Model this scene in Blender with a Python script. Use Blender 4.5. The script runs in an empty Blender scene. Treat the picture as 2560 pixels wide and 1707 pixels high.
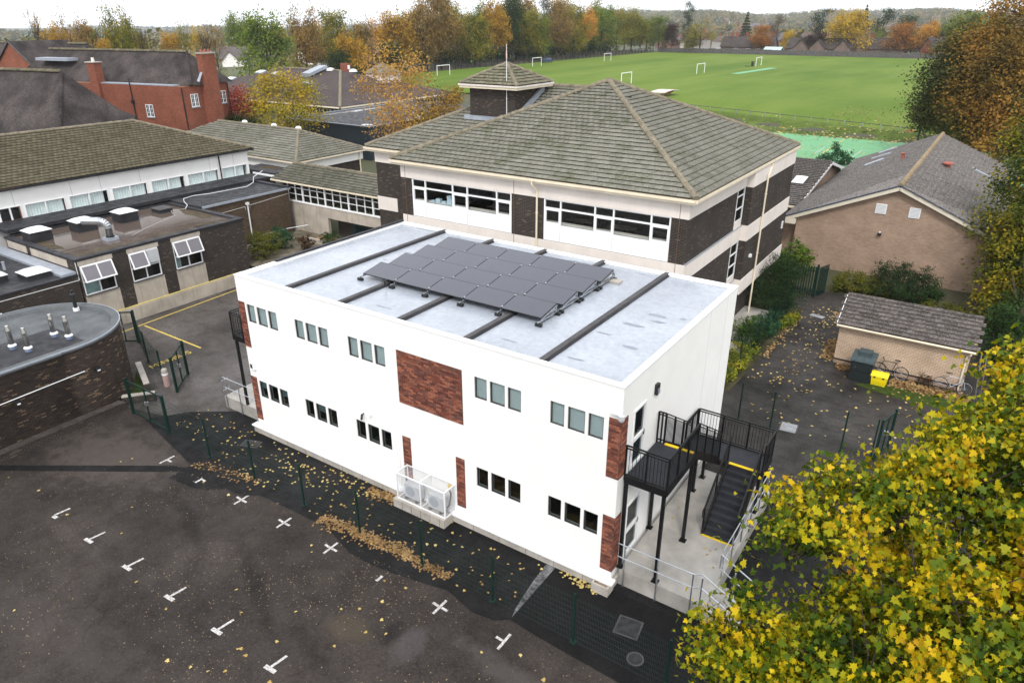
import bpy, math, random
import numpy as np
from mathutils import Vector, Matrix
random.seed(7); RNG = np.random.default_rng(7)
SC = bpy.context.scene
COL = SC.collection
R = math.radians

# ------------------------------------------------------------------ camera
CAM_H, TH, PITCH, FPX = 16.5, R(33.89), R(24.41), 1776.9
cam_data = bpy.data.cameras.new('camera')
cam_data.sensor_width = 36.0
cam_data.lens = 36.0 * FPX / 2560.0
cam_data.clip_start = 0.3
cam_data.clip_end = 20000
cam = bpy.data.objects.new('camera', cam_data)
cam.location = (0, 0, CAM_H)
cam.rotation_euler = (R(90) - PITCH, 0, TH)
COL.objects.link(cam)
SC.camera = cam

# ------------------------------------------------------------------ sky, sun, exposure
SUN_AZ, SUN_EL = R(-62), R(48)
world = bpy.data.worlds.new('World'); SC.world = world; world.use_nodes = True
wn = world.node_tree; wn.nodes.clear()
w_out = wn.nodes.new('ShaderNodeOutputWorld'); w_bg = wn.nodes.new('ShaderNodeBackground')
w_sky = wn.nodes.new('ShaderNodeTexSky'); w_sky.sky_type = 'NISHITA'; w_sky.sun_disc = False
w_sky.sun_elevation = SUN_EL; w_sky.sun_rotation = R(90) - SUN_AZ
w_sky.air_density = 1.0; w_sky.dust_density = 6.0; w_sky.ozone_density = 1.0
w_hs = wn.nodes.new('ShaderNodeHueSaturation'); w_hs.inputs['Saturation'].default_value = 0.35
w_co = wn.nodes.new('ShaderNodeTexCoord'); w_no = wn.nodes.new('ShaderNodeTexNoise')
w_no.inputs['Scale'].default_value = 2.2; w_no.inputs['Detail'].default_value = 5
w_mr = wn.nodes.new('ShaderNodeMapRange'); w_mr.inputs[1].default_value = 0.3; w_mr.inputs[2].default_value = 0.7
w_mr.inputs[3].default_value = 0.72; w_mr.inputs[4].default_value = 0.95
w_mx = wn.nodes.new('ShaderNodeMix'); w_mx.data_type = 'RGBA'
w_mx.inputs[7].default_value = (14.5, 14.8, 15.4, 1)          # the even white cloud layer
wn.links.new(w_co.outputs['Generated'], w_no.inputs['Vector'])
wn.links.new(w_no.outputs['Fac'], w_mr.inputs[0]); wn.links.new(w_mr.outputs[0], w_mx.inputs[0])
wn.links.new(w_sky.outputs[0], w_hs.inputs['Color']); wn.links.new(w_hs.outputs[0], w_mx.inputs[6])
wn.links.new(w_mx.outputs[2], w_bg.inputs['Color']); wn.links.new(w_bg.outputs[0], w_out.inputs['Surface'])
w_bg.inputs['Strength'].default_value = 0.10
sun_data = bpy.data.lights.new('sun', 'SUN'); sun_data.energy = 1.5; sun_data.angle = R(10); sun_data.color = (1.0, 0.96, 0.9)
sun = bpy.data.objects.new('sun', sun_data); COL.objects.link(sun)
_sv = Vector((math.cos(SUN_EL) * math.cos(SUN_AZ), math.cos(SUN_EL) * math.sin(SUN_AZ), math.sin(SUN_EL)))
sun.rotation_euler = (-_sv).to_track_quat('-Z', 'Y').to_euler(); sun.location = (0, -30, 60)
SC.view_settings.view_transform = 'Standard'; SC.view_settings.look = 'None'
SC.view_settings.gamma = 1.0; SC.view_settings.use_curve_mapping = False
SC.view_settings.exposure = 0.32
SC.render.engine = 'CYCLES'
SC.cycles.use_denoising = True
SC.cycles.max_bounces = 6; SC.cycles.transparent_max_bounces = 12
SC.cycles.volume_bounces = 2; SC.cycles.diffuse_bounces = 3; SC.cycles.glossy_bounces = 3

# ------------------------------------------------------------------ where a point of the place lies
_ct, _st = math.cos(TH), math.sin(TH); _cp, _sp = math.cos(PITCH), math.sin(PITCH)
def c2w(x, y, z=0.0):                       # camera-heading frame (right, ahead) -> site frame (along the school's walls)
    return Vector((_ct * x - _st * y, _st * x + _ct * y, z))
def _ray(u, v):
    x = (u - 1280) / FPX; y = -(v - 853.5) / FPX
    return x, _cp + y * _sp, -_sp + y * _cp
def gz(u, v, z=0.0):                        # the point at height z seen at photo pixel (u, v)
    a, b, c = _ray(u, v); t = (z - CAM_H) / c
    return c2w(a * t, b * t, z)
def pt(u, v, d):                            # the point at depth d seen at photo pixel (u, v)
    a, b, c = _ray(u, v)
    return c2w(a * d, b * d, CAM_H + c * d)
def depth(p):
    x = _ct * p[0] + _st * p[1]; y = -_st * p[0] + _ct * p[1]
    return y * _cp - (p[2] - CAM_H) * _sp

# ------------------------------------------------------------------ object helpers
_loc = {}
def put(o, parent=None):
    COL.objects.link(o)
    if parent is not None:
        o.parent = parent
        if parent.name in _loc: o.location = -_loc[parent.name]
    return o
def props(o, label=None, cat=None, group=None, kind=None):
    if label: o['label'] = label
    if cat: o['category'] = cat
    if group: o['group'] = group
    if kind: o['kind'] = kind
    return o
def thing(name, label, cat, loc=(0, 0, 0), rot=0.0, group=None, local=False):
    o = bpy.data.objects.new(name, None); o.empty_display_size = 0.3
    COL.objects.link(o); o.location = loc; o.rotation_euler = (0, 0, rot)
    if not local: _loc[o.name] = Vector(loc)      # parts are given in site coordinates
    return props(o, label, cat, group)
def copy_tree(o, parent=None):
    c = o.copy(); COL.objects.link(c)
    if parent is not None: c.parent = parent
    for ch in o.children: copy_tree(ch, c)
    return c
def setmat(o, m):
    o.data.materials.append(m) if len(o.data.materials) == 0 else None
    return o

class MB:
    def __init__(s): s.v = []; s.f = []; s.uv = None
    def add(s, vs, fs):
        n = len(s.v); s.v.extend([tuple(p) for p in vs]); s.f.extend([tuple(i + n for i in f) for f in fs]); return s
    def box(s, x0, x1, y0, y1, z0, z1):
        return s.add([(x0,y0,z0),(x1,y0,z0),(x1,y1,z0),(x0,y1,z0),(x0,y0,z1),(x1,y0,z1),(x1,y1,z1),(x0,y1,z1)],
                     [(0,3,2,1),(4,5,6,7),(0,1,5,4),(1,2,6,5),(2,3,7,6),(3,0,4,7)])
    def obox(s, c, hx, hy, hz, M=None):
        vs = []
        for k in ((-1,-1,-1),(1,-1,-1),(1,1,-1),(-1,1,-1),(-1,-1,1),(1,-1,1),(1,1,1),(-1,1,1)):
            p = Vector((k[0]*hx, k[1]*hy, k[2]*hz))
            if M is not None: p = M @ p
            vs.append(p + Vector(c))
        return s.add(vs, [(0,3,2,1),(4,5,6,7),(0,1,5,4),(1,2,6,5),(2,3,7,6),(3,0,4,7)])
    def poly(s, pts): return s.add(pts, [tuple(range(len(pts)))])
    def prism(s, pts, z0, z1):
        n = len(pts); vs = [(p[0], p[1], z0) for p in pts] + [(p[0], p[1], z1) for p in pts]
        return s.add(vs, [tuple(range(n))[::-1], tuple(range(n, 2*n))] + [(i, (i+1) % n, n + (i+1) % n, n + i) for i in range(n)])
    def slab(s, pts, t):                     # polygon given in 3D, thickened by vector t
        t = Vector(t); n = len(pts); vs = [Vector(p) for p in pts]; vs += [p + t for p in vs]
        return s.add(vs, [tuple(range(n)), tuple(range(n, 2*n))[::-1]] + [(i, n + i, n + (i+1) % n, (i+1) % n) for i in range(n)])
    def tube(s, p, q, r, n=6, r2=None, cap=True):
        p = Vector(p); q = Vector(q); d = (q - p)
        if d.length < 1e-6: return s
        d.normalize(); a = d.orthogonal().normalized(); b = d.cross(a); r2 = r if r2 is None else r2
        vs = []
        for c, rr in ((p, r), (q, r2)):
            for i in range(n):
                t = 2 * math.pi * i / n + 0.3; vs.append(c + (a * math.cos(t) + b * math.sin(t)) * rr)
        fs = [(i, (i+1) % n, n + (i+1) % n, n + i) for i in range(n)]
        if cap: fs += [tuple(range(n))[::-1], tuple(range(n, 2*n))]
        return s.add(vs, fs)
    def path(s, pts, r, n=6):
        for a, b in zip(pts[:-1], pts[1:]): s.tube(a, b, r, n)
        return s
    def bar(s, p, q, w, h):                  # rectangular section; w horizontal, h upright
        p = Vector(p); q = Vector(q); d = (q - p); L = d.length; d.normalize()
        up = Vector((0, 0, 1)) if abs(d.z) < 0.95 else Vector((0, 1, 0))
        a = d.cross(up).normalized(); b = a.cross(d).normalized()
        M = Matrix((d, a, b)).transposed()
        return s.obox((p + q) / 2, L / 2, w / 2, h / 2, M)
    def lathe(s, prof, c=(0, 0), n=12):
        vs = []; k = len(prof)
        for r, z in prof:
            for i in range(n):
                t = 2 * math.pi * i / n; vs.append((c[0] + r * math.cos(t), c[1] + r * math.sin(t), z))
        fs = [(j*n + i, j*n + (i+1) % n, (j+1)*n + (i+1) % n, (j+1)*n + i) for j in range(k-1) for i in range(n)]
        fs += [tuple(range(n))[::-1], tuple((k-1)*n + i for i in range(n))]
        return s.add(vs, fs)
    def mesh(s, name, mat=None, smooth=False):
        me = bpy.data.meshes.new(name); me.from_pydata(s.v, [], s.f); me.update()
        if smooth: me.polygons.foreach_set('use_smooth', [True] * len(me.polygons))
        if mat is not None: me.materials.append(mat)
        return me
    def build(s, name, mat=None, parent=None, smooth=False, label=None, cat=None, group=None, kind=None):
        o = bpy.data.objects.new(name, s.mesh(name, mat, smooth)); put(o, parent)
        return props(o, label, cat, group, kind)

def np_mesh(name, verts, faces_flat, nper, mat, smooth=False):
    me = bpy.data.meshes.new(name); nv = len(verts); nf = len(faces_flat) // nper
    me.vertices.add(nv); me.vertices.foreach_set('co', np.asarray(verts, dtype=np.float32).ravel())
    me.loops.add(nf * nper); me.loops.foreach_set('vertex_index', np.asarray(faces_flat, dtype=np.int32))
    me.polygons.add(nf); me.polygons.foreach_set('loop_start', np.arange(nf, dtype=np.int32) * nper)
    me.polygons.foreach_set('loop_total', np.full(nf, nper, dtype=np.int32))
    if smooth: me.polygons.foreach_set('use_smooth', np.ones(nf, dtype=bool))
    me.update(calc_edges=True)
    if mat is not None: me.materials.append(mat)
    return me
# ------------------------------------------------------------------ materials (all procedural, patterns laid in site coordinates)
def _mat(name):
    m = bpy.data.materials.new(name); m.use_nodes = True; nt = m.node_tree
    return m, nt, nt.nodes['Principled BSDF']
def _noise(nt, vec, scale, detail=4, rough=0.55):
    n = nt.nodes.new('ShaderNodeTexNoise'); n.inputs['Scale'].default_value = scale
    n.inputs['Detail'].default_value = detail; n.inputs['Roughness'].default_value = rough
    if vec is not None: nt.links.new(vec, n.inputs['Vector'])
    return n.outputs['Fac']
def _pos(nt): return nt.nodes.new('ShaderNodeNewGeometry').outputs['Position']
def _rng(nt, x, a, b, c, d):
    n = nt.nodes.new('ShaderNodeMapRange'); nt.links.new(x, n.inputs[0])
    for i, v in enumerate((a, b, c, d)): n.inputs[i + 1].default_value = v
    return n.outputs[0]
def _mix(nt, f, a, b, mode='MIX'):
    n = nt.nodes.new('ShaderNodeMix'); n.data_type = 'RGBA'; n.blend_type = mode
    for sock, v in ((n.inputs[0], f), (n.inputs[6], a), (n.inputs[7], b)):
        if isinstance(v, (int, float)): sock.default_value = v
        elif isinstance(v, tuple): sock.default_value = (v[0], v[1], v[2], 1)
        else: nt.links.new(v, sock)
    return n.outputs[2]
def _math(nt, op, a, b=None):
    n = nt.nodes.new('ShaderNodeMath'); n.operation = op
    for i, v in enumerate((a, b)):
        if v is None: continue
        if isinstance(v, (int, float)): n.inputs[i].default_value = v
        else: nt.links.new(v, n.inputs[i])
    return n.outputs[0]
def _bump(nt, bs, h, strength, dist=0.01):
    n = nt.nodes.new('ShaderNodeBump'); n.inputs['Strength'].default_value = strength; n.inputs['Distance'].default_value = dist
    nt.links.new(h, n.inputs['Height']); nt.links.new(n.outputs[0], bs.inputs['Normal'])
def _sc(c, k): return tuple(min(1, x * k) for x in c)

def pm(name, col, rough=0.7, var=0.18, scale=2.0, metal=0.0, col2=None, fine=0.0, fscale=60, bump=0.0, spec=0.5, rvar=0.0, streak=0.0):
    m, nt, bs = _mat(name); p = _pos(nt)
    f = _rng(nt, _noise(nt, p, scale, 6), 0.3, 0.7, 0, 1)
    c = _mix(nt, f, _sc(col, 1 - var), _sc(col2 or col, 1 + var))
    if streak:
        mp = nt.nodes.new('ShaderNodeMapping'); mp.inputs['Scale'].default_value = (4, 4, 0.35); nt.links.new(p, mp.inputs['Vector'])
        s = _rng(nt, _noise(nt, mp.outputs[0], 1.0, 5, 0.7), 0.5, 0.75, 0, streak)
        c = _mix(nt, s, c, _sc(col, 0.35))
    if fine:
        g = _rng(nt, _noise(nt, p, fscale, 2), 0.3, 0.7, 1 - fine, 1 + fine)
        c = _mix(nt, 1.0, c, g, 'MULTIPLY')
    nt.links.new(c, bs.inputs['Base Color'])
    bs.inputs['Roughness'].default_value = rough; bs.inputs['Metallic'].default_value = metal
    bs.inputs['Specular IOR Level'].default_value = spec if (spec != 0.5 or rough < 0.6 or metal) else 0.15
    if rvar:
        nt.links.new(_rng(nt, _noise(nt, p, scale * 1.7, 4), 0.35, 0.65, max(0.03, rough - rvar), min(1, rough + rvar)), bs.inputs['Roughness'])
    if bump: _bump(nt, bs, _noise(nt, p, fscale, 3), bump)
    return m

def brickmat(name, c1, c2, mortar, w=0.225, h=0.075, mo=0.011, uv=False, odd=None, rough=0.85):
    m, nt, bs = _mat(name); p = _pos(nt)
    if uv: v = nt.nodes.new('ShaderNodeTexCoord').outputs['UV']
    else:
        sx = nt.nodes.new('ShaderNodeSeparateXYZ'); nt.links.new(p, sx.inputs[0])
        cb = nt.nodes.new('ShaderNodeCombineXYZ'); nt.links.new(_math(nt, 'ADD', sx.outputs[0], sx.outputs[1]), cb.inputs[0])
        nt.links.new(sx.outputs[2], cb.inputs[1]); v = cb.outputs[0]
    b = nt.nodes.new('ShaderNodeTexBrick'); nt.links.new(v, b.inputs['Vector'])
    b.inputs['Scale'].default_value = 1.0; b.inputs['Brick Width'].default_value = w; b.inputs['Row Height'].default_value = h
    b.inputs['Mortar Size'].default_value = mo; b.inputs['Mortar Smooth'].default_value = 0.1; b.inputs['Bias'].default_value = 0.0
    b.inputs['Color1'].default_value = (*c1, 1); b.inputs['Color2'].default_value = (*c2, 1); b.inputs['Mortar'].default_value = (*mortar, 1)
    c = b.outputs['Color']
    if odd is not None:                     # a scatter of odd-coloured bricks
        wv = nt.nodes.new('ShaderNodeTexBrick'); nt.links.new(v, wv.inputs['Vector'])
        for k in ('Scale', 'Brick Width', 'Row Height'): wv.inputs[k].default_value = b.inputs[k].default_value
        wv.inputs['Mortar Size'].default_value = 0; wv.inputs['Color1'].default_value = (0, 0, 0, 1); wv.inputs['Color2'].default_value = (1, 1, 1, 1)
        o = _rng(nt, wv.outputs['Color'], 0.925, 0.94, 0, 0.75)
        o2 = _math(nt, 'MULTIPLY', o, _math(nt, 'SUBTRACT', 1.0, b.outputs['Fac']))
        c = _mix(nt, o2, c, odd)
    g = _rng(nt, _noise(nt, p, 0.7, 5), 0.3, 0.7, 0.84, 1.14)
    c = _mix(nt, 1.0, c, g, 'MULTIPLY')
    nt.links.new(c, bs.inputs['Base Color']); bs.inputs['Roughness'].default_value = rough; bs.inputs['Specular IOR Level'].default_value = 0.12
    inv = _math(nt, 'SUBTRACT', 1.0, b.outputs['Fac']); _bump(nt, bs, inv, 0.6, 0.01)
    return m

def randmat(name, cols, rough=0.8, moss=None, mossamt=0.4, lichen=0.0, mscale=0.8):
    """tiles and bricks: each piece takes its own shade; moss and lichen grow over them in site coordinates"""
    m, nt, bs = _mat(name); p = _pos(nt)
    ge = nt.nodes.new('ShaderNodeNewGeometry'); oi = nt.nodes.new('ShaderNodeObjectInfo')
    r = _math(nt, 'FRACT', _math(nt, 'ADD', ge.outputs['Random Per Island'], oi.outputs['Random']))
    cr = nt.nodes.new('ShaderNodeValToRGB'); e = cr.color_ramp.elements
    for i, c in enumerate(cols):
        pos = i / (len(cols) - 1)
        el = e[i] if i < 2 else e.new(pos)
        el.position = pos; el.color = (*c, 1)
    nt.links.new(r, cr.inputs[0]); c = cr.outputs[0]
    g = _rng(nt, _noise(nt, p, 14, 4, 0.7), 0.3, 0.7, 0.7, 1.3)
    c = _mix(nt, 1.0, c, g, 'MULTIPLY')
    if moss is not None:
        a = _rng(nt, _noise(nt, p, mscale, 6, 0.7), 0.52, 0.72, 0, mossamt); c = _mix(nt, a, c, moss)
    if lichen:
        a = _rng(nt, _noise(nt, p, 13, 3, 0.6), 0.54, 0.62, 0, lichen); c = _mix(nt, a, c, (0.40, 0.38, 0.35))
    nt.links.new(c, bs.inputs['Base Color']); bs.inputs['Roughness'].default_value = rough; bs.inputs['Specular IOR Level'].default_value = 0.15
    _bump(nt, bs, _noise(nt, p, 40, 3), 0.4, 0.006)
    return m

def leafmat(name, cols, trans=0.3, nscale=0.35, rough=0.6, rw=0.3):
    """each leaf its own colour; whole sprays drift through the range"""
    m, nt, bs = _mat(name); p = _pos(nt)
    ge = nt.nodes.new('ShaderNodeNewGeometry')
    r = _math(nt, 'ADD', _math(nt, 'MULTIPLY', ge.outputs['Random Per Island'], rw), _rng(nt, _noise(nt, p, nscale, 3), 0.3, 0.7, 0.0, 1.0 - rw))
    cr = nt.nodes.new('ShaderNodeValToRGB'); e = cr.color_ramp.elements
    for i, c in enumerate(cols):
        pos = i / (len(cols) - 1)
        el = e[i] if i < 2 else e.new(pos)
        el.position = pos; el.color = (*c, 1)
    nt.links.new(r, cr.inputs[0])
    nt.links.new(cr.outputs[0], bs.inputs['Base Color']); bs.inputs['Roughness'].default_value = rough
    bs.inputs['Specular IOR Level'].default_value = 0.12
    tr = nt.nodes.new('ShaderNodeBsdfTranslucent'); nt.links.new(cr.outputs[0], tr.inputs[0])
    mx = nt.nodes.new('ShaderNodeMixShader'); mx.inputs[0].default_value = trans
    out = [n for n in nt.nodes if n.type == 'OUTPUT_MATERIAL'][0]
    nt.links.new(bs.outputs[0], mx.inputs[1]); nt.links.new(tr.outputs[0], mx.inputs[2]); nt.links.new(mx.outputs[0], out.inputs[0])
    return m

def glassmat(name, tint, ior=1.5):
    m = bpy.data.materials.new(name); m.use_nodes = True; nt = m.node_tree; nt.nodes.clear()
    out = nt.nodes.new('ShaderNodeOutputMaterial'); mx = nt.nodes.new('ShaderNodeMixShader')
    tr = nt.nodes.new('ShaderNodeBsdfTransparent'); tr.inputs[0].default_value = (*tint, 1)
    gl = nt.nodes.new('ShaderNodeBsdfGlossy'); gl.inputs['Roughness'].default_value = 0.03
    fr = nt.nodes.new('ShaderNodeFresnel'); fr.inputs[0].default_value = ior
    ge = nt.nodes.new('ShaderNodeNewGeometry'); nt.links.new(_math(nt, 'MULTIPLY', fr.outputs[0], _math(nt, 'SUBTRACT', 1.0, ge.outputs['Backfacing'])), mx.inputs[0]); nt.links.new(tr.outputs[0], mx.inputs[1]); nt.links.new(gl.outputs[0], mx.inputs[2]); nt.links.new(mx.outputs[0], out.inputs[0])
    return m

def tarmac(name, col, patch, rough, speck, wet=0.25, spots=()):
    m, nt, bs = _mat(name); p = _pos(nt)
    big = _noise(nt, p, 0.22, 8, 0.62); mid = _noise(nt, p, 1.3, 6, 0.65); fin = _noise(nt, p, 55, 2)
    c = _mix(nt, _rng(nt, big, 0.35, 0.68, 0, 1), _sc(col, 0.72), patch)
    c = _mix(nt, _rng(nt, mid, 0.45, 0.75, 0, 0.55), c, _sc(col, 0.5))
    gr_ = _noise(nt, p, 11, 3, 0.8); c = _mix(nt, 1.0, c, _rng(nt, gr_, 0.25, 0.75, 0.55, 1.5), 'MULTIPLY')
    c = _mix(nt, _rng(nt, fin, 0.35, 0.7, 0, 1), _mix(nt, 1.0, c, (0.6, 0.6, 0.6), 'MULTIPLY'), _mix(nt, 1.0, c, (1.5, 1.5, 1.5), 'MULTIPLY'))
    for (sx, sy, rx, ry, rot, sc_, amt) in spots:      # worn and stained areas with their own outline
        mp = nt.nodes.new('ShaderNodeMapping'); mp.vector_type = 'TEXTURE'; mp.inputs['Location'].default_value = (sx, sy, 0); mp.inputs['Rotation'].default_value = (0, 0, rot); mp.inputs['Scale'].default_value = (rx, ry, 1000)
        nt.links.new(p, mp.inputs['Vector']); ln = nt.nodes.new('ShaderNodeVectorMath'); ln.operation = 'LENGTH'; nt.links.new(mp.outputs[0], ln.inputs[0])
        d_ = _math(nt, 'ADD', ln.outputs['Value'], _rng(nt, _noise(nt, p, 1.6, 5, .7), .25, .75, -.55, .55))
        c = _mix(nt, _rng(nt, d_, .45, 1.05, amt, 0), c, sc_)
    vo = nt.nodes.new('ShaderNodeTexVoronoi'); vo.inputs['Scale'].default_value = 26; nt.links.new(p, vo.inputs['Vector'])
    chip = _math(nt, 'MULTIPLY', _math(nt, 'LESS_THAN', vo.outputs['Distance'], 0.17), _math(nt, 'GREATER_THAN', _noise(nt, p, 9, 2), 0.55))
    c = _mix(nt, _math(nt, 'MULTIPLY', chip, speck), c, (0.22, 0.18, 0.12))
    # long cracks
    ck = nt.nodes.new('ShaderNodeTexVoronoi'); ck.feature = 'DISTANCE_TO_EDGE'; ck.inputs['Scale'].default_value = 0.16
    ad = nt.nodes.new('ShaderNodeVectorMath'); ad.operation = 'ADD'; nt.links.new(p, ad.inputs[0])
    nn = nt.nodes.new('ShaderNodeTexNoise'); nn.inputs['Scale'].default_value = 0.8; nt.links.new(p, nn.inputs['Vector']); nt.links.new(nn.outputs['Color'], ad.inputs[1])
    nt.links.new(ad.outputs[0], ck.inputs['Vector'])
    c = _mix(nt, _rng(nt, ck.outputs['Distance'], 0.0, 0.004, 0.3, 0.0), c, _sc(col, 0.3))
    nt.links.new(c, bs.inputs['Base Color'])
    bs.inputs['Specular IOR Level'].default_value = 0.14
    nt.links.new(_rng(nt, mid, 0.35, 0.7, rough - wet, min(1, rough + 0.1)), bs.inputs['Roughness'])
    _bump(nt, bs, fin, 0.5, 0.01)
    return m

SPOTS = [(-10.9, 10.9, .55, .9, .3, (.080, .070, .074), .45), (-11.6, 11.0, .35, .6, .2, (.012, .010, .010), .7), (-7.6, 11.6, 2.6, .45, -.12, (.075, .065, .063), .5), (-12.8, 10.4, .9, .7, 0, (.075, .058, .04), .5),
         (-21.5, 10.8, 3.2, .30, -.35, (.014, .012, .011), .6), (-16.5, 9.9, 2.6, .35, -.45, (.013, .011, .010), .65), (-13.2, 9.2, 1.6, .3, -.3, (.013, .011, .010), .5), (-27.5, 11.4, 4.0, 2.0, .2, (.085, .070, .062), .6), (-27.0, 8.6, .5, .35, 0, (.014, .012, .011), .7), (-20.0, 5.5, 5.0, 1.0, .1, (.058, .048, .044), .5)]
M = {}
M['tarmac'] = tarmac('old_tarmac', (0.030, 0.025, 0.0225), (0.054, 0.044, 0.039), 0.78, 0.9, spots=SPOTS)
M['new_tarmac'] = tarmac('new_tarmac', (0.0070, 0.0070, 0.0075), (0.019, 0.019, 0.020), 0.75, 0.25)
M['wet_tarmac'] = tarmac('yard_tarmac', (0.058, 0.050, 0.045), (0.120, 0.108, 0.102), 0.5, 0.3, 0.3)
M['path_tarmac'] = tarmac('path_tarmac', (0.019, 0.0175, 0.016), (0.058, 0.052, 0.048), 0.6, 0.2, 0.2)
M['paint'] = pm('white_road_paint', (0.30, 0.29, 0.29), 0.8, 0.3, 14, col2=(0.52, 0.50, 0.49), fine=0.45, fscale=30)
M['yellow_paint'] = pm('yellow_road_paint', (0.62, 0.46, 0.10), 0.7, 0.25, 10, fine=0.3, fscale=35)
M['white_wall'] = pm('white_render', (0.86, 0.85, 0.83), 0.75, 0.03, 1.2, fine=0.02)
M['white_trim'] = pm('white_trim', (0.82, 0.83, 0.84), 0.45, 0.03, 2)
M['cream'] = pm('cream_render', (0.72, 0.66, 0.61), 0.85, 0.07, 0.8, streak=0.10)
M['gutter'] = pm('cream_gutter', (0.74, 0.65, 0.50), 0.6, 0.08, 1.5)
M['membrane'] = pm('grey_roof_membrane', (0.32, 0.35, 0.40), 0.28, 0.05, 0.5, col2=(0.36, 0.39, 0.44), rvar=0.06, fine=0.10, fscale=6, spec=0.5)
M['felt'] = pm('dark_roof_felt', (0.026, 0.026, 0.030), 0.6, 0.35, 1.2, rvar=0.15, fine=0.25, spec=0.25)
M['batten'] = pm('grey_roof_batten', (0.075, 0.072, 0.074), 0.6, 0.2, 3)
M['concrete'] = pm('pale_concrete', (0.40, 0.37, 0.33), 0.85, 0.22, 1.6, fine=0.12, streak=0.25, bump=0.2)
M['slab'] = pm('wet_concrete_slab', (0.36, 0.34, 0.31), 0.5, 0.28, 1.1, fine=0.1, rvar=0.2)
M['panel_concrete'] = pm('stained_concrete_panel', (0.44, 0.39, 0.33), 0.9, 0.18, 1.0, fine=0.12, streak=0.45)
M['black_steel'] = pm('black_steel', (0.006, 0.006, 0.007), 0.5, 0.2, 5, spec=0.3)
M['galv'] = pm('galvanised_steel', (0.50, 0.53, 0.56), 0.32, 0.12, 8, metal=0.85)
M['green_steel'] = pm('dark_green_steel', (0.005, 0.024, 0.018), 0.5, 0.15, 5, spec=0.25)
M['teal_steel'] = pm('teal_steel', (0.012, 0.055, 0.060), 0.5, 0.15, 5)
M['yellow'] = pm('yellow_nosing', (0.72, 0.50, 0.02), 0.6, 0.1, 8)
M['solar'] = pm('solar_glass', (0.022, 0.026, 0.046), 0.11, 0.06, 3, spec=1.0)
M['black'] = pm('black_plastic', (0.012, 0.012, 0.013), 0.5, 0.2, 6)
M['rubber'] = pm('black_rubber', (0.010, 0.010, 0.010), 0.8, 0.2, 6)
M['glass'] = glassmat('clear_glass', (0.93, 0.95, 0.95))
M['dark_glass'] = glassmat('tinted_glass', (0.62, 0.66, 0.66))
M['blind'] = pm('grey_blind', (0.36, 0.43, 0.44), 0.5, 0.05, 1.5, spec=0.6)
M['room'] = pm('room_dark', (0.075, 0.065, 0.055), 0.9, 0.3, 0.8)
M['room_floor'] = pm('room_floor', (0.11, 0.095, 0.07), 0.8, 0.2, 1)
M['desk'] = pm('pale_desk', (0.32, 0.28, 0.22), 0.5, 0.1, 2)
M['curtain'] = pm('pale_curtain', (0.86, 0.91, 0.90), 0.9, 0.05, 3)
M['dark_brick'] = brickmat('dark_brown_brick', (0.024, 0.019, 0.017), (0.046, 0.035, 0.030), (0.088, 0.078, 0.068), odd=(0.12, 0.088, 0.068))
M['dark_brick_course'] = pm('dark_brick_coping', (0.06, 0.05, 0.045), 0.85, 0.3, 4)
M['drum_brick'] = brickmat('brown_mixed_brick', (0.042, 0.032, 0.027), (0.088, 0.064, 0.050), (0.030, 0.026, 0.024), uv=True, odd=(0.26, 0.18, 0.11))
M['brown_brick'] = brickmat('olive_brown_brick', (0.095, 0.066, 0.042), (0.15, 0.105, 0.068), (0.055, 0.042, 0.032))
M['tan_brick'] = brickmat('tan_brick', (0.34, 0.235, 0.170), (0.43, 0.305, 0.225), (0.27, 0.20, 0.155), mo=0.010)
M['buff_brick'] = brickmat('buff_brick', (0.56, 0.42, 0.305), (0.65, 0.495, 0.37), (0.33, 0.24, 0.175), mo=0.012)
M['red_brick'] = brickmat('red_brick', (0.20, 0.056, 0.034), (0.29, 0.085, 0.050), (0.22, 0.13, 0.09), mo=0.009)
M['clad_mortar'] = pm('dark_mortar', (0.10, 0.062, 0.054), 0.9, 0.15, 5)
M['clad_brick'] = randmat('red_clinker_brick', [(0.085, 0.036, 0.030), (0.15, 0.050, 0.036), (0.22, 0.075, 0.048), (0.33, 0.125, 0.075), (0.18, 0.07, 0.05), (0.12, 0.06, 0.05)])
M['tile_green'] = randmat('mossy_concrete_tile', [(0.135, 0.132, 0.106), (0.165, 0.16, 0.13), (0.195, 0.19, 0.157), (0.15, 0.146, 0.118)], moss=(0.050, 0.062, 0.012), mossamt=0.75, lichen=0.3)
M['tile_hall'] = randmat('brown_mossy_tile', [(0.085, 0.074, 0.046), (0.11, 0.097, 0.062), (0.132, 0.117, 0.078), (0.097, 0.084, 0.054)], moss=(0.04, 0.035, 0.018), mossamt=0.6, mscale=0.35)
M['tile_grey'] = randmat('speckled_grey_tile', [(0.085, 0.073, 0.068), (0.12, 0.105, 0.098), (0.15, 0.132, 0.123), (0.10, 0.088, 0.082)], moss=(0.06, 0.055, 0.03), mossamt=0.3, lichen=0.9)
M['tile_shed'] = randmat('dark_mossy_tile', [(0.060, 0.051, 0.048), (0.085, 0.072, 0.068), (0.115, 0.098, 0.092), (0.07, 0.06, 0.055)], moss=(0.03, 0.03, 0.012), mossamt=0.55, lichen=0.3, mscale=1.2)
M['tile_dark'] = randmat('dark_plain_tile', [(0.050, 0.044, 0.044), (0.07, 0.06, 0.058), (0.058, 0.05, 0.05)], lichen=0.6)
M['butt'] = pm('shaded_mossy_butt', (0.030, 0.028, 0.018), 0.95, 0.4, 6)  # course lines: moss and dirt, with the shadow at each lap painted in
M['ridge'] = pm('ridge_tile', (0.19, 0.165, 0.12), 0.9, 0.3, 3, fine=0.3, fscale=20, bump=0.4)
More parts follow.
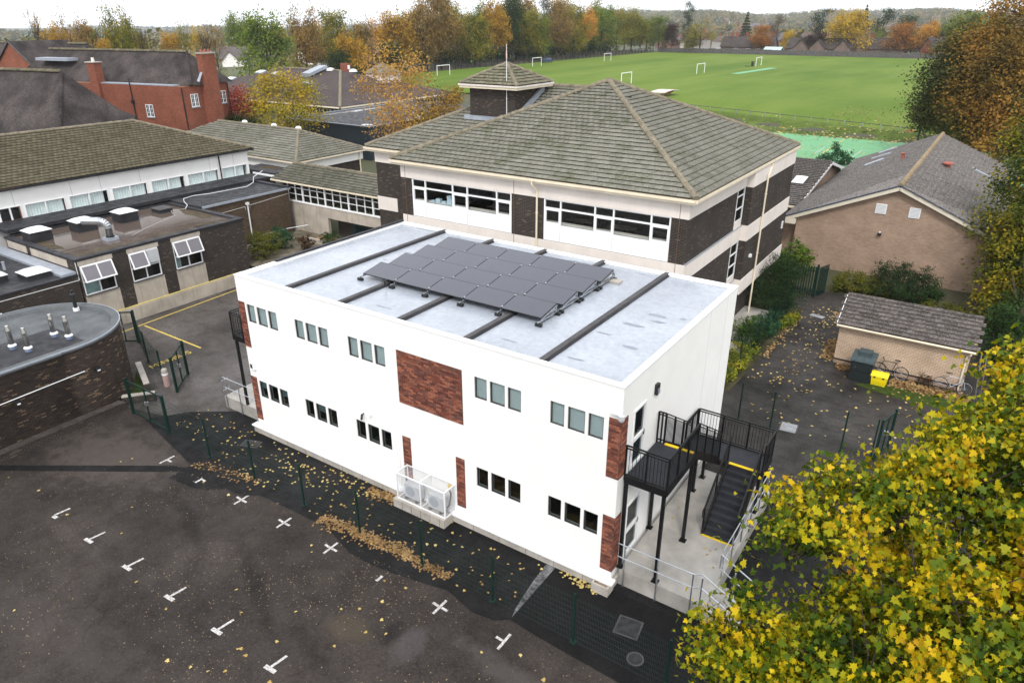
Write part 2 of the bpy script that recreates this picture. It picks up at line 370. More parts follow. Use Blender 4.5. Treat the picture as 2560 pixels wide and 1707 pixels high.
M['plain_roof'] = pm('dark_plain_tile_roof', (0.036, 0.030, 0.030), 0.9, 0.35, 0.5, col2=(0.062, 0.052, 0.050), fine=0.4, fscale=9, streak=0.3, bump=0.5)
M['slate_roof'] = pm('purple_brown_tile_roof', (0.066, 0.052, 0.050), 0.85, 0.2, 0.4, fine=0.25, fscale=7, bump=0.4)
M['lead'] = pm('lead_flashing', (0.30, 0.33, 0.38), 0.5, 0.15, 3)
M['navy'] = pm('navy_cladding', (0.012, 0.022, 0.030), 0.5, 0.12, 1)
M['water_roof'] = pm('wet_felt_roof', (0.115, 0.088, 0.078), 0.06, 0.18, 0.5, col2=(0.10, 0.075, 0.06), rvar=0.05, spec=0.8)
M['grit_felt'] = pm('grey_green_felt', (0.098, 0.106, 0.112), 0.6, 0.2, 0.9, fine=0.2, fscale=14, rvar=0.15)
M['chrome'] = pm('bright_steel', (0.62, 0.60, 0.57), 0.18, 0.1, 5, metal=1.0)
M['ac_white'] = pm('pale_grey_enamel', (0.50, 0.51, 0.53), 0.4, 0.05, 4)
M['bark'] = pm('bark', (0.055, 0.043, 0.030), 0.95, 0.35, 4, fine=0.3, fscale=25, bump=0.5)
M['birch_bark'] = pm('pale_bark', (0.36, 0.30, 0.25), 0.9, 0.35, 3, fine=0.2)
def turf():
    m, nt, bs = _mat('sports_turf'); p = _pos(nt)
    mp = nt.nodes.new('ShaderNodeMapping'); mp.inputs['Scale'].default_value = (1, .16, 1); mp.inputs['Rotation'].default_value = (0, 0, .5); nt.links.new(p, mp.inputs['Vector'])
    st_ = _noise(nt, mp.outputs[0], .10, 6, .6); big = _noise(nt, p, .022, 6, .6); fin = _noise(nt, p, 1.2, 4, .7)
    c = _mix(nt, _rng(nt, big, .35, .65, 0, 1), (.070, .128, .014), (.108, .170, .020))
    c = _mix(nt, _rng(nt, st_, .40, .66, 0, .75), c, (.145, .200, .035)); c = _mix(nt, _rng(nt, fin, .5, .75, 0, .35), c, (.07, .085, .018))
    wear = _rng(nt, _noise(nt, p, .06, 5, .65), .62, .74, 0, .45); c = _mix(nt, wear, c, (.10, .088, .028))
    nt.links.new(c, bs.inputs['Base Color']); bs.inputs['Roughness'].default_value = .95; bs.inputs['Specular IOR Level'].default_value = .1; return m
M['grass'] = turf()
M['bank'] = pm('bank_turf', (0.050, 0.082, 0.012), 0.95, 0.3, 0.25, col2=(0.082, 0.115, 0.02), fine=0.3, fscale=2.5)
M['earth'] = pm('rough_ground', (0.055, 0.050, 0.026), 0.95, 0.35, 0.2, fine=0.3, fscale=1.5)
M['moss'] = pm('moss', (0.035, 0.055, 0.008), 0.95, 0.35, 3, fine=0.4, fscale=20)
M['court'] = pm('green_court', (0.13, 0.33, 0.16), 0.7, 0.08, 0.3, fine=0.08, fscale=4)
M['timber'] = pm('grey_timber', (0.105, 0.098, 0.098), 0.9, 0.3, 1.5)
M['wood'] = pm('varnished_wood', (0.33, 0.19, 0.09), 0.6, 0.15, 4)
M['yellow_bin'] = pm('yellow_plastic', (0.82, 0.66, 0.006), 0.45, 0.05, 5)
M['bin_black'] = pm('black_green_plastic', (0.010, 0.016, 0.017), 0.5, 0.2, 3)
M['bin_lid'] = pm('grey_green_lid', (0.055, 0.075, 0.080), 0.6, 0.2, 4)
M['pink'] = pm('red_clay', (0.33, 0.11, 0.085), 0.8, 0.15, 6)
M['skylight'] = pm('frosted_dome', (0.80, 0.82, 0.82), 0.25, 0.05, 3)
M['shell'] = pm('shiplap_shingle', (0.25, 0.19, 0.14), 0.9, 0.3, 30)
M['orange'] = pm('orange_leaf', (0.36, 0.17, 0.04), 0.8, 0.3, 6)
# ------------------------------------------------------------------ terrain, surfaces, painted marks
def sst(a, b, x):
    t = np.clip((x - a) / (b - a), 0, 1); return t * t * (3 - 2 * t)
def rail_y(X): return np.minimum(107.8 - 0.306 * (X + 7), 120.0)
def terr(X, Y):
    X = np.asarray(X, float); Y = np.asarray(Y, float)
    xc = _ct * X + _st * Y; yc = -_st * X + _ct * Y; r = np.hypot(xc, yc); az = np.arctan2(xc, yc)
    b = 2.15 * sst(45, 78, Y) * sst(-200, -80, Y)
    b = np.where(X < -34, 1.0 * sst(30, 40, Y) + 1.15 * sst(55, 90, Y), b)
    d = Y - rail_y(X)
    h = b + 0.75 * sst(-4, 0, d) + 0.6 * sst(0, 9, d)
    right = np.interp(r, [330, 700, 1200, 1800, 2600, 4200, 9000], [3.5, -6, -4, 10, 26, 20, -60])
    left = np.interp(r, [330, 700, 1500, 3200, 4200, 9000], [3.5, -9, -16, -24, -20, -90])
    far = left + (right - left) * sst(-0.28, 0.05, az)
    far = far + sst(500, 1500, r) * (5 * np.sin(az * 23 + r / 700.) + 3 * np.sin(az * 51 + 1.3))
    h = np.where(r > 330, far + (h - far) * (1 - sst(330, 420, r)), h)
    return h
def terz(x, y): return float(terr(x, y))

rad = np.concatenate([[0.0], np.geomspace(3.0, 9000, 270)])
ang = np.concatenate([np.linspace(-0.95, 0.95, 220), np.linspace(0.95, 2 * math.pi - 0.95, 44)[1:-1]])
na, nr = len(ang), len(rad)
A_, R_ = np.meshgrid(ang, rad)
XC = R_ * np.sin(A_); YC = R_ * np.cos(A_)
GX = _ct * XC - _st * YC; GY = _st * XC + _ct * YC
GZ = terr(GX, GY) - 0.06
gv = np.stack([GX.ravel(), GY.ravel(), GZ.ravel()], 1)
ii, jj = np.meshgrid(np.arange(nr - 1), np.arange(na), indexing='ij')
j2 = (jj + 1) % na
gf = np.stack([ii * na + jj, (ii + 1) * na + jj, (ii + 1) * na + j2, ii * na + j2], -1).reshape(-1)
# far land takes fields and woodland colours
def landmat():
    m, nt, bs = _mat('far_land'); p = _pos(nt)
    n1 = _noise(nt, p, 0.004, 6, 0.6); n2 = _noise(nt, p, 0.03, 5, 0.65)
    c = _mix(nt, _rng(nt, n1, 0.45, 0.6, 0, 1), (0.05, 0.055, 0.024), (0.085, 0.105, 0.04))
    c = _mix(nt, _rng(nt, n2, 0.4, 0.65, 0, 0.8), c, (0.06, 0.05, 0.028))
    nt.links.new(c, bs.inputs['Base Color']); bs.inputs['Roughness'].default_value = 0.95
    return m
M['land'] = landmat()
go = bpy.data.objects.new('ground', np_mesh('ground', gv, gf, 4, M['land'], True)); put(go); props(go, kind='structure')

def sheet(name, pts, z, mat, label=None):
    o = MB().poly([(p[0], p[1], z) for p in pts]).build(name, mat); o['kind'] = 'structure'
    if label: o['label'] = label
    return o
def gsheet(name, xs, y0, y1, n, mat, lift):
    """terrain-following sheet between the curves y0(x) and y1(x)"""
    xs = np.asarray(xs, float); T = np.linspace(0, 1, n)
    XX = np.repeat(xs[:, None], n, 1); YY = y0(xs)[:, None] * (1 - T) + y1(xs)[:, None] * T
    ZZ = terr(XX, YY) + lift
    v = np.stack([XX.ravel(), YY.ravel(), ZZ.ravel()], 1); k = len(xs)
    i, j = np.meshgrid(np.arange(k - 1), np.arange(n - 1), indexing='ij')
    f = np.stack([i * n + j, (i + 1) * n + j, (i + 1) * n + j + 1, i * n + j + 1], -1).reshape(-1)
    o = bpy.data.objects.new(name, np_mesh(name, v, f, 4, mat, True)); put(o); return props(o, kind='structure')

sheet('car_park', [(-60, -20), (30, -20), (30, 30), (-60, 30)], 0.0, M['tarmac'])
sheet('yard', [(-41.5, 13.95), (-31.3, 13.95), (-24.3, 15.6), (-24.3, 29), (-41.5, 29)], 0.004, M['wet_tarmac'])
sheet('path', [(-24.5, 25.8), (-7.2, 25.8), (-7.2, 23.2), (9, 20), (14, 30), (14, 52), (-11, 52), (-11, 30), (-24.5, 30.2)], 0.006, M['path_tarmac'])
sheet('service_strip', [(-29.3, 13.85), (-27.4, 13.45), (-24.3, 12.83), (-24.28, 11.8), (-22.9, 11.95), (-22.3, 12.15), (-21.8, 12.6), (-20.9, 12.7), (-20.3, 13.1), (-16.8, 13.2), (-15.2, 12.7), (-14.3, 12.68), (-13.2, 12.8), (-11.3, 13.2),
      (-10.2, 12.9), (-9.4, 13.0), (-9.0, 13.3), (-7.9, 13.2), (-5.3, 13.1), (-2.5, 12.6), (4, 12), (6, 20), (-3, 23.5), (-7.0, 23.5), (-7.0, 16.3), (-24.4, 16.3), (-25.2, 18.5), (-26.5, 16.6), (-28.2, 15.4)], 0.008, M['new_tarmac'])
M['fresh_tarmac'] = tarmac('fresh_tarmac', (0.0085, 0.0085, 0.009), (0.0095, 0.0095, 0.010), 0.7, 0.12, 0.1)
sheet('tarmac_patch', [(-9.0, 13.32), (-7.9, 13.22), (-5.3, 13.12), (-2.5, 12.62), (3.9, 12.05), (4.5, 16.2), (-9.0, 16.1)], 0.012, M['fresh_tarmac'])
sheet('trench_patch', [(-30.9, 8.4), (-30.45, 8.25), (-24.55, 12.1), (-24.3, 12.35), (-24.3, 12.6), (-24.9, 12.4)], 0.005, M['new_tarmac'])
M['dust'] = pm('limescale_streak', (0.055, 0.055, 0.058), 0.8, 0.6, 2.5, col2=(0.13, 0.13, 0.135), fine=0.4, fscale=12)
sheet('seam_streak', [(-9.01, 13.4), (-9.01, 16.1), (-9.35, 16.0), (-9.28, 15.0), (-9.2, 14.4), (-9.12, 13.8)], 0.0095, M['dust'])
# sports field, bank, court
xs = np.linspace(-131.2, 75, 90)
gsheet('sports_field', xs, lambda x: rail_y(x) + 0.0, lambda x: np.full_like(x, 305.0), 70, M['grass'], 0.03)
xs = np.linspace(-60, 40, 60)
gsheet('grass_bank', xs, lambda x: np.full_like(x, 103.4) + np.where(x < -27.5, (-27.5 - x) * 0.35, 0), lambda x: rail_y(x) + 0.3, 16, M['bank'], 0.035)
sheet('sports_court', [(-31, 78), (25, 78), (25, 104.2), (-27.6, 104.2), (-30.5, 101)], 2.2, M['court'])
def line(name, a, b, w, z, mat):
    a = Vector((*a, 0)); b = Vector((*b, 0)); d = (b - a).normalized(); n = Vector((-d.y, d.x, 0)) * w / 2
    o = MB().poly([(p.x, p.y, z) for p in (a - n, b - n, b + n, a + n)]).build(name, mat); o['kind'] = 'structure'; return o
for a, b in (((-21.0, 95.3), (-14.95, 95.3)), ((-14.95, 95.3), (-14.95, 82)), ((-13.7, 95.3), (-13.7, 82)), ((-13.7, 95.3), (-4, 95.3)), ((-17.85, 95.2), (-17.85, 90)), ((-24, 91.5), (-15, 91.5))):
    line('court_line', a, b, 0.09, 2.206, M['paint'])
line('court_line', (-17.1, 104), (-17.1, 90), 0.09, 2.21, M['yellow_paint'])
for k in range(14):
    t0, t1 = R(80 + k * 14), R(80 + (k + 1) * 14)
    line('court_line', (-8.3 + 2.7 * math.cos(t0), 99 + 2.7 * math.sin(t0)), (-8.3 + 2.7 * math.cos(t1), 99 + 2.7 * math.sin(t1)), 0.09, 2.214, M['yellow_paint'])
sheet('cricket_strip', [(-62.4, 194), (-60, 194), (-58.4, 224), (-60.8, 224)], 3.56, pm('artificial_wicket', (0.16, 0.36, 0.20), 0.9, 0.06, 0.5))
sheet('moss_strip', [(-3.4, 35.4), (-1.6, 35.0), (0.6, 34.9), (2.6, 35.6), (2.4, 36.6), (-0.5, 36.3), (-2.0, 36.3)], 0.012, M['moss'])
sheet('verge', [(7, -20), (29, -20), (29, 29), (14.5, 29), (8.5, 18)], 0.010, M['bank'])
sheet('flower_bed', [(-10.9, 31.2), (-8.25, 31.2), (-7.95, 38), (-7.9, 44.5), (-10.9, 44.5)], 0.014, M['earth'])
sheet('courtyard_paving', [(-45.4, 28.8), (-33.0, 28.8), (-33.0, 36.9), (-45.4, 36.9)], 1.0, pm('mossy_paving', (0.15, 0.13, 0.095), 0.9, 0.35, 1.3, fine=0.2))
# parking bay marks
def mark(name, segs):
    b = MB()
    for (x0, y0, x1, y1, w) in segs:
        d = Vector((x1 - x0, y1 - y0, 0)); n = Vector((-d.y, d.x, 0)).normalized() * w / 2
        b.poly([(x0 - n.x, y0 - n.y, 0), (x1 - n.x, y1 - n.y, 0), (x1 + n.x, y1 + n.y, 0), (x0 + n.x, y0 + n.y, 0)])
    return b
for i in range(6):
    x = -25.55 + 2.4 * i; y = 8.06
    o = mark('bay_mark', [(x - 0.05, y + 0.08, x + 0.02, y + 0.6, 0.085), (x - 0.22 + (0.18 if i == 0 else 0), y + 0.02, x + 0.2, y + 0.04, 0.13)]).build('bay_mark', M['paint'])
    o.location.z = 0.004; o['kind'] = 'structure'
for i in range(8):
    x = -25.5 + 2.402 * i; y = 12.52
    segs = [(x, y - 0.33, x, y + 0.33, 0.085), (x - 0.30, y + 0.02, x - 0.055, y + 0.0, 0.085), (x + 0.055, y, x + 0.30, y, 0.085)]
    if i == 0: segs = [segs[0], segs[2]]
    if i == 1: segs = [(x, y - 0.33, x, y - 0.0, 0.10), (x + 0.06, y - 0.05, x + 0.25, y - 0.05, 0.08)]
    if i == 5: segs = [(x, y - 0.28, x, y, 0.10)]
    if i == 7: segs = [segs[0], segs[1]]
    o = mark('bay_mark', segs).build('bay_mark', M['paint']); o.location.z = 0.017 if i in (1,) else 0.0045; o['kind'] = 'structure'
# yellow minibus bay
for a, b in (((-39.7, 18.5), (-40.25, 27.5)), ((-39.55, 19.95), (-34.0, 19.9))):
    line('bay_line', a, b, 0.10, 0.010, M['yellow_paint'])
def text_obj(name, body, size, mat, loc, rot, extr=0.0, align='LEFT'):
    cu = bpy.data.curves.new(name, 'FONT'); cu.body = body; cu.size = size; cu.extrude = extr; cu.align_x = align
    tmp = bpy.data.objects.new(name, cu); COL.objects.link(tmp)
    dg = bpy.context.evaluated_depsgraph_get(); me = bpy.data.meshes.new_from_object(tmp.evaluated_get(dg))
    bpy.data.objects.remove(tmp); me.name = name
    me.materials.clear(); me.materials.append(mat)
    o = bpy.data.objects.new(name, me); put(o); o.location = loc; o.rotation_euler = rot; return o
o = text_obj('bay_lettering', 'MINIBUS', 0.62, M['yellow_paint'], (-33.85, 16.95, 0.010), (0, 0, R(90))); o['kind'] = 'structure'
# manhole covers
def manhole(p, w, d, rot, label, mat=M['galv'], rnd=False):
    t = thing('manhole_cover', label, 'manhole cover', (p[0], p[1], 0.012), rot, local=True)
    if rnd:
        MB().lathe([(w / 2, 0), (w / 2, 0.012)], n=20).build('frame', M['batten'], t); MB().lathe([(w / 2 - 0.05, 0.012), (w / 2 - 0.06, 0.02)], n=20).build('lid', mat, t)
    else:
        MB().box(-w/2, w/2, -d/2, d/2, 0, 0.012).build('frame', M['batten'], t); MB().box(-w/2 + 0.05, w/2 - 0.05, -d/2 + 0.05, d/2 - 0.05, 0.012, 0.02).build('lid', mat, t)
M['cover'] = pm('tarmac_cover', (0.035, 0.035, 0.036), 0.6, 0.4, 5, fine=0.3)
M['cover_grey'] = pm('pale_cover', (0.26, 0.27, 0.29), 0.5, 0.2, 4)
manhole((-5.91, 15.01), 0.75, 0.75, R(8), 'square dark manhole cover on fresh black tarmac near ramp corner', M['cover'])
manhole((-5.25, 14.07), 0.5, 0.5, 0, 'round manhole cover on fresh black tarmac under yellow maple', M['cover'], True)
manhole((-4.94, 29.33), 0.75, 0.85, R(5), 'pale grey manhole cover behind mesh fence near bin shed', M['cover_grey'])
manhole((-6.9, 43.6), 0.9, 0.5, R(-12), 'pale rectangular cover on leafy path before green palisade gate, nearer the bushes', M['cover_grey'])
manhole((-5.2, 43.9), 0.7, 0.5, R(-12), 'pale rectangular cover on leafy path beside the tan building shrubs', M['cover_grey'])
manhole((-23.6, 15.2), 0.8, 0.5, R(20), 'worn grey drain cover on dark tarmac between gate and white building', M['cover'])
# ------------------------------------------------------------------ pieces: tiles and bricks
def inpoly(x, y, P):
    c = False; n = len(P)
    for i in range(n):
        x0, y0 = P[i]; x1, y1 = P[i - 1]
        if (y0 > y) != (y1 > y) and x < (x1 - x0) * (y - y0) / (y1 - y0) + x0: c = not c
    return c
def tiles(parent, P0, U, S, poly, gauge, width, mat, nmax, name='roof_tile', th=0.044, key=None):
    """tile one roof plane: P0 origin at the eave, U along it, S up the slope; poly in (u, t) bounds the plane"""
    P0 = Vector(P0); U = Vector(U).normalized(); S = Vector(S).normalized(); N = U.cross(S).normalized()
    if N.z < 0: N = -N
    us = [p[0] for p in poly]; ts = [p[1] for p in poly]; rows = int((max(ts) - min(ts)) / gauge) + 1
    w, l = width * 0.965, gauge * 1.14
    verts = [(-w/2, 0, 0.012), (w/2, 0, 0.012), (w/2, l, 0.0), (-w/2, l, 0.0), (-w/2, 0, 0.012 + th * 1.5), (w/2, 0, 0.012 + th * 1.5), (w/2, l, th * 0.6), (-w/2, l, th * 0.6)]
    faces = [(4,5,6,7),(0,1,5,4),(1,2,6,5),(3,0,4,7)]
    spots = []
    rr = random.Random(int(abs(P0.x * 131 + P0.y * 17)))
    for r in range(rows):
        t = min(ts) + r * gauge; off = (r % 2) * width / 2
        u = min(us) - off + width / 2
        while u < max(us) + width / 2:
            if inpoly(u, t + gauge * 0.5, poly): spots.append((u, t))
            u += width
    def pos(u, t): return P0 + U * u + S * t
    spots.sort(key=lambda s: depth(pos(*s)))
    Rm = Matrix((U, S, N)).transposed()
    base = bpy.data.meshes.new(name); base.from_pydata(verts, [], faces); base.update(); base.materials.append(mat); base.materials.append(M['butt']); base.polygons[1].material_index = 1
    off = -_loc[parent.name] if parent.name in _loc else Vector((0, 0, 0))
    for (u, t) in spots[:nmax]:
        o = bpy.data.objects.new(name, base); COL.objects.link(o); o.parent = parent
        tw = Matrix.Rotation(rr.gauss(0, 0.010), 3, 'Z') @ Matrix.Rotation(rr.gauss(0, 0.010), 3, 'X') @ Matrix.Rotation(rr.gauss(0, 0.008), 3, 'Y')
        o.matrix_local = Matrix.Translation(pos(u, t) + off + N * rr.uniform(0, 0.006)) @ (Rm @ tw).to_4x4()
    rest = spots[nmax:]
    if rest:
        V = np.array(verts); n = len(rest); P = np.array([pos(u, t) for u, t in rest]); tw = RNG.normal(0, 0.012, (n, 3))
        B = np.array(Rm).T                               # rows U, S, N
        loc = np.repeat(V[None], n, 0); loc[:, :, 0] += tw[:, :1] * V[None, :, 1]; loc[:, :, 2] += tw[:, 1:2] * V[None, :, 0] + np.abs(tw[:, 2:3]) * 0.5
        W_ = P[:, None, :] + loc @ B
        F = np.array(faces)[None] + (np.arange(n) * 8)[:, None, None]
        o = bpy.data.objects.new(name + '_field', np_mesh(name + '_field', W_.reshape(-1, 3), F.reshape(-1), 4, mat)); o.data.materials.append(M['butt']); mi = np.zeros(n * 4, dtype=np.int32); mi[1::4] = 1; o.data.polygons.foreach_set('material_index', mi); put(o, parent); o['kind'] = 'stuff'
def ridge(parent, a, b, w=0.26, h=0.10, mat=None, name='ridge_tile', seg=0.42):
    """half-round capping laid in short lengths along a hip or ridge"""
    a = Vector(a); b = Vector(b); d = b - a; n = max(1, int(d.length / seg)); d.normalize()
    up = Vector((0, 0, 1)); s = d.cross(up).normalized(); up = s.cross(d).normalized(); bm = MB()
    L = (b - a).length / n
    for k in range(n):
        lift = 0.012 * (k % 2); p0 = a + d * (k * L); p1 = a + d * ((k + 1) * L - 0.012)
        prof = [(-w/2, -0.06), (-w/2, 0.02), (-w/4, h * 0.85), (0, h), (w/4, h * 0.85), (w/2, 0.02), (w/2, -0.06)]
        m = len(prof)
        vs = [p0 + s * x + up * (z + lift) for x, z in prof] + [p1 + s * x + up * (z + lift + 0.015) for x, z in prof]
        bm.add(vs, [(i, i + 1, m + i + 1, m + i) for i in range(m - 1)] + [tuple(range(m))[::-1], tuple(range(m, 2 * m))])
    return bm.build(name, mat or M['ridge'], parent)
_brick_mesh = {}
BRICKS_LEFT = {}
def brick_panel(parent, axis, const, a0, a1, z0, z1, out, mat, back, nmax=300, bw=0.225, bh=0.075):
    """a panel of slips on a mortar backing. axis 'x': runs along x at y=const; out = +-1 outward"""
    d0, d1 = const, const + out * 0.012
    lo, hi = min(d0, d1), max(d0, d1)
    if axis == 'x': bk = MB().box(a0, a1, lo, hi, z0, z1)
    else: bk = MB().box(lo, hi, a0, a1, z0, z1)
    pan = bk.build('brick_panel', back, parent)
    spots = []; nr_ = int(round((z1 - z0) / bh)); bh2 = (z1 - z0) / nr_
    for r in range(nr_):
        x = a0 - (bw / 2 if r % 2 else 0)
        while x < a1 - 0.02:
            s, e = max(x, a0), min(x + bw, a1)
            if e - s > 0.04: spots.append((s + 0.005, e - 0.005, z0 + r * bh2 + 0.005, z0 + (r + 1) * bh2 - 0.005))
            x += bw
    left = BRICKS_LEFT.setdefault(parent.name, 300); take = min(left, len(spots), nmax); BRICKS_LEFT[parent.name] = left - take
    rr = random.Random(5); rest = MB()
    for i, (s, e, zb, zt) in enumerate(spots):
        pr_ = out * (0.012 + rr.uniform(0.004, 0.010)); q0, q1 = const + out * 0.006, const + pr_; q0, q1 = min(q0, q1), max(q0, q1)
        if i < take:
            key = (axis, round(e - s, 3), round(zt - zb, 3), mat.name)
            if key not in _brick_mesh:
                L, hgt = e - s, zt - zb
                bm = MB().box(-L/2, L/2, -0.009, 0.009, -hgt/2, hgt/2) if axis == 'x' else MB().box(-0.009, 0.009, -L/2, L/2, -hgt/2, hgt/2)
                _brick_mesh[key] = bm.mesh('brick', mat)
            o = bpy.data.objects.new('brick', _brick_mesh[key]); COL.objects.link(o); o.parent = pan
            c = const + out * (0.006 + rr.uniform(0.004, 0.010))
            o.location = ((s + e) / 2, c, (zb + zt) / 2) if axis == 'x' else (c, (s + e) / 2, (zb + zt) / 2)
        else:
            rest.box(s, e, q0, q1, zb, zt) if axis == 'x' else rest.box(q0, q1, s, e, zb, zt)
    if rest.v: rest.build('bricks', mat, pan, kind='stuff')
    return pan

# ------------------------------------------------------------------ white modular building
WX0, WX1, WY0, WY1, WZ = -24.25, -7.11, 16.18, 26.10, 7.17
MODW = (WX1 - WX0) / 6
wb = thing('modular_building', 'white two-storey flat-roofed modular building with red brick panels', 'building', ((WX0 + WX1) / 2, (WY0 + WY1) / 2, 0))
wins = []                                  # (x0, x1, z0, z1, upper)
for i in (0, 1, 2, 4, 5):
    for a, b in ((0.49, 0.98), (1.10, 1.68), (1.79, 2.29)):
        x = WX0 + MODW * i
        wins.append((x + a, x + b, 5.28, 6.06, True)); wins.append((x + a, x + b, 1.82, 2.60, False))
# front wall as real strips round the window openings
def holed_wall(parent, axis, d0, d1, a0, a1, z0, z1, holes, mat, name='wall'):
    """wall slab between d0 and d1 with rectangular openings (a0, a1, z0, z1)"""
    xs_ = sorted({a0, a1, *[h[0] for h in holes], *[h[1] for h in holes]}); zs = sorted({z0, z1, *[h[2] for h in holes], *[h[3] for h in holes]})
    b = MB()
    for xa, xb in zip(xs_[:-1], xs_[1:]):
        run = None
        for za, zb in zip(zs[:-1], zs[1:]):
            inside = any(h[0] - 1e-4 <= xa and xb <= h[1] + 1e-4 and h[2] - 1e-4 <= za and zb <= h[3] + 1e-4 for h in holes)
            if inside:
                if run: b.box(xa, xb, d0, d1, run[0], run[1]) if axis == 'x' else b.box(d0, d1, xa, xb, run[0], run[1]); run = None
            else: run = [run[0], zb] if run else [za, zb]
        if run: b.box(xa, xb, d0, d1, run[0], run[1]) if axis == 'x' else b.box(d0, d1, xa, xb, run[0], run[1])
    return b.build(name, mat, parent)
holed_wall(wb, 'x', WY0, WY0 + 0.18, WX0, WX1, 0.35, WZ, [w[:4] for w in wins], M['white_wall'])
doorsR = [(16.98, 17.86, 4.02, 6.06), (16.98, 17.98, 0.62, 2.66)]
holed_wall(wb, 'y', WX1 - 0.18, WX1, WY0 + 0.181, WY1 - 0.181, 0.35, WZ - 0.001, doorsR, M['white_wall'])
MB().box(WX0, WX0 + 0.18, WY0 + 0.181, WY1 - 0.181, 0.35, WZ - 0.001).build('wall', M['white_wall'], wb)
MB().box(WX0, WX1, WY1 - 0.18, WY1, 0.35, WZ).build('wall', M['white_wall'], wb)
MB().box(WX0 + 0.2, WX1 - 0.2, WY0 + 0.2, WY1 - 0.2, 6.80, 7.02).build('roof_deck', M['membrane'], wb)
# low kerb round the membrane, membrane lapping over it
kb = MB()
kb.box(WX0 - 0.02, WX1 + 0.02, WY0 - 0.02, WY0 + 0.20, WZ, WZ + 0.045); kb.box(WX0 - 0.02, WX1 + 0.02, WY1 - 0.2, WY1 + 0.02, WZ, WZ + 0.03)
kb.box(WX1 - 0.20, WX1 + 0.02, WY0 + 0.2, WY1 - 0.2, WZ, WZ + 0.044); kb.box(WX0 - 0.02, WX0 + 0.12, WY0 + 0.2, WY1 - 0.2, WZ, WZ + 0.044)
kb.build('parapet_trim', M['white_trim'], wb)
MB().box(WX0 + 0.13, WX1 - 0.19, WY0 + 0.205, WY1 - 0.19, 7.02, 7.10).build('roof_membrane', M['membrane'], wb)
for i in range(1, 6):
    x = WX0 + MODW * i
    MB().box(x - 0.09, x + 0.09, WY0 + 0.22, WY1 - 0.05, 7.10, 7.215).build('roof_batten', M['batten'], wb)
    lap = MB()
    for s in (-1, 1): lap.add([(x + s*0.09, WY0 + .25, 7.18), (x + s*0.09, WY1 - .1, 7.18), (x + s*0.15, WY1 - .1, 7.104), (x + s*0.15, WY0 + .25, 7.104)], [(0, 1, 2, 3) if s < 0 else (3, 2, 1, 0)])
    lap.build('batten_skirt', M['felt'], wb)
MB().box(WX0 + 0.0, WX0 + 0.16, WY0 + 2.0, WY1, WZ + 0.046, WZ + 0.12).build('roof_batten', M['felt'], wb)
rr = random.Random(3)
M['damp'] = pm('damp_membrane', (0.20, 0.22, 0.27), 0.3, 0.2, 3)
for cx, cy, sx, sy in ((-8.6, 21.8, .5, .13), (-8.3, 21.3, .3, .10), (-8.9, 20.6, .45, .12), (-7.7, 22.0, .15, .08), (-8.2, 18.9, .3, .1), (-9.4, 19.4, .35, .05), (-10.6, 25.6, .8, .04), (-13.6, 25.55, .7, .05), (-20.2, 25.6, .7, .05), (-22.2, 25.8, .9, .06), (-20.6, 22.5, .25, .06), (-20.8, 21.2, .2, .05), (-17.0, 17.1, .5, .05), (-11.7, 17.2, .4, .06), (-12.3, 19.4, .5, .07), (-9.2, 17.2, .35, .06)):
    pts = []
    for k in range(11):
        t = 2 * math.pi * k / 11; q = rr.uniform(0.55, 1.1); pts.append((cx + sx * q * math.cos(t), cy + sy * q * math.sin(t), 7.104))
    MB().poly(pts).build('puddle_stain', M['damp'], wb)
# plinth ledge
MB().box(WX0 - 0.16, WX1 + 0.16, WY0 - 0.26, WY0 + 0.05, 0.30, 0.36).build('plinth_ledge', M['white_trim'], wb)
pl = MB().box(WX0 - 0.10, WX1 + 0.10, WY0 - 0.20, WY1, 0.0, 0.30).build('plinth', M['concrete'], wb)
for i in range(1, 16):
    x = WX0 - 0.1 + i * 1.09; MB().box(x - 0.006, x + 0.006, WY0 - 0.206, WY0 - 0.199, 0.0, 0.30).build('plinth_joint', M['clad_mortar'], pl)
# window units
for (x0, x1, z0, z1, up) in wins:
    fr = MB(); t = 0.03; ya, yb = WY0 + 0.03, WY0 + 0.09
    fr.box(x0, x0 + t, ya, yb, z0, z1); fr.box(x1 - t, x1, ya, yb, z0, z1); fr.box(x0 + t, x1 - t, ya, yb, z0, z0 + t); fr.box(x0 + t, x1 - t, ya, yb, z1 - t, z1)
    w = fr.build('window', M['batten'], wb)
    if up:
        MB().box(x0 + t, x1 - t, WY0 + 0.050, WY0 + 0.056, z0 + t, z1 - t).build('pane', M['glass'], w)
        MB().box(x0 + t, x1 - t, WY0 + 0.10, WY0 + 0.11, z0, z1).build('blind', M['blind'], w)
    else:
        MB().box(x0 + t, x1 - t, WY0 + 0.050, WY0 + 0.056, z0 + t, z1 - t).build('pane', M['dark_glass'], w)
        drop = rr.choice((0.05, 0.08, 0.1, 0.06)) if x0 > -13 else rr.choice((0.1, 0.3, 0.35, 0.1))
        MB().box(x0 + t, x1 - t, WY0 + 0.10, WY0 + 0.11, z1 - drop - t, z1 - t).build('blind', M['blind'], w)
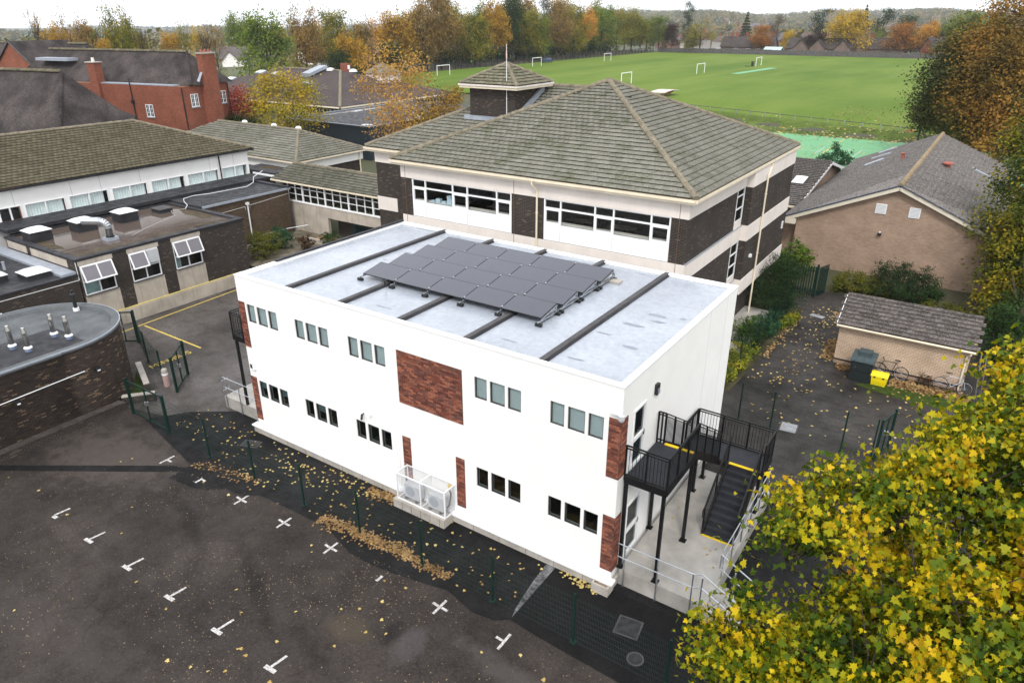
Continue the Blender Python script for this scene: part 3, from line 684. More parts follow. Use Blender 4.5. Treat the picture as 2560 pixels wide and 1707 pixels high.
# ground-floor rooms behind the glass
rm = MB()
for i in (0, 1, 2, 4, 5):
    x = WX0 + MODW * i
    rm.add([(x + .2, WY0 + .2, .5), (x + 2.6, WY0 + .2, .5), (x + 2.6, WY0 + 4, .5), (x + .2, WY0 + 4, .5), (x + .2, WY0 + .2, 2.9), (x + 2.6, WY0 + .2, 2.9), (x + 2.6, WY0 + 4, 2.9), (x + .2, WY0 + 4, 2.9)],
           [(0, 1, 2, 3), (4, 7, 6, 5), (2, 6, 7, 3), (1, 5, 6, 2), (0, 3, 7, 4)])
rm.build('interior', M['room_floor'], wb)
wdk = pm('wood_desk', (0.20, 0.13, 0.045), 0.5, 0.2, 2)
for i in (0, 1, 2, 4, 5):
    ds = MB(); x = WX0 + MODW * i
    ds.box(x + 0.35, x + 2.4, WY0 + 0.5, WY0 + 1.2, 1.15, 1.19); ds.box(x + 0.7, x + 1.6, WY0 + 2.0, WY0 + 2.7, 1.15, 1.19); ds.box(x + 0.9, x + 1.25, WY0 + 0.7, WY0 + 0.95, 1.2, 1.45)
    ds.build('desks', wdk, wb, kind='stuff')
# red brick panels: centre, corner piers, narrow strips
xc3 = WX0 + 3 * MODW
brick_panel(wb, 'x', WY0, xc3, xc3 + MODW - 0.01, 4.08, 6.14, -1, M['clad_brick'], M['clad_mortar'])
for (a, b, z0, z1) in ((xc3, xc3 + .39, .64, 2.69), (xc3 + MODW - .39, xc3 + MODW - 0.01, .64, 2.69), (WX1 - .40, WX1, 4.12, 6.14), (WX1 - .40, WX1, .64, 2.72), (WX0, WX0 + .38, 4.08, 6.1), (WX0, WX0 + .38, .62, 2.70)):
    brick_panel(wb, 'x', WY0, a, b, z0, z1, -1, M['clad_brick'], M['clad_mortar'], nmax=0)
for (z0, z1) in ((4.12, 6.14), (.64, 2.72)): brick_panel(wb, 'y', WX1, WY0 - 0.012, WY0 + 0.40, z0, z1, 1, M['clad_brick'], M['clad_mortar'], nmax=0)
# end doors
for (y0, y1, z0, z1) in doorsR:
    f = MB(); x = WX1; t = 0.07
    f.box(x - .06, x + .03, y0, y0 + t, z0, z1); f.box(x - .06, x + .03, y1 - t, y1, z0, z1); f.box(x - .06, x + .03, y0 + t, y1 - t, z1 - t, z1); f.box(x - .06, x + .03, y0 + t, y1 - t, z0, z0 + .1); f.box(x - .055, x + .028, y0 + t, y1 - t, z0 + .92, z0 + 1.04)
    d = f.build('door', M['white_trim'], wb)
    for za, zb in ((z0 + .1, z0 + .92), (z0 + 1.04, z1 - t)): MB().box(x - .03, x - .022, y0 + t, y1 - t, za, zb).build('pane', M['dark_glass'], d)
    MB().box(x - .10, x - .09, y0, y1, z0, z1).build('door_backing', pm('hall_dark', (0.05, 0.055, 0.065), 0.6), d)
    h = MB().box(x + .03, x + .055, y1 - .13, y1 - .09, z0 + .9, z0 + 1.1); h.box(x + .055, x + .075, y1 - .25, y1 - .09, z0 + 1.0, z0 + 1.03); h.build('handle', M['chrome'], d)
# joints of the end wall cladding, cable ducts
jt = MB().box(WX1 + .0005, WX1 + .003, 23.2, 23.206, .4, 7.1); jt.box(WX1 + .0005, WX1 + .003, 25.0, 25.006, .4, 7.1); jt.build('panel_joint', M['lead'], wb)
cd_ = MB().tube((xc3 - 0.32, WY0 - .02, .36), (xc3 - .32, WY0 - .02, 2.45), .012, 5); cd_.tube((xc3 - 0.20, WY0 - .02, .36), (xc3 - .20, WY0 - .02, 2.45), .012, 5); cd_.build('cable_duct', M['white_trim'], wb)
cm = MB().box(xc3 - 1.55, xc3 - 1.47, WY0 - .12, WY0, 3.02, 3.10); cm.build('bracket', M['white_trim'], wb)
t = thing('security_camera', 'small black bullet camera on white wall above ground-floor windows', 'camera', (xc3 - 1.9, WY0, 2.95))
MB().tube((xc3 - 1.9, WY0, 3.0), (xc3 - 1.9, WY0 - .10, 2.97), .02, 6).build('bracket', M['black'], t); MB().tube((xc3 - 1.95, WY0 - .06, 2.95), (xc3 - 1.80, WY0 - .24, 2.88), .045, 8).build('body', M['black'], t)
t = thing('dome_camera', 'white dome camera on corner of white building above brick pier', 'camera', (WX1, WY0, 6.2))
MB().box(WX1 - .28, WX1 + .02, WY0 - .16, WY0 - .02, 6.36, 6.42).build('bracket', M['white_trim'], t); MB().lathe([(.10, 6.36), (.10, 6.24), (.07, 6.17), (.02, 6.15)], (WX1 + .02, WY0 - .10), 12).build('dome', M['ac_white'], t)
t = thing('wall_light', 'oval dark bulkhead light high on white end wall', 'light', (WX1, 18.54, 6.13))
MB().obox((WX1 + .05, 18.54, 6.13), .05, .10, .18).build('housing', M['black'], t); MB().obox((WX1 + .105, 18.56, 6.07), .01, .06, .09).build('lens', M['lead'], t)
t = thing('alarm_box', 'white and black alarm box near left corner of white building', 'alarm box', (WX0 + .45, WY0, 3.3))
MB().obox((WX0 + .30, WY0 - .05, 3.25), .14, .05, .17).build('case', M['white_trim'], t); MB().obox((WX0 + .28, WY0 - .105, 3.24), .06, .006, .09).build('badge', M['black'], t)
# ------------------------------------------------------------------ concrete landings, black stairs, rails
ld = thing('concrete_landing', 'pale concrete landing with steps at the end of white building', 'landing', (-5.6, 19.5, 0))
MB().box(WX1 + 0.12, -4.15, 16.48, 23.3, 0.0, 0.60).build('slab', M['slab'], ld)
for k in range(3): MB().box(-4.15 + k * .32, -4.15 + (k + 1) * .32, 16.48, 17.75, 0.0, 0.45 - k * .15).build('step', M['slab'], ld)
pb = MB().box(WX1 - .45, WX1 + .13, WY0 - .45, WY0 - .03, 0.0, .10); pb.box(WX1 - .45, WX1 + .13, WY0 - .45, WY0 - .40, .10, .34); pb.box(WX1 + .07, WX1 + .13, WY0 - .40, WY0 + .29, .10, .34); pb.box(WX1 - .45, WX1 - .40, WY0 - .40, WY0 - .03, .1, .34)
pbo = pb.build('gravel_tray', M['concrete'], wb); MB().box(WX1 - .39, WX1 + .06, WY0 - .39, WY0 - .04, .10, .28).build('shingle', M['shell'], pbo)

def rail_run(parent, pts, r=0.021, mid=True, h=1.05, drop=0.5, foot=None, mat=None):
    mat = mat or M['galv']
    MB().path(pts, r, 7).build('handrail', mat, parent)
    if mid: MB().path([(p[0], p[1], p[2] - drop) for p in pts], r, 7).build('midrail', mat, parent)
gr = thing('galvanised_handrail', 'galvanised tube handrail along front edge of concrete landing', 'handrail', (-5.6, 16.42, 0))
z = 1.65
rail_run(gr, [(-7.05, 16.42, z), (-4.55, 16.42, z), (-4.35, 16.42, z + .12), (-3.35, 16.42, z - .38), (-3.2, 16.42, z - .42)])
for x, zb in ((-6.8, 0), (-5.7, 0), (-4.6, 0), (-4.32, 0), (-3.3, 0)): MB().tube((x, 16.44, zb), (x, 16.42, 1.65 if x < -4 else 1.25), .024, 7).build('post', M['galv'], gr)
gr2 = thing('galvanised_handrail', 'galvanised tube handrail along outer side of concrete landing, beside black stair', 'handrail', (-4.2, 20, 0))
rail_run(gr2, [(-4.2, 23.1, z), (-4.2, 17.9, z), (-4.15, 17.75, z - .05)])
for y in (22.9, 21.9, 20.9, 19.9, 18.9, 17.95): MB().tube((-4.17, y, 0.1), (-4.2, y, z), .024, 7).build('post', M['galv'], gr2)
lp = [(-4.2, 17.72, z - .02), (-3.2, 17.72, z - .55), (-3.2, 17.72, z - 1.1), (-4.2, 17.72, z - .55), (-4.2, 17.72, z - .02)]
MB().path(lp, .021, 7).build('handrail', M['galv'], gr2); MB().tube((-3.7, 17.72, 0.0), (-3.7, 17.72, 1.15), .022, 7).build('post', M['galv'], gr2)
bk = MB().path([(-7.0, 23.35, 1.6), (-4.3, 23.35, 1.6)], .02, 6); bk.path([(-7.0, 23.35, 1.1), (-4.3, 23.35, 1.1)], .02, 6); bk.build('handrail', M['galv'], gr2)

st = thing('fire_escape_stair', 'black steel dog-leg stair with balustrades and yellow nosings at end of white building', 'staircase', (-5.8, 19.6, .6))
S_ = M['black_steel']
DX0, DX1, DY0, DY1, DZ = WX1 + .04, -5.77, 16.60, 18.95, 4.03
LX0, LX1, LY0, LY1, LZ = -6.98, -4.25, 21.65, 22.80, 2.32
deckm = pm('dark_deck_grip', (0.030, 0.032, 0.038), 0.6, 0.2, 3, fine=0.3, fscale=80)
MB().box(DX0, DX1, DY0, DY1, DZ - .03, DZ).build('deck', deckm, st)
fr = MB(); fr.box(DX0, DX1 + .05, DY0 - .06, DY0 - .002, DZ - .20, DZ + .04); fr.box(DX1 + .002, DX1 + .06, DY0 - .001, DY1, DZ - .20, DZ + .04); fr.box(DX0, DX1, DY1 + .002, DY1 + .05, DZ - .2, DZ - .035); fr.build('deck_frame', S_, st)
MB().box(LX0, LX1, LY0, LY1, LZ - .03, LZ).build('landing_deck', deckm, st)
fr = MB(); fr.box(LX0, LX1 + .05, LY1 + .002, LY1 + .06, LZ - .2, LZ + .04); fr.box(LX1 + .002, LX1 + .06, LY0, LY1, LZ - .2, LZ + .04); fr.box(LX0 - .06, LX0 - .002, LY0, LY1, LZ - .2, LZ + .04); fr.box(LX0, LX1, LY0 - .05, LY0 - .002, LZ - .2, LZ - .035); fr.build('landing_frame', S_, st)
# flights
def flight(x0, x1, ya, za, yb, zb, n):
    for k in range(n):
        f0, f1 = k / n, (k + 1) / n; y0 = ya + (yb - ya) * f0; y1 = ya + (yb - ya) * f1; zt = za + (zb - za) * (f1 if k < n - 1 else f1 * .985)
        lo, hi = min(y0, y1), max(y0, y1)
        tr = MB().box(x0, x1, lo - .02, hi + .02, zt - .035, zt); tr.box(x0, x1, (y0 - .012), (y0 + .012), zt, zt + abs(zb - za) / n - .036)
        tr.build('tread', deckm, st)
    for x in (x0 - .03, x1 + .03): MB().bar((x, ya, za - .08), (x, yb, zb - .02), .05, .26).build('stringer', S_, st)
flight(-6.78, -5.80, DY1 + .05, DZ, LY0 - .05, LZ, 10)
flight(-5.36, -4.38, LY0 - .05, LZ, 19.60, 0.62, 10)
for (x0, x1, y, zz_) in ((-6.78, -5.80, DY1 - .03, DZ), (-5.36, -4.38, LY0 - .03, LZ), (-5.40, -4.34, 19.56, .60)):
    MB().box(x0, x1, y - .05, y + .07, zz_ + .002, zz_ + .022).build('nosing', M['yellow'], st)
# posts under
for x, y, zt in ((DX0 + .05, DY0 + .02, DZ), (DX1 - .04, DY0 + .02, DZ), (DX1 - .04, DY1 - .05, DZ), (DX0 + .05, DY1 - .05, DZ), (-6.55, 21.75, LZ), (-6.55, 22.75, LZ), (-4.3, 22.75, LZ), (-4.3, 21.75, LZ)):
    MB().box(x - .05, x + .05, y - .05, y + .05, .60, zt - .20).build('post', S_, st); MB().box(x - .11, x + .11, y - .11, y + .11, .601, .62).build('base_plate', S_, st)
# balustrades: rails, and each baluster its own bar
_bal = {}
def balus(a, b, h=1.10, gap=0.11, base=0.10, ends=True):
    a = Vector(a); b = Vector(b); d = b - a; L = Vector((d.x, d.y, 0)).length
    for hh, nm in ((h, 'top_rail'), (h - .09, 'rail'), (base, 'bottom_rail')): MB().bar(a + Vector((0, 0, hh)), b + Vector((0, 0, hh)), .045, .04 if hh == h else .03).build(nm, S_, st)
    if 'p' not in _bal: _bal['p'] = MB().box(-.024, .024, -.024, .024, 0, 1).mesh('newel', S_); _bal['b'] = MB().box(-.007, .007, -.007, .007, 0, 1).mesh('baluster', S_)
    off = -_loc[st.name]
    n = max(2, round(L / .95))
    for k in range(n + 1):
        if not ends and k in (0, n): continue
        p = a + d * (k / n); o = bpy.data.objects.new('newel', _bal['p']); COL.objects.link(o); o.parent = st; o.location = p + off + Vector((0, 0, -.1)); o.scale.z = h + .1
    m = int(L / gap)
    for k in range(1, m):
        p = a + d * (k / m); o = bpy.data.objects.new('baluster', _bal['b']); COL.objects.link(o); o.parent = st; o.location = p + off + Vector((0, 0, base)); o.scale.z = h - .09 - base
balus((DX0, DY0 - .03, DZ), (DX1 + .03, DY0 - .03, DZ)); balus((DX1 + .03, DY0 - .03, DZ), (DX1 + .03, DY1, DZ))
balus((DX0, DY1 + .0, DZ), (-6.82, DY1, DZ)); balus((-6.83, DY1, DZ), (-6.83, LY0, LZ)); balus((-5.75, DY1, DZ), (-5.75, LY0, LZ))
balus((LX0, LY1 + .03, LZ), (LX1 + .03, LY1 + .03, LZ)); balus((LX1 + .03, LY1 + .03, LZ), (LX1 + .03, LY0, LZ)); balus((LX0 - .03, LY0, LZ), (LX0 - .03, LY1, LZ))
balus((-4.33, LY0 - .05, LZ), (-4.33, 19.6, .62)); balus((-5.41, LY0 - .05, LZ), (-5.41, 19.6, .62))
hp = MB()
for x in (-5.41, -4.33): hp.path([(x, 19.6, 1.72), (x, 19.44, 1.70), (x, 19.40, 1.60), (x, 19.44, 1.38), (x, 19.56, 1.36)], .02, 6)
hp.build('rail_end', S_, st)

# landing and balcony at the far end of the white building
l2 = thing('concrete_landing', 'small pale concrete landing under black balcony at far end of white building', 'landing', (-25, 18, 0))
MB().box(-27.25, WX0 - .12, 16.64, 18.5, 0, .58).build('slab', M['slab'], l2)
MB().box(-27.6, -27.26, 16.9, 18.3, 0, .29).build('step', M['slab'], l2)
g3 = thing('galvanised_handrail', 'galvanised tube handrail round small landing at far end of white building', 'handrail', (-25.3, 17, 0))
rail_run(g3, [(WX0 - .05, 16.60, 1.6), (-26.9, 16.60, 1.6)]); rail_run(g3, [(-25.6, 18.5, 1.6), (-27.1, 18.5, 1.6), (-27.5, 18.5, 1.25)])
rail_run(g3, [(-26.9, 16.60, 1.6), (-27.1, 16.60, 1.6), (-27.35, 16.62, 1.3), (-27.35, 17.0, 1.3)])
for x, y, h in ((-24.8, 16.60, 1.6), (-26.0, 16.60, 1.6), (-27.05, 16.60, 1.6), (-27.35, 17.0, 1.3), (-25.6, 18.5, 1.6), (-27.1, 18.5, 1.6)): MB().tube((x, y, 0), (x, y, h), .024, 7).build('post', M['galv'], g3)
bc = thing('steel_balcony', 'black steel balcony on tall posts at far end of white building', 'balcony', (-24.8, 18, .58))
MB().box(-25.68, WX0 - .02, 16.66, 18.4, DZ - .03, DZ).build('deck', deckm, bc)
b_ = MB(); b_.box(-25.74, WX0 - .02, 16.60, 16.658, DZ - .2, DZ + .03); b_.box(-25.74, -25.682, 16.66, 18.4, DZ - .2, DZ + .03); b_.build('deck_frame', S_, bc)
for x, y in ((-25.64, 16.7), (-25.64, 18.3)): MB().box(x - .05, x + .05, y - .05, y + .05, .58, DZ - .2).build('post', S_, bc)
st_real = st; st = bc
balus((WX0 - .03, 16.63, DZ), (-25.71, 16.63, DZ)); balus((-25.71, 16.63, DZ), (-25.71, 18.4, DZ)); balus((-25.71, 18.4, DZ), (WX0 - .03, 18.4, DZ))
st = st_real

# ------------------------------------------------------------------ plant cage with two condensers
ac = thing('plant_cage', 'white steel mesh cage on block plinth against white wall', 'cage', (-14.45, 15.9, 0))
px0, px1, py0, py1 = -15.68, -13.28, 15.62, 16.0
pb = MB().box(px0, px1, 15.45, 15.97, 0, .36).build('plinth', M['concrete'], ac)
for k in range(1, 6):
    x = px0 + k * .44; MB().box(x - .006, x + .006, 15.444, 15.449, 0, .36).build('plinth_joint', M['clad_mortar'], pb)
X0, X1, Y0, Y1, Z0, Z1 = -15.52, -13.30, 15.56, 16.16, .37, 1.50
fm = MB(); e = .022
for x in (X0, (X0 + X1) / 2, X1):
    for y in (Y0, Y1): fm.box(x - e, x + e, y - e, y + e, Z0, Z1)
for zz_ in (Z0 + e, Z1 - e):
    for y in (Y0, Y1): fm.box(X0 + e, X1 - e, y - e + .001, y + e - .001, zz_ - e + .001, zz_ + e - .001)
    for x in (X0, (X0 + X1) / 2, X1): fm.box(x - e + .002, x + e - .002, Y0 + e, Y1 - e, zz_ - e + .002, zz_ + e - .002)
fm.build('frame', M['white_trim'], ac)
def wiremesh(p0, U, V, lu, lv, gu, gv_, r):
    b = MB(); p0 = Vector(p0); U = Vector(U); V = Vector(V)
    for k in range(int(lu / gu) + 1): b.tube(p0 + U * (k * gu), p0 + U * (k * gu) + V * lv, r, 3, cap=False)
    for k in range(int(lv / gv_) + 1): b.tube(p0 + V * (k * gv_), p0 + V * (k * gv_) + U * lu, r, 3, cap=False)
    return b
wm = M['ac_white']; hl = (X1 - X0) / 2 - .05
for s in (0, 1):
    xa = X0 + .03 + s * (X1 - X0) / 2
    wiremesh((xa, Y0, Z0), (1, 0, 0), (0, 0, 1), hl, Z1 - Z0, .04, .04, .0022).build('mesh_panel', wm, ac)
    wiremesh((xa, Y0, Z1), (1, 0, 0), (0, 1, 0), hl, Y1 - Y0, .04, .04, .0022).build('mesh_panel', wm, ac)
for x in (X0, X1): wiremesh((x, Y0, Z0), (0, 1, 0), (0, 0, 1), Y1 - Y0, Z1 - Z0, .04, .04, .0022).build('mesh_panel', wm, ac)
for cx, lab in ((-14.98, 'pale grey condenser unit in the half of the white cage away from the stair'), (-13.86, 'pale grey condenser unit in the half of the white cage beside black pipe')):
    c = thing('condenser_unit', lab, 'air conditioner', (cx, 15.85, .37), group='condensers in the cage')
    MB().box(cx - .34, cx + .34, 15.72, 16.02, .45, 1.02).build('casing', M['ac_white'], c)
    g_ = MB().lathe([(.21, 0), (.21, .015)], n=18); g_.v = [(cx - .07 + v[0], 15.719 - v[2], .74 + v[1]) for v in g_.v]; g_.build('fan_grille', M['lead'], c)
    for s in (-.25, .25): MB().box(cx + s - .05, cx + s + .05, 15.66, 16.05, .37, .449).build('foot', M['black'], c)
pp = MB().path([(-13.45, 15.85, .6), (-13.40, 15.95, .7), (-13.40, 16.05, 1.1), (-13.5, 16.1, 1.2)], .03, 6)
t = thing('insulated_pipe', 'black insulated pipe bending up beside condenser in the cage', 'pipe', (-13.45, 15.9, .4)); pp.build('pipe', M['black'], t); MB().obox((-13.52, 16.13, 1.35), .05, .03, .07).build('isolator', M['yellow'], t)

# ------------------------------------------------------------------ mesh fences and gates
def mesh_fence(label, pts, h=1.75, mat=None, gu=.05, gv_=.2):
    mat = mat or M['green_steel']
    f = thing('mesh_fence', label, 'fence', (pts[0][0], pts[0][1], 0))
    for p in pts:
        MB().box(p[0] - .03, p[0] + .03, p[1] - .03, p[1] + .03, 0, h + .08).build('post', mat, f)
        MB().box(p[0] - .09, p[0] + .09, p[1] - .09, p[1] + .09, .013, .03).build('base_plate', mat, f)
    for a, b in zip(pts[:-1], pts[1:]):
        a = Vector((*a, .06)); b = Vector((*b, .06)); d = b - a; L = d.length; U = d / L
        m_ = MB()
        for k in range(int(L / gu)): p = a + U * (k * gu + .03); m_.tube(p, p + Vector((0, 0, h - .05)), .0017, 3, cap=False)
        n = Vector((-U.y, U.x, 0)) * .006
        for k in range(int((h - .05) / gv_) + 1):
            for s in (-1, 1): m_.tube(a + n * s + Vector((0, 0, k * gv_)), b + n * s + Vector((0, 0, k * gv_)), .0024, 3, cap=False)
        m_.build('mesh_panel', mat, f)
    return f
mesh_fence('long dark green mesh fence between car park and white building', [(-27.32, 13.80)] + [(-24.21 + 2.865 * k, 13.63) for k in range(7)] + [(-4.15, 13.6), (-1.3, 13.5), (1.5, 13.4)])
mesh_fence('dark green mesh fence across the path behind the stair', [(-7.0, 28.7), (-5.58, 28.65), (-2.65, 28.6), (-1.5, 28.6)], 1.85)
mesh_fence('dark green mesh fence beside rounded brick block, along minibus yard', [(-37.5, 18.4), (-34.66, 17.25), (-31.9, 16.4)], 1.7)
mesh_fence('dark green mesh fence threading the hedge beside the path', [(-8.5, 30.6), (-8.5, 33.4), (-8.45, 36.3), (-8.4, 39.2), (-8.35, 42.0)], 1.8)
def leaf_gate(name, label, a, b, h, solid=False):
    g = thing(name, label, 'gate', (*a, 0)); a = Vector((*a, 0)); b = Vector((*b, 0)); G_ = M['green_steel']
    U = (b - a).normalized()
    for p in (a, b): MB().box(p.x - .05, p.x + .05, p.y - .05, p.y + .05, 0, h + .08).build('post', G_, g)
    i0 = a + U * .09; i1 = b - U * .09; f = MB()
    for zz_ in (.1, h - .03): f.bar(i0 + Vector((0, 0, zz_)), i1 + Vector((0, 0, zz_)), .05, .06)
    for k in (0, .5, 1): p = i0 + (i1 - i0) * k; f.bar(p + Vector((0, 0, .1)), p + Vector((0, 0, h)), .05, .05)
    f.build('frame', G_, g)
    L = (i1 - i0).length; m_ = MB()
    for k in range(int(L / .05)): p = i0 + U * (k * .05); m_.tube(p + Vector((0, 0, .1)), p + Vector((0, 0, h)), .0028, 3, cap=False)
    for k in range(int(h / .2)): m_.tube(i0 + Vector((0, 0, .15 + k * .2)), i1 + Vector((0, 0, .15 + k * .2)), .0035, 3, cap=False)
    m_.build('mesh_panel', G_, g)
    c = i0 + (i1 - i0) * .5; MB().obox((c.x, c.y, h * .55), .08, .06, .09).build('lock', M['galv'], g)
    return g
leaf_gate('vehicle_gate', 'closed dark green double gate beside rounded brick block', (-30.23, 13.86), (-27.4, 13.83), 1.75)
leaf_gate('yard_gate', 'dark green framed gate standing open at corner of the minibus yard', (-38.6, 17.6), (-37.54, 18.45), 1.85)
leaf_gate('yard_gate', 'dark green gate leaf swung open edge-on beside the pink bollard', (-30.43, 16.18), (-31.7, 17.6), 1.8)
leaf_gate('path_gate', 'dark green gate leaf standing open at the end of the path fence', (-1.37, 28.75), (-1.05, 30.0), 1.8)
bo = thing('bollard', 'fluted pinkish concrete bollard with white band by green gate', 'bollard', (-31.45, 16.3, 0), local=True)
MB().lathe([(.15, 0), (.15, .62)], n=12).build('shaft', pm('pink_concrete', (0.40, 0.27, 0.25), 0.85, 0.15, 5), bo); MB().lathe([(.155, .62), (.155, .72)], n=12).build('band', M['white_trim'], bo); MB().lathe([(.15, .72), (.15, .86), (.12, .93), (.03, .96)], n=12).build('cap', M['concrete'], bo)
# ------------------------------------------------------------------ solar array on the white roof
rk = thing('solar_mounting', 'galvanised rails and black feet carrying the solar panels on white roof', 'mounting frame', (-15.6, 21.5, 7.1))
SX0, SPW = -19.76, 1.655
rowname = ['front row by the car park', 'second row from the car park', 'third row from the car park', 'rear row by the hipped roof']
colname = ['first from balcony end', 'second from balcony end', 'middle of five', 'second from stair end', 'last at stair end']
pmesh = frm = None
for r in range(4):
    yl = 18.86 + 1.455 * r; yh = yl + 1.04; zl, zh = 7.35, 7.54
    for c in range(5):
        x = SX0 + SPW * c
        t = thing('solar_module', 'dark solar module, %s, %s' % (colname[c], rowname[r]), 'solar panel', (x + SPW / 2, yl, zl), group='solar panels on the white roof', local=True)
        if pmesh is None:
            sl = Vector((0, yh - yl, zh - zl)); L = sl.length; a = math.atan2(zh - zl, yh - yl); hw = SPW / 2 - .008
            Rx = Matrix.Rotation(a, 3, 'X')
            def tl(b): b.v = [tuple(Rx @ Vector(v)) for v in b.v]; return b
            pmesh = tl(MB().box(-hw + .012, hw - .012, .012, L - .012, -.004, .004)).mesh('cells', M['solar'])
            q = MB(); q.box(-hw, hw, 0, .012, -.035, .006); q.box(-hw, hw, L - .012, L, -.035, .006); q.box(-hw, -hw + .012, .012, L - .012, -.035, .006); q.box(hw - .012, hw, .012, L - .012, -.035, .006)
            frm = tl(q).mesh('frame', M['black'])
            q = MB()
            for yy in (.10, L - .10): q.box(hw - .02, hw + .036, yy - .03, yy + .03, .006, .02)
            clm = tl(q).mesh('clamp', M['galv'])
        for nm, me in (('cells', pmesh), ('frame', frm)) + ((('clamp', clm),) if c < 4 else ()):
            o = bpy.data.objects.new(nm, me); COL.objects.link(o); o.parent = t
    for c in range(6):
        x = SX0 + SPW * c
        MB().bar((x, yl - .22, zl - .10), (x, yh + .12, zl - .10), .04, .04).build('rail', M['galv'], rk)
        MB().bar((x, yl, zl - .06), (x, yh, zh - .06), .03, .04).build('strut', M['galv'], rk); MB().bar((x, yh - .04, zl - .1), (x, yh - .04, zh - .05), .03, .03).build('strut', M['galv'], rk)
        for yy in (yl - .16, yh + .02): MB().box(x - .12, x + .12, yy - .06, yy + .06, 7.11, 7.21).build('foot', M['black'], rk)
    # wind deflector along the open rear edge
    MB().add([(SX0, yh, zh - .04), (SX0 + 5 * SPW, yh, zh - .04), (SX0 + 5 * SPW, yh + .12, 7.28), (SX0, yh + .12, 7.28)], [(0, 1, 2, 3)]).build('deflector', M['black'], rk)
MB().box(SX0 + 5 * SPW + .02, SX0 + 5 * SPW + .42, 23.9, 24.25, 7.11, 7.20).build('ballast', M['concrete'], rk)
MB().path([(SX0 + SPW - .1, 18.5, 7.2), (SX0 + SPW - .12, 18.45, 7.45), (SX0 + SPW - .02, 18.5, 7.5)], .03, 6).build('cable_gland', M['black'], rk)

# ------------------------------------------------------------------ main three-level school block
mb = thing('classroom_block', 'dark brick classroom block with big hipped mossy roof and cream bands', 'building', (-19.2, 38.4, 0))
EX0, EX1, EY0, EY1, EZ = -28.1, -10.35, 29.65, 47.2, 9.4
AP = Vector((-19.22, 38.42, 13.3)); WLX0, WLX1, WLY0, WLY1 = -27.72, -10.75, 30.05, 46.8
DB, CR = M['dark_brick'], M['cream']
# front: windows bands in two storeys
def win_band(parent, x0, x1, z0, z1, y, holes_out, small_first=True):
    pass
cols1 = [-26.93, -25.98, -24.06, -23.07, -21.15, -20.21]; cols2 = [-18.25, -17.30, -15.40, -14.41, -12.50, -11.55]
holes = [(-27.0, -20.21, 6.28, 8.36), (-18.31, -11.53, 6.28, 8.36)]
lo = [(a, b, z0 - 3.1, z1 - 3.1) for a, b, z0, z1 in holes]
# brick skin with openings, cream bands proud of it
holed_wall(mb, 'x', WLY0, WLY0 + .25, WLX0, WLX1, -.3, 9.2, holes + lo, DB)
pier_h = [(36.98, 38.22, 6.30, 8.40), (36.98, 38.22, 3.2, 5.45)]
holed_wall(mb, 'y', WLX1 - .25, WLX1, WLY0 + .251, WLY1 - .251, -.3, 9.2, pier_h, DB)
MB().box(WLX0, WLX1, WLY1 - .25, WLY1, -.3, 9.2).build('wall', DB, mb); MB().box(WLX0, WLX0 + .25, WLY0 + .251, WLY1 - .251, -.3, 9.2).build('wall', DB, mb)
def band(z0, z1, pr=.04, front=(WLX0, WLX1 + .04), side=(WLY0, WLY1)):
    b = MB(); b.box(front[0], front[1], WLY0 - pr, WLY0 - .001, z0, z1); b.build('cream_band', CR, mb)
    b = MB(); b.box(WLX1 + .001, WLX1 + pr, side[0] - .0005, side[1], z0, z1); b.build('cream_band', CR, mb)
band(8.38, 9.14); band(5.45, 6.26); band(2.35, 3.16)
lip = MB(); 
for z0 in (6.26, 3.16): lip.box(WLX1 + .001, WLX1 + .07, WLY0, WLY1, z0, z0 + .035)
lip.build('lead_lip', M['lead'], mb)
# brick pier boxes breaking forward on the side elevation, beside the stair window
for z0, z1, m_ in ((6.30, 8.38, DB), (3.2, 5.45, DB)): MB().box(WLX1 + .001, WLX1 + .38, 38.30, 46.75, z0, z1).build('projecting_pier', m_, mb)
for z0, z1 in ((8.38, 9.14), (5.45, 6.30), (2.35, 3.2)): MB().box(WLX1 + .041, WLX1 + .42, 38.27, 46.78, z0, z1).build('projecting_band', CR, mb)
for z0, z1 in ((6.66, 8.67), (3.5, 5.45)):
    b = MB(); x = WLX1; t = .05; y0, y1 = 36.98, 38.22
    b.box(x - .05, x + .02, y0, y0 + t, z0, z1); b.box(x - .05, x + .02, y1 - t, y1, z0, z1)
    hh = (z1 - z0) / 3
    for k in range(4): b.box(x - .05, x + .02, y0 + t, y1 - t, z0 + k * hh - (t if k == 3 else 0), z0 + k * hh + (0 if k == 3 else t))
    w = b.build('window', M['white_trim'], mb)
    for k in range(3): MB().box(x - .03, x - .024, y0 + t, y1 - t, z0 + k * hh + t, z0 + (k + 1) * hh - (t if k == 2 else 0)).build('pane', M['dark_glass'], w)
    MB().box(x - .24, x - .23, y0, y1, z0, z1).build('stair_backing', M['room'], w)
    MB().box(x - .055, x + .015, y0, y1, z0 - .40, z0 - .001).build('spandrel', CR, w)
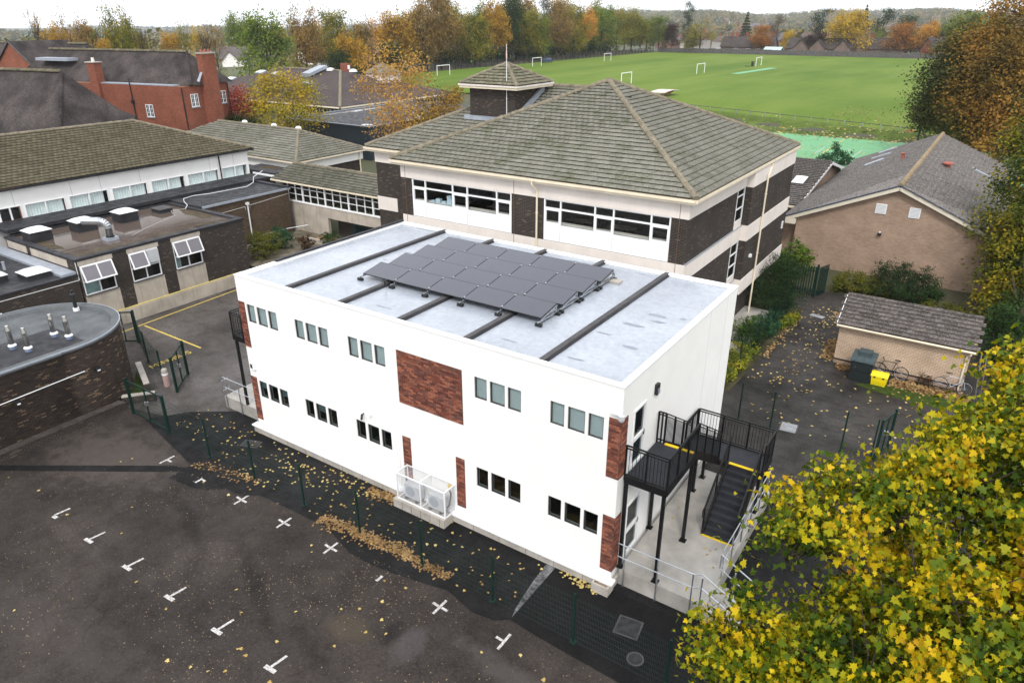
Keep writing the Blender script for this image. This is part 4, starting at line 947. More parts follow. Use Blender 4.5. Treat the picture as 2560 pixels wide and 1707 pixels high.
# window walls: white frames, panels, panes
def window_wall(cols, dz, glass=M['glass']):
    y = WLY0 - .005; z0, z1, zt, zs, zb = 6.28 + dz, 8.37 + dz, 7.93 + dz, 7.17 + dz, 7.13 + dz
    f = MB(); t = .07; ya, yb = y, y + .08
    f.box(cols[0], cols[-1], ya, yb, z1 - .04, z1)
    edges = [cols[0]] + [c for c in cols[1:-1]] + [cols[-1]]
    xs_ = []
    for k, c in enumerate(edges):
        a, b = (c, c + t) if k == 0 else ((c - t, c) if k == len(edges) - 1 else (c - t / 2, c + t / 2)); xs_.append((a, b)); f.box(a, b, ya - .012, yb, z0, z1 - .041)
    for k in range(len(xs_) - 1):
        a, b = xs_[k][1], xs_[k + 1][0]; f.box(a, b, ya, yb, zt - .05, zt + .03); f.box(a, b, ya, yb, z0, (zb if k in (1, 3) else zs))
        if k in (0, 2, 4): f.box(a, a + .06, ya - .01, yb - .01, zs, zt - .05); f.box(b - .06, b, ya - .01, yb - .01, zs, zt - .05); f.box(a + .06, b - .06, ya - .01, yb - .01, zt - .12, zt - .05); f.box(a + .06, b - .06, ya - .01, yb - .01, zs, zs + .05)
    w = f.build('window', M['white_trim'], mb)
    for k in range(len(xs_) - 1):
        a, b = xs_[k][1], xs_[k + 1][0]
        for za, zc in ((zt + .03, z1 - .04), (zb if k in (1, 3) else zs, zt - .05)): MB().box(a, b, y + .035, y + .041, za, zc).build('pane', glass, w)
    jo = MB()
    for c in (cols[1], cols[3]): jo.box(c - .004, c + .004, ya - .016, ya - .0125, z0, zb)
    jo.build('panel_joint', M['lead'], w)
for dz in (0, -3.1):
    window_wall(cols1, dz); window_wall(cols2, dz)
# classrooms seen through the glass
ri = MB()
for x0, x1 in ((-27.2, -19.4), (-19.2, -11.2)):
    ri.add([(x0, WLY0 + .3, 6.0), (x1, WLY0 + .3, 6.0), (x1, 36.5, 6.0), (x0, 36.5, 6.0), (x0, WLY0 + .3, 8.9), (x1, WLY0 + .3, 8.9), (x1, 36.5, 8.9), (x0, 36.5, 8.9)], [(0, 1, 2, 3), (4, 7, 6, 5), (2, 6, 7, 3), (1, 5, 6, 2), (0, 3, 7, 4)])
ri.build('interior', pm('classroom_interior', (0.085, 0.075, 0.055), 0.9, 0.35, 0.6), mb)
tb = MB(); chm = MB()
for x0 in (-26.4, -23.6, -21.6, -18.4, -16.0, -13.6):
    for y0 in (30.9, 32.6, 34.2):
        tb.box(x0, x0 + 1.5, y0, y0 + .6, 6.70, 6.73)
        for cx in (x0 + .35, x0 + 1.1):
            chm.box(cx - .2, cx + .2, y0 + .75, y0 + 1.1, 6.43, 6.46); chm.box(cx - .2, cx + .2, y0 + 1.08, y0 + 1.11, 6.6, 6.85)
            for sx in (-.18, .18):
                for yy in (.78, 1.08): chm.box(cx + sx - .012, cx + sx + .012, y0 + yy - .012, y0 + yy + .012, 6.0, 6.43)
tb.build('classroom_tables', M['desk'], mb, kind='stuff'); chm.build('classroom_chairs', M['black'], mb, kind='stuff')
bx_ = MB()
for x, z0, z1, w in ((-25.35, 7.14, 7.36, .30), (-24.95, 7.14, 7.26, .28), (-24.55, 7.14, 7.30, .34), (-24.53, 7.305, 7.45, .32), (-24.56, 7.455, 7.60, .30), (-25.75, 7.14, 7.22, .3)): bx_.box(x - w / 2, x + w / 2, WLY0 + .28, WLY0 + .5, z0, z1)
bx_.build('boxes_on_sill', pm('pale_blue_paper', (0.55, 0.68, 0.76), 0.7, 0.05, 2), mb, kind='stuff')
MB().box(-27.2, -11.2, WLY0 + .26, WLY0 + .62, 7.09, 7.13).build('inner_sill', M['cream'], mb)
# eaves: fascia, gutter, soffit
ev = MB(); g = .02
ev.box(EX0, EX1, EY0, EY1, EZ - .26, EZ - .24); ev.build('soffit', CR, mb)
gt = MB()
gt.box(EX0 - .02, EX1 + .02, EY0 - .10, EY0, EZ - .15, EZ - .03); gt.box(EX1, EX1 + .10, EY0 - .1, EY1, EZ - .151, EZ - .031); gt.build('gutter', M['gutter'], mb)
fs = MB(); fs.box(EX0, EX1, EY0 + .001, EY0 + .03, EZ - .27, EZ - .02); fs.box(EX1 - .03, EX1 - .001, EY0 + .031, EY1, EZ - .27, EZ - .02); fs.build('fascia', M['gutter'], mb)
dk = MB(); C = [Vector((EX0, EY0, EZ)), Vector((EX1, EY0, EZ)), Vector((EX1, EY1, EZ)), Vector((EX0, EY1, EZ))]
dn = Vector((0, 0, -.02))
dk.add([c + dn for c in C] + [AP + dn], [(0, 1, 4), (1, 2, 4), (2, 3, 4), (3, 0, 4)]); dk.build('roof_deck', M['clad_mortar'], mb)
W_ = EX1 - EX0; D_ = EY1 - EY0; sl = math.hypot(D_ / 2, AP.z - EZ)
SF = Vector((0, D_ / 2, AP.z - EZ)).normalized(); SR = Vector((-W_ / 2, 0, AP.z - EZ)).normalized(); slr = math.hypot(W_ / 2, AP.z - EZ)
tiles(mb, C[0], (1, 0, 0), SF, [(0, -.04), (W_, -.04), (W_ / 2, sl)], .345, .33, M['tile_green'], 300)
tiles(mb, C[1], (0, 1, 0), SR, [(0, -.04), (D_, -.04), (D_ / 2, slr)], .345, .33, M['tile_green'], 0)
tiles(mb, C[3], (0, -1, 0), Vector((W_ / 2, 0, AP.z - EZ)), [(0, -.04), (D_, -.04), (D_ / 2, slr)], .345, .33, M['tile_green'], 0)
up = Vector((0, 0, .05))
for c in C: ridge(mb, c + up, AP + up, .30, .12)
MB().obox((AP.x - 1.1, AP.y - 1.4, 12.75), .12, .10, .03).build('vent_tile', M['black'], mb); MB().obox((AP.x + 1.7, AP.y - .9, 12.62), .14, .10, .03).build('vent_tile', M['black'], mb)
# downpipes and lightning tapes
def downpipe(parent, x, y, z0, z1, r=.045, mat=None, kick=None, name='downpipe'):
    b = MB(); mat = mat or M['gutter']
    if kick: b.path([(kick[0], kick[1], z1 + .35), (kick[0], kick[1], z1 + .12), (x, y, z1 - .25), (x, y, z0)], r, 7)
    else: b.tube((x, y, z0), (x, y, z1), r, 7)
    z = z0 + .8
    while z < z1 - .4: b.box(x - r - .02, x + r + .02, y - .02, y + .03, z, z + .04); z += 1.7
    return b.build(name, mat, parent)
downpipe(mb, -18.62, WLY0 - .10, 0, 8.95, .05, kick=(-18.72, EY0 - .05))
downpipe(mb, WLX1 + .50, 40.6, 0, 8.85, .05, kick=(EX1 + .05, 41.3))
downpipe(mb, -28.35, WLY0 + .8, 0, 8.9, .05, mat=M['white_trim'])
cu = pm('copper_tape', (0.16, 0.075, 0.045), 0.7)
for x in (-27.4, -20.05, -11.15): MB().box(x - .012, x + .012, WLY0 - .046, WLY0 - .0405, 5.4, 9.14).build('lightning_tape', cu, mb)
# wing behind, at the left, with its own hip
wg = MB()
VX0, VY0, VY1 = -32.3, 31.96, 47.1
wx0, wy0 = VX0 + .4, VY0 + .42
wg.box(wx0, WLX0 - .001, wy0, wy0 + .25, -.3, 9.2); wg.box(wx0, wx0 + .25, wy0 + .251, 46.8, -.3, 9.2); wg.build('wing_wall', DB, mb)
b = MB(); b.box(wx0 - .03, WLX0 - .05, wy0 - .04, wy0 - .001, 8.45, 9.14); b.box(wx0 - .04, wx0 - .001, wy0 - .039, 46.8, 8.45, 9.139); b.box(wx0 - .03, -30.3, wy0 - .04, wy0 - .001, 5.5, 6.33); b.box(wx0 - .04, wx0 - .001, wy0 - .039, 46.8, 5.5, 6.329); b.build('cream_band', CR, mb)
pr_ = MB().box(-28.9, -28.2, wy0 - .9, wy0 - .002, -.3, 8.5); pr_.build('brick_return', DB, mb); MB().box(-28.92, -28.18, wy0 - .93, wy0 - .003, 5.5, 6.33).build('cream_band', CR, mb)
gt = MB(); gt.box(VX0 - .02, EX0 + .6, VY0 - .10, VY0, EZ - .15, EZ - .03); gt.box(VX0 - .1, VX0, VY0 - .1, VY1, EZ - .151, EZ - .031); gt.box(VX0, EX0 + .5, VY0 + .001, VY0 + .03, EZ - .27, EZ - .02); gt.box(VX0, -27.8, VY0 + .031, VY1, EZ - .26, EZ - .24); gt.build('gutter', M['gutter'], mb)
RZ, RY = 12.75, (VY0 + VY1) / 2; RX = VX0 + (RY - VY0); RX2 = -20.5
dk = MB().add([(VX0, VY0, EZ - .02), (-18, VY0, EZ - .02), (RX2, RY, RZ - .02), (RX, RY, RZ - .02), (VX0, VY1, EZ - .02), (-18, VY1, EZ - .02)], [(0, 1, 2, 3), (0, 3, 4), (4, 3, 2, 5)]); dk.build('roof_deck', M['clad_mortar'], mb)
hs = RY - VY0; sl2 = math.hypot(hs, RZ - EZ)
tiles(mb, (VX0, VY0, EZ), (1, 0, 0), (0, hs, RZ - EZ), [(0, -.04), (5.2, -.04), (RX2 - VX0, sl2), (hs, sl2)], .345, .33, M['tile_green'], 0)
tiles(mb, (VX0, VY1, EZ), (0, -1, 0), (hs, 0, RZ - EZ), [(0, -.04), (VY1 - VY0, -.04), (hs, sl2)], .345, .33, M['tile_green'], 0)
ridge(mb, (VX0, VY0, EZ + .05), (RX, RY, RZ + .05), .28, .11); ridge(mb, (RX, RY, RZ + .05), (RX2, RY, RZ + .05), .28, .11)
# brick roof tower
tx0, tx1, ty0, ty1 = -27.4, -23.35, 35.25, 39.15
ix = .42
MB().box(tx0 + ix, tx1 - ix, ty0 + ix, ty1 - ix, 10.6, 12.85).build('tower_wall', DB, mb)
fl = MB(); fl.box(tx0 + ix - .25, tx1 - ix + .12, ty0 + ix - .30, ty0 + ix - .001, 11.0, 11.22); fl.build('lead_flashing', M['lead'], mb)
fl = MB().slab([(tx1 - ix + .001, ty0 + ix - .1, 11.0), (tx1 - ix + .14, ty0 + ix - .1, 11.0), (tx1 - ix + .14, ty1 - ix, 12.55), (tx1 - ix + .001, ty1 - ix, 12.55)], (0, 0, .32)); fl.build('lead_flashing', M['lead'], mb)
MB().box(tx0 - .02, tx1 + .02, ty0 - .02, ty1 + .02, 12.80, 12.93).build('tower_eave', M['gutter'], mb)
MB().box(tx0 - .08, tx1 + .08, ty0 - .08, ty1 + .08, 12.931, 13.02).build('tower_eave', CR, mb)
ta = Vector(((tx0 + tx1) / 2, (ty0 + ty1) / 2, 14.08)); TC = [Vector((tx0, ty0, 13.03)), Vector((tx1, ty0, 13.03)), Vector((tx1, ty1, 13.03)), Vector((tx0, ty1, 13.03))]
MB().add(TC + [ta], [(0, 1, 4), (1, 2, 4), (2, 3, 4), (3, 0, 4)]).build('tower_deck', M['clad_mortar'], mb)
hw = (tx1 - tx0) / 2; rise = ta.z - 13.03; s3 = math.hypot((ty1 - ty0) / 2, rise); M['tile_moss'] = randmat('very_mossy_tile', [(0.12, 0.115, 0.075), (0.16, 0.15, 0.10), (0.20, 0.185, 0.13)], moss=(0.050, 0.050, 0.010), mossamt=0.95, mscale=2.0, lichen=.35)
tiles(mb, TC[0], (1, 0, 0), (0, (ty1 - ty0) / 2, rise), [(0, -.03), (2 * hw, -.03), (hw, s3)], .30, .33, M['tile_moss'], 0, name='tower_tile'); tiles(mb, TC[1], (0, 1, 0), (-hw, 0, rise), [(0, -.03), (ty1 - ty0, -.03), ((ty1 - ty0) / 2, s3)], .30, .33, M['tile_moss'], 0, name='tower_tile')
for c in TC: ridge(mb, c + up * .6, ta + up * .6, .22, .09)
ma = thing('radio_mast', 'slim white mast bracketed to brick roof tower', 'mast', (-24.25, 35.55, 11.2))
MB().tube((-24.25, 35.55, 11.2), (-24.25, 35.55, 15.2), .025, 6, .016).build('pole', M['white_trim'], ma); MB().tube((-24.25, 35.55, 14.45), (-24.25, 35.55, 14.85), .04, 6).build('antenna', pm('pinkish_antenna', (0.6, 0.42, 0.36), 0.5), ma)
b = MB(); b.tube((-24.25, 35.55, 12.3), (-24.2, 35.68, 12.3), .015, 5); b.tube((-24.25, 35.55, 11.5), (-24.2, 35.68, 11.5), .015, 5); b.build('bracket', M['galv'], ma)
t = thing('security_camera', 'white camera on dark brick wall above hedge beside cream downpipe', 'camera', (WLX1 + .39, 39.3, 4.3)); MB().obox((WLX1 + .45, 39.4, 4.35), .07, .09, .08).build('body', M['white_trim'], t); MB().obox((WLX1 + .405, 39.55, 4.38), .02, .05, .05).build('bracket', M['ac_white'], t)
t = thing('wall_unit', 'small white box fixed to dark brick wall near tan annexe', 'junction box', (WLX1 + .39, 46.0, 4.6)); MB().obox((WLX1 + .42, 46.0, 4.65), .03, .12, .22).build('case', M['white_trim'], t); MB().obox((WLX1 + .455, 46.0, 4.65), .004, .08, .16).build('cover', M['ac_white'], t)
# raised landing and steps beside the side wall
ls = thing('entrance_steps', 'stone steps with yellow nosings beside dark brick wall behind hedge', 'steps', (-9.8, 33.6, 0))
MB().box(WLX1 + .01, -8.9, 34.6, 41.5, 0, .55).build('landing', M['slab'], ls)
for k in range(3):
    MB().box(WLX1 + .01, -9.0, 34.6 - .35 * (k + 1), 34.6 - .35 * k, 0, .55 - .14 * (k + 1)).build('step', M['batten'], ls)
    MB().box(WLX1 + .01, -9.0, 34.6 - .35 * k - .06, 34.6 - .35 * k + .002, .55 - .14 * k + .001, .55 - .14 * k + .012).build('nosing', M['yellow_paint'], ls)
# ------------------------------------------------------------------ left: flat-roofed classrooms, rounded plant block, hall, link, older red school
def on_plane(u, v, P, N):
    a, b, c = _ray(u, v); d = c2w(a, b, c); o = Vector((0, 0, CAM_H)); N = Vector(N); t = (Vector(P) - o).dot(N) / d.dot(N); return o + d * t
PC = M['panel_concrete']
fb = thing('flat_classroom_block', 'flat-roofed dark brick classroom block with open white windows and flooded roof', 'building', (-45, 23, 0))
FX0, FX1, FY0, FY1, FZ = -49.3, -41.0, 17.75, 28.7, 4.38
wnd = [(17.86, 19.66, 2.23, 3.96), (20.66, 22.48, 2.22, 3.95), (23.46, 25.32, 2.22, 3.96)]
holed_wall(fb, 'y', FX1 - .25, FX1, FY0 + .001, FY1, -.2, 4.25, wnd, M['dark_brick'])
MB().box(FX0, FX1 - .25, FY1 - .25, FY1, -.2, 4.25).build('wall', M['dark_brick'], fb); MB().box(FX0, FX1 - .25, FY0, FY0 + .25, 0, 4.25).build('wall', M['dark_brick'], fb)
for (y0, y1, z0, z1) in wnd:      # concrete panels above and below each window
    for a, b in ((0.82, z0 - .06), (z1 + .02, 4.24)): MB().box(FX1 + .001, FX1 + .035, y0 - .05, y1 + .1, a, b).build('concrete_panel', PC, fb)
for y0, y1 in ((18.0, 21.2), (21.4, 23.4), (23.6, 28.1)): pass
sp = MB(); sp.box(FX1 - 5.2, FX1 - 1.0, FY0 - .03, FY0 - .001, 3.75, 4.2); sp.box(FX1 - 8.1, FX1 - 5.7, FY0 - .03, FY0 - .001, 3.75, 4.2); sp.build('concrete_panel', PC, fb)
# parapet edges and standing water
pe = MB(); pe.box(FX1 - .42, FX1 + .06, FY0 - .06, FY1 + .06, 4.25, FZ); pe.box(FX0, FX1 - .42, FY0 - .06, FY0 + .32, 4.25, FZ - .001); pe.box(FX0, FX1 - .42, FY1 - .34, FY1 + .06, 4.25, FZ - .001); pe.box(FX0 - .2, FX0 + .2, FY0 + .32, FY1 - .34, 4.25, FZ + .02); pe.build('roof_edge', M['felt'], fb)
MB().box(FX0, FX1 - .1, FY0 + .1, FY1 - .1, 4.10, 4.27).build('flooded_roof', M['water_roof'], fb)
ed = MB()
rr = random.Random(11)
def blob(b, cx, cy, sx, sy, z, n=14):
    pts = []
    for k in range(n):
        t = 2 * math.pi * k / n; q = rr.uniform(.7, 1.1); pts.append((cx + sx * q * math.cos(t), cy + sy * q * math.sin(t), z))
    b.poly(pts)
for cx, cy, sx, sy in ((-41.9, 19.6, .55, 1.6), (-41.8, 24.0, .35, 2.6), (-41.9, 27.0, .5, 1.2), (-45, 27.9, 2.2, .5), (-46.0, 18.5, 2.4, .35)): blob(ed, cx, cy, sx, sy, 4.275)
ed.build('silt', pm('roof_silt', (0.07, 0.055, 0.035), 0.85, 0.4, 2.5), fb, kind='stuff')
MB().box(FX1 - .42, FX1 + .01, FY1 + .0, FY1 + .0001, 4.25, 4.26)
# windows: fixed lower lights, upper vents propped open
for i, (y0, y1, z0, z1) in enumerate(wnd):
    x = FX1; t = .05; zm = z0 + .78; ym = (y0 + y1) / 2; f = MB()
    f.box(x - .06, x + .02, y0, y0 + t, z0, z1); f.box(x - .06, x + .02, y1 - t, y1, z0, z1); f.box(x - .06, x + .02, y0 + t, y1 - t, z0, z0 + t); f.box(x - .06, x + .02, y0 + t, y1 - t, z1 - t, z1); f.box(x - .06, x + .02, y0 + t, y1 - t, zm - .03, zm + .03); f.box(x - .055, x + .015, ym - .03, ym + .03, z0 + t, zm - .03)
    w = f.build('window', M['white_trim'], fb)
    for a, b in ((y0 + t, ym - .03), (ym + .03, y1 - t)): MB().box(x - .03, x - .024, a, b, z0 + t, zm - .03).build('pane', M['glass'], w)
    MB().box(x - .15, x + .10, y0, y1, z0 - .05, z0 - .002).build('sill', M['batten'], w)
    # opened sash hinged at the head
    h0 = z1 - .02; an = R(19); L = z1 - zm
    yA, yB = (y0, y1) if i != 1 else (y0, ym + .1)
    s = MB(); dx, dz = math.sin(an), -math.cos(an)
    def q(l, o=0): return (x + .03 + l * dx + o * dz * -1, h0 + l * dz + o * dx)
    for a, b, l0, l1 in ((yA, yA + .08, 0, L), (yB - .08, yB, 0, L), (yA + .08, yB - .08, 0, .08), (yA + .08, yB - .08, L - .08, L), ((yA + yB) / 2 - .04, (yA + yB) / 2 + .04, .08, L - .08)):
        if i == 1 and a > yA + .3 and b < yB - .1 and l1 == L - .08: continue
        p0, p1 = q(l0), q(l1); s.slab([(p0[0], a, p0[1]), (p0[0], b, p0[1]), (p1[0], b, p1[1]), (p1[0], a, p1[1])], (.05 * math.cos(an), 0, .05 * math.sin(an)))
    sa = s.build('open_sash', M['white_trim'], w)
    p0, p1 = q(.08), q(L - .08)
    MB().slab([(p0[0] + .02, yA + .08, p0[1] + .012), (p0[0] + .02, yB - .08, p0[1] + .012), (p1[0] + .02, yB - .08, p1[1] + .012), (p1[0] + .02, yA + .08, p1[1] + .012)], (.004, 0, .003)).build('obscured_pane', pm('grey_obscured_glass', (0.19, 0.18, 0.20), 0.4, 0.05), sa)
    if i == 1: MB().box(x - .02, x + .16, ym + .16, y1 - t, zm + .12, z1 - .06).build('louvre_box', M['ac_white'], w)
    MB().box(x - .9, x - .88, y0, y1, z0 - .2, z1).build('room_backing', M['room'], w)
    MB().box(x - .28, x - .25, y0 + .1, y0 + (1.0 if i == 0 else .5), z0, zm).build('screen', pm('pale_blue_screen', (0.30, 0.42, 0.42), 0.5), w) if i != 1 else None
pl_ = MB().box(FX1 + .001, FX1 + .28, 13.0, 27.8, -.05, .80).build('plinth_wall', PC, fb)
cw = MB().tube((FX1 + .15, 17.2, .86), (FX1 + .15, 27.9, .86), .035, 7)
t = thing('yellow_handrail', 'yellow tube rail along top of concrete plinth beside minibus yard', 'handrail', (FX1 + .15, 22, .8)); cw.build('rail', pm('pale_yellow_paint', (0.70, 0.58, 0.20), 0.6, 0.1), t)
for y in (17.6, 20, 22.5, 25, 27.4): MB().tube((FX1 + .15, y, .8), (FX1 + .15, y, .86), .02, 6).build('bracket', M['galv'], t)
# roof lights and duct
def rooflight(x, y, w, d, z0, h, label, group='dome rooflights on the flat roofs'):
    t = thing('rooflight', label, 'rooflight', (x, y, z0), group=group)
    MB().box(x - w/2, x + w/2, y - d/2, y + d/2, z0, z0 + h).build('kerb', M['felt'], t)
    n = 8; b = MB(); vs = []
    for i in range(n + 1):
        for j in range(n + 1):
            a, c = i / n * 2 - 1, j / n * 2 - 1; vs.append((x + a * w * .53, y + c * d * .53, z0 + h + .02 + .17 * (1 - a**4) * (1 - c**4)))
    b.add(vs, [(i * (n + 1) + j, (i + 1) * (n + 1) + j, (i + 1) * (n + 1) + j + 1, i * (n + 1) + j + 1) for i in range(n) for j in range(n)]); b.build('dome', M['skylight'], t, smooth=True)
    MB().box(x - w * .54, x + w * .54, y - d * .54, y + d * .54, z0 + h, z0 + h + .03).build('rim', M['white_trim'], t)
rooflight(-47.2, 18.72, 1.15, 1.2, 4.27, .62, 'white dome rooflight on flooded roof, nearest the lower roof')
rooflight(-47.2, 21.45, 1.15, 1.2, 4.27, .62, 'white dome rooflight on flooded roof, beside silver duct elbow')
rooflight(-47.2, 24.2, 1.15, 1.2, 4.27, .62, 'white dome rooflight on flooded roof, farthest along toward link')
lid = thing('roof_hatch', 'flat dark roof hatch on flooded roof beyond the domes', 'hatch', (-47.4, 27.0, 4.27)); MB().box(-48.0, -46.9, 26.5, 27.4, 4.27, 4.5).build('kerb', M['felt'], lid); MB().box(-48.05, -46.85, 26.45, 27.45, 4.5, 4.56).build('lid', M['batten'], lid)
du = thing('extract_duct', 'silver elbow extract duct on square base on flooded roof', 'duct', (-43.6, 21.2, 4.27))
MB().box(-43.95, -43.3, 20.85, 21.55, 4.27, 4.45).build('base', M['lead'], du); MB().lathe([(.27, 4.45), (.20, 4.55), (.19, 5.0)], (-43.62, 21.2), 14).build('collar', M['black'], du, smooth=True)
pts = [(-43.62, 21.2, 4.98)] + [(-43.62 - .35 * (1 - math.cos(a)), 21.2 - .22 * (1 - math.cos(a)), 5.0 + .42 * math.sin(a)) for a in [R(k) for k in range(15, 91, 15)]] + [(-44.8, 20.35, 5.44)]
b = MB()
for k in range(len(pts) - 1): b.tube(pts[k], pts[k + 1], .20 + (.02 if k == len(pts) - 2 else 0), 12)
b.build('elbow', M['galv'], du)
# lower wing of the same block
fb2 = thing('flat_store_block', 'lower flat-roofed dark brick wing with rooflights beside rounded block', 'building', (-45, 14, 0))
MB().box(-50, FX1 - .001, 6, FY0 - .07, -.2, 3.45).build('wall', M['dark_brick'], fb2); MB().box(-50.1, FX1 + .05, 5.9, FY0 - .065, 3.451, 3.56).build('roof', M['felt'], fb2)
MB().box(-50, FX1 - .1, 16.9, FY0 - .075, 3.561, 3.70).build('upstand', M['lead'], fb2)
MB().box(FX1 + .001, FX1 + .02, 7, 17.72, 3.20, 3.23).build('white_conduit', M['white_trim'], fb2); MB().box(FX1 + .001, FX1 + .02, 17.69, 17.72, 3.231, 4.24).build('white_conduit', M['white_trim'], fb2)
f = MB(); f.box(FX1 + .001, FX1 + .03, 12.0, 13.6, 2.55, 2.62); f.box(FX1 + .001, FX1 + .03, 13.53, 13.6, 1.9, 2.549); w = f.build('window', M['white_trim'], fb2); MB().box(FX1 + .001, FX1 + .01, 12, 13.53, 1.9, 2.549).build('pane', M['black'], w)
rooflight(-42.6, 16.2, 1.25, 1.2, 3.56, .28, 'white dome rooflight on lower dark roof below the concrete panels')
rooflight(-43.3, 14.7, .7, .7, 3.56, .35, 'small square rooflight on lower dark roof at edge of photo')
rt_ = thing('roof_vent', 'stub grey vent pipe on lower dark roof', 'vent', (-45.2, 15.8, 3.56)); MB().tube((-45.2, 15.8, 3.56), (-45.2, 15.8, 4.0), .07, 8).build('pipe', M['lead'], rt_); MB().tube((-45.2, 15.8, 4.0), (-45.2, 15.8, 4.03), .09, 8).build('cap', M['lead'], rt_)
MB().box(-49.5, -46.2, 9, 16.0, 3.57, 4.1).build('roof_step', M['felt'], fb2)

# rounded brick plant block
dr = thing('rounded_plant_block', 'rounded brown brick block with flat grey roof and steel flues', 'building', (-34.6, 12.6, 0))
CXd, CYd, RD = -34.62, 12.62, 3.32
prof = [(CXd + RD, -2.0), (CXd + RD, CYd - .6)] + [(CXd + RD * math.cos(t), CYd + RD * math.sin(t)) for t in np.linspace(-.18, math.pi, 40)] + [(CXd - RD, -2.0)]
def drum_wall(prof, z0, z1, mat, name, parent):
    b = MB(); n = len(prof); vs = [(p[0], p[1], z0) for p in prof] + [(p[0], p[1], z1) for p in prof]; b.add(vs, [(i, i + 1, n + i + 1, n + i) for i in range(n - 1)])
    o = b.build(name, mat, parent, smooth=True); uvl = o.data.uv_layers.new(name='UVMap'); s = [0]
    for a, c in zip(prof[:-1], prof[1:]): s.append(s[-1] + math.hypot(c[0] - a[0], c[1] - a[1]))
    for pl in o.data.polygons:
        for li, vi in zip(pl.loop_indices, pl.vertices): uvl.data[li].uv = (s[vi % n], z0 if vi < n else z1)
    return o
drum_wall(prof, -.1, 3.50, M['drum_brick'], 'wall', dr)
def ring(prof, off):
    out = []
    for (x, y) in prof:
        if y < CYd - .3: out.append((x + (off if x > CXd else -off), y))
        else: r = math.hypot(x - CXd, y - CYd); out.append((CXd + (x - CXd) * (r + off) / r, CYd + (y - CYd) * (r + off) / r))
    return out
o1, i1, i2 = ring(prof, .06), ring(prof, -.30), ring(prof, -.42)
b = MB(); n = len(prof)
for P_, zs in ((o1, (3.42, 3.56)),): pass
vs = [(p[0], p[1], 3.42) for p in o1] + [(p[0], p[1], 3.56) for p in o1] + [(p[0], p[1], 3.56) for p in i1] + [(p[0], p[1], 3.36) for p in i2]
b.add(vs, [(k * n + i, k * n + i + 1, (k + 1) * n + i + 1, (k + 1) * n + i) for k in range(3) for i in range(n - 1)]); b.build('roof_rim', M['grit_felt'], dr, smooth=False)
b = MB(); vs = [(p[0], p[1], 3.51) for p in o1]; e_ = ring(prof, .075); vs = [(p[0], p[1], 3.50) for p in e_] + [(p[0], p[1], 3.575) for p in e_] + [(p[0], p[1], 3.575) for p in ring(prof, .03)]
b.add(vs, [(k * n + i, k * n + i + 1, (k + 1) * n + i + 1, (k + 1) * n + i) for k in range(2) for i in range(n - 1)]); b.build('drip_trim', M['lead'], dr)
MB().poly([(p[0], p[1], 3.40) for p in ring(prof, -.2)]).build('roof', M['grit_felt'], dr)
MB().box(-34.6, -31.62, 9.9, 13.35, 3.402, 3.43).build('new_felt', M['felt'], dr)
for (x, y, lab) in ((-33.67, 11.18, 'steel flue on rounded block, nearest the photo edge'), (-32.85, 11.45, 'steel flue on rounded block, second along the front pair'), (-33.53, 12.85, 'steel flue on rounded block, rear one of the pair by the curve'), (-32.73, 13.1, 'steel flue on rounded block, nearest the curved rim')):
    t = thing('steel_flue', lab, 'flue', (x, y, 3.43), group='bright steel flues')
    MB().lathe([(.15, 3.43), (.14, 3.56)], (x, y), 12).build('base', pm('blue_grey_boot', (0.14, 0.19, 0.30), 0.5), t); MB().lathe([(.17, 3.56), (.17, 3.60), (.115, 3.66)], (x, y), 12).build('storm_collar', M['white_trim'], t); MB().lathe([(.11, 3.62), (.11, 4.28), (.07, 4.50), (.05, 4.50)], (x, y), 12).build('pipe', M['chrome'], t, smooth=False)
t = thing('black_flue', 'black flue with cowl at the back of rounded block roof', 'flue', (-35.86, 15.0, 3.43)); MB().lathe([(.14, 3.43), (.14, 3.6)], (-35.86, 15.0), 10).build('base', M['white_trim'], t); MB().lathe([(.085, 3.6), (.085, 4.15)], (-35.86, 15.0), 10).build('pipe', M['black'], t); MB().lathe([(.13, 4.15), (.13, 4.3), (.06, 4.36), (.06, 4.5)], (-35.86, 15.0), 10).build('cowl', M['black'], t)
cf = thing('conduit_run', 'white conduit with two floodlights along curved brown brick wall', 'conduit', (CXd + RD, 10, 2.3))
MB().tube((CXd + RD + .03, 5, 2.12), (CXd + RD + .03, 12.75, 2.35), .02, 6).build('conduit', M['white_trim'], cf)
for y, z in ((9.9, 2.12), (13.25, 2.28)): MB().obox((CXd + RD + .09, y, z), .08, .12, .08).build('floodlight', M['black'], cf); MB().obox((CXd + RD + .15, y + .02, z - .06), .05, .06, .025).build('lamp_glass', M['white_trim'], cf)
kw = thing('brick_kerb_wall', 'low dark brick kerb wall with coping at foot of rounded block', 'wall', (-31.0, 10, 0)); MB().box(CXd + RD + .001, -30.92, -2, 13.95, 0, .30).build('wall', M['dark_brick'], kw); 
for k in range(70): MB().box(CXd + RD + .001, -30.89, -1.9 + k * .225, -1.9 + k * .225 + .213, .301, .375).build('coping_brick', M['dark_brick_course'], kw)
pw = thing('planter_wall', 'low brick wall round mossy bed beside green gates', 'wall', (-32.6, 15.2, 0))
MB().bar((-34.2, 16.5, .22), (-31.6, 15.4, .22), .24, .44).build('wall', M['dark_brick'], pw); MB().bar((-34.2, 16.5, .46), (-31.6, 15.4, .46), .27, .05).build('coping', M['concrete'], pw); MB().bar((-31.5, 14.1, .18), (-30.6, 15.2, .18), .24, .36).build('wall', M['dark_brick'], pw); MB().bar((-31.5, 14.1, .39), (-30.6, 15.2, .39), .27, .05).build('coping', M['concrete'], pw)
MB().prism([(-34.0, 16.2), (-33.0, 15.5), (-31.6, 14.3), (-30.7, 15.1), (-31.7, 15.3)], 0, .1).build('soil', M['moss'], pw)

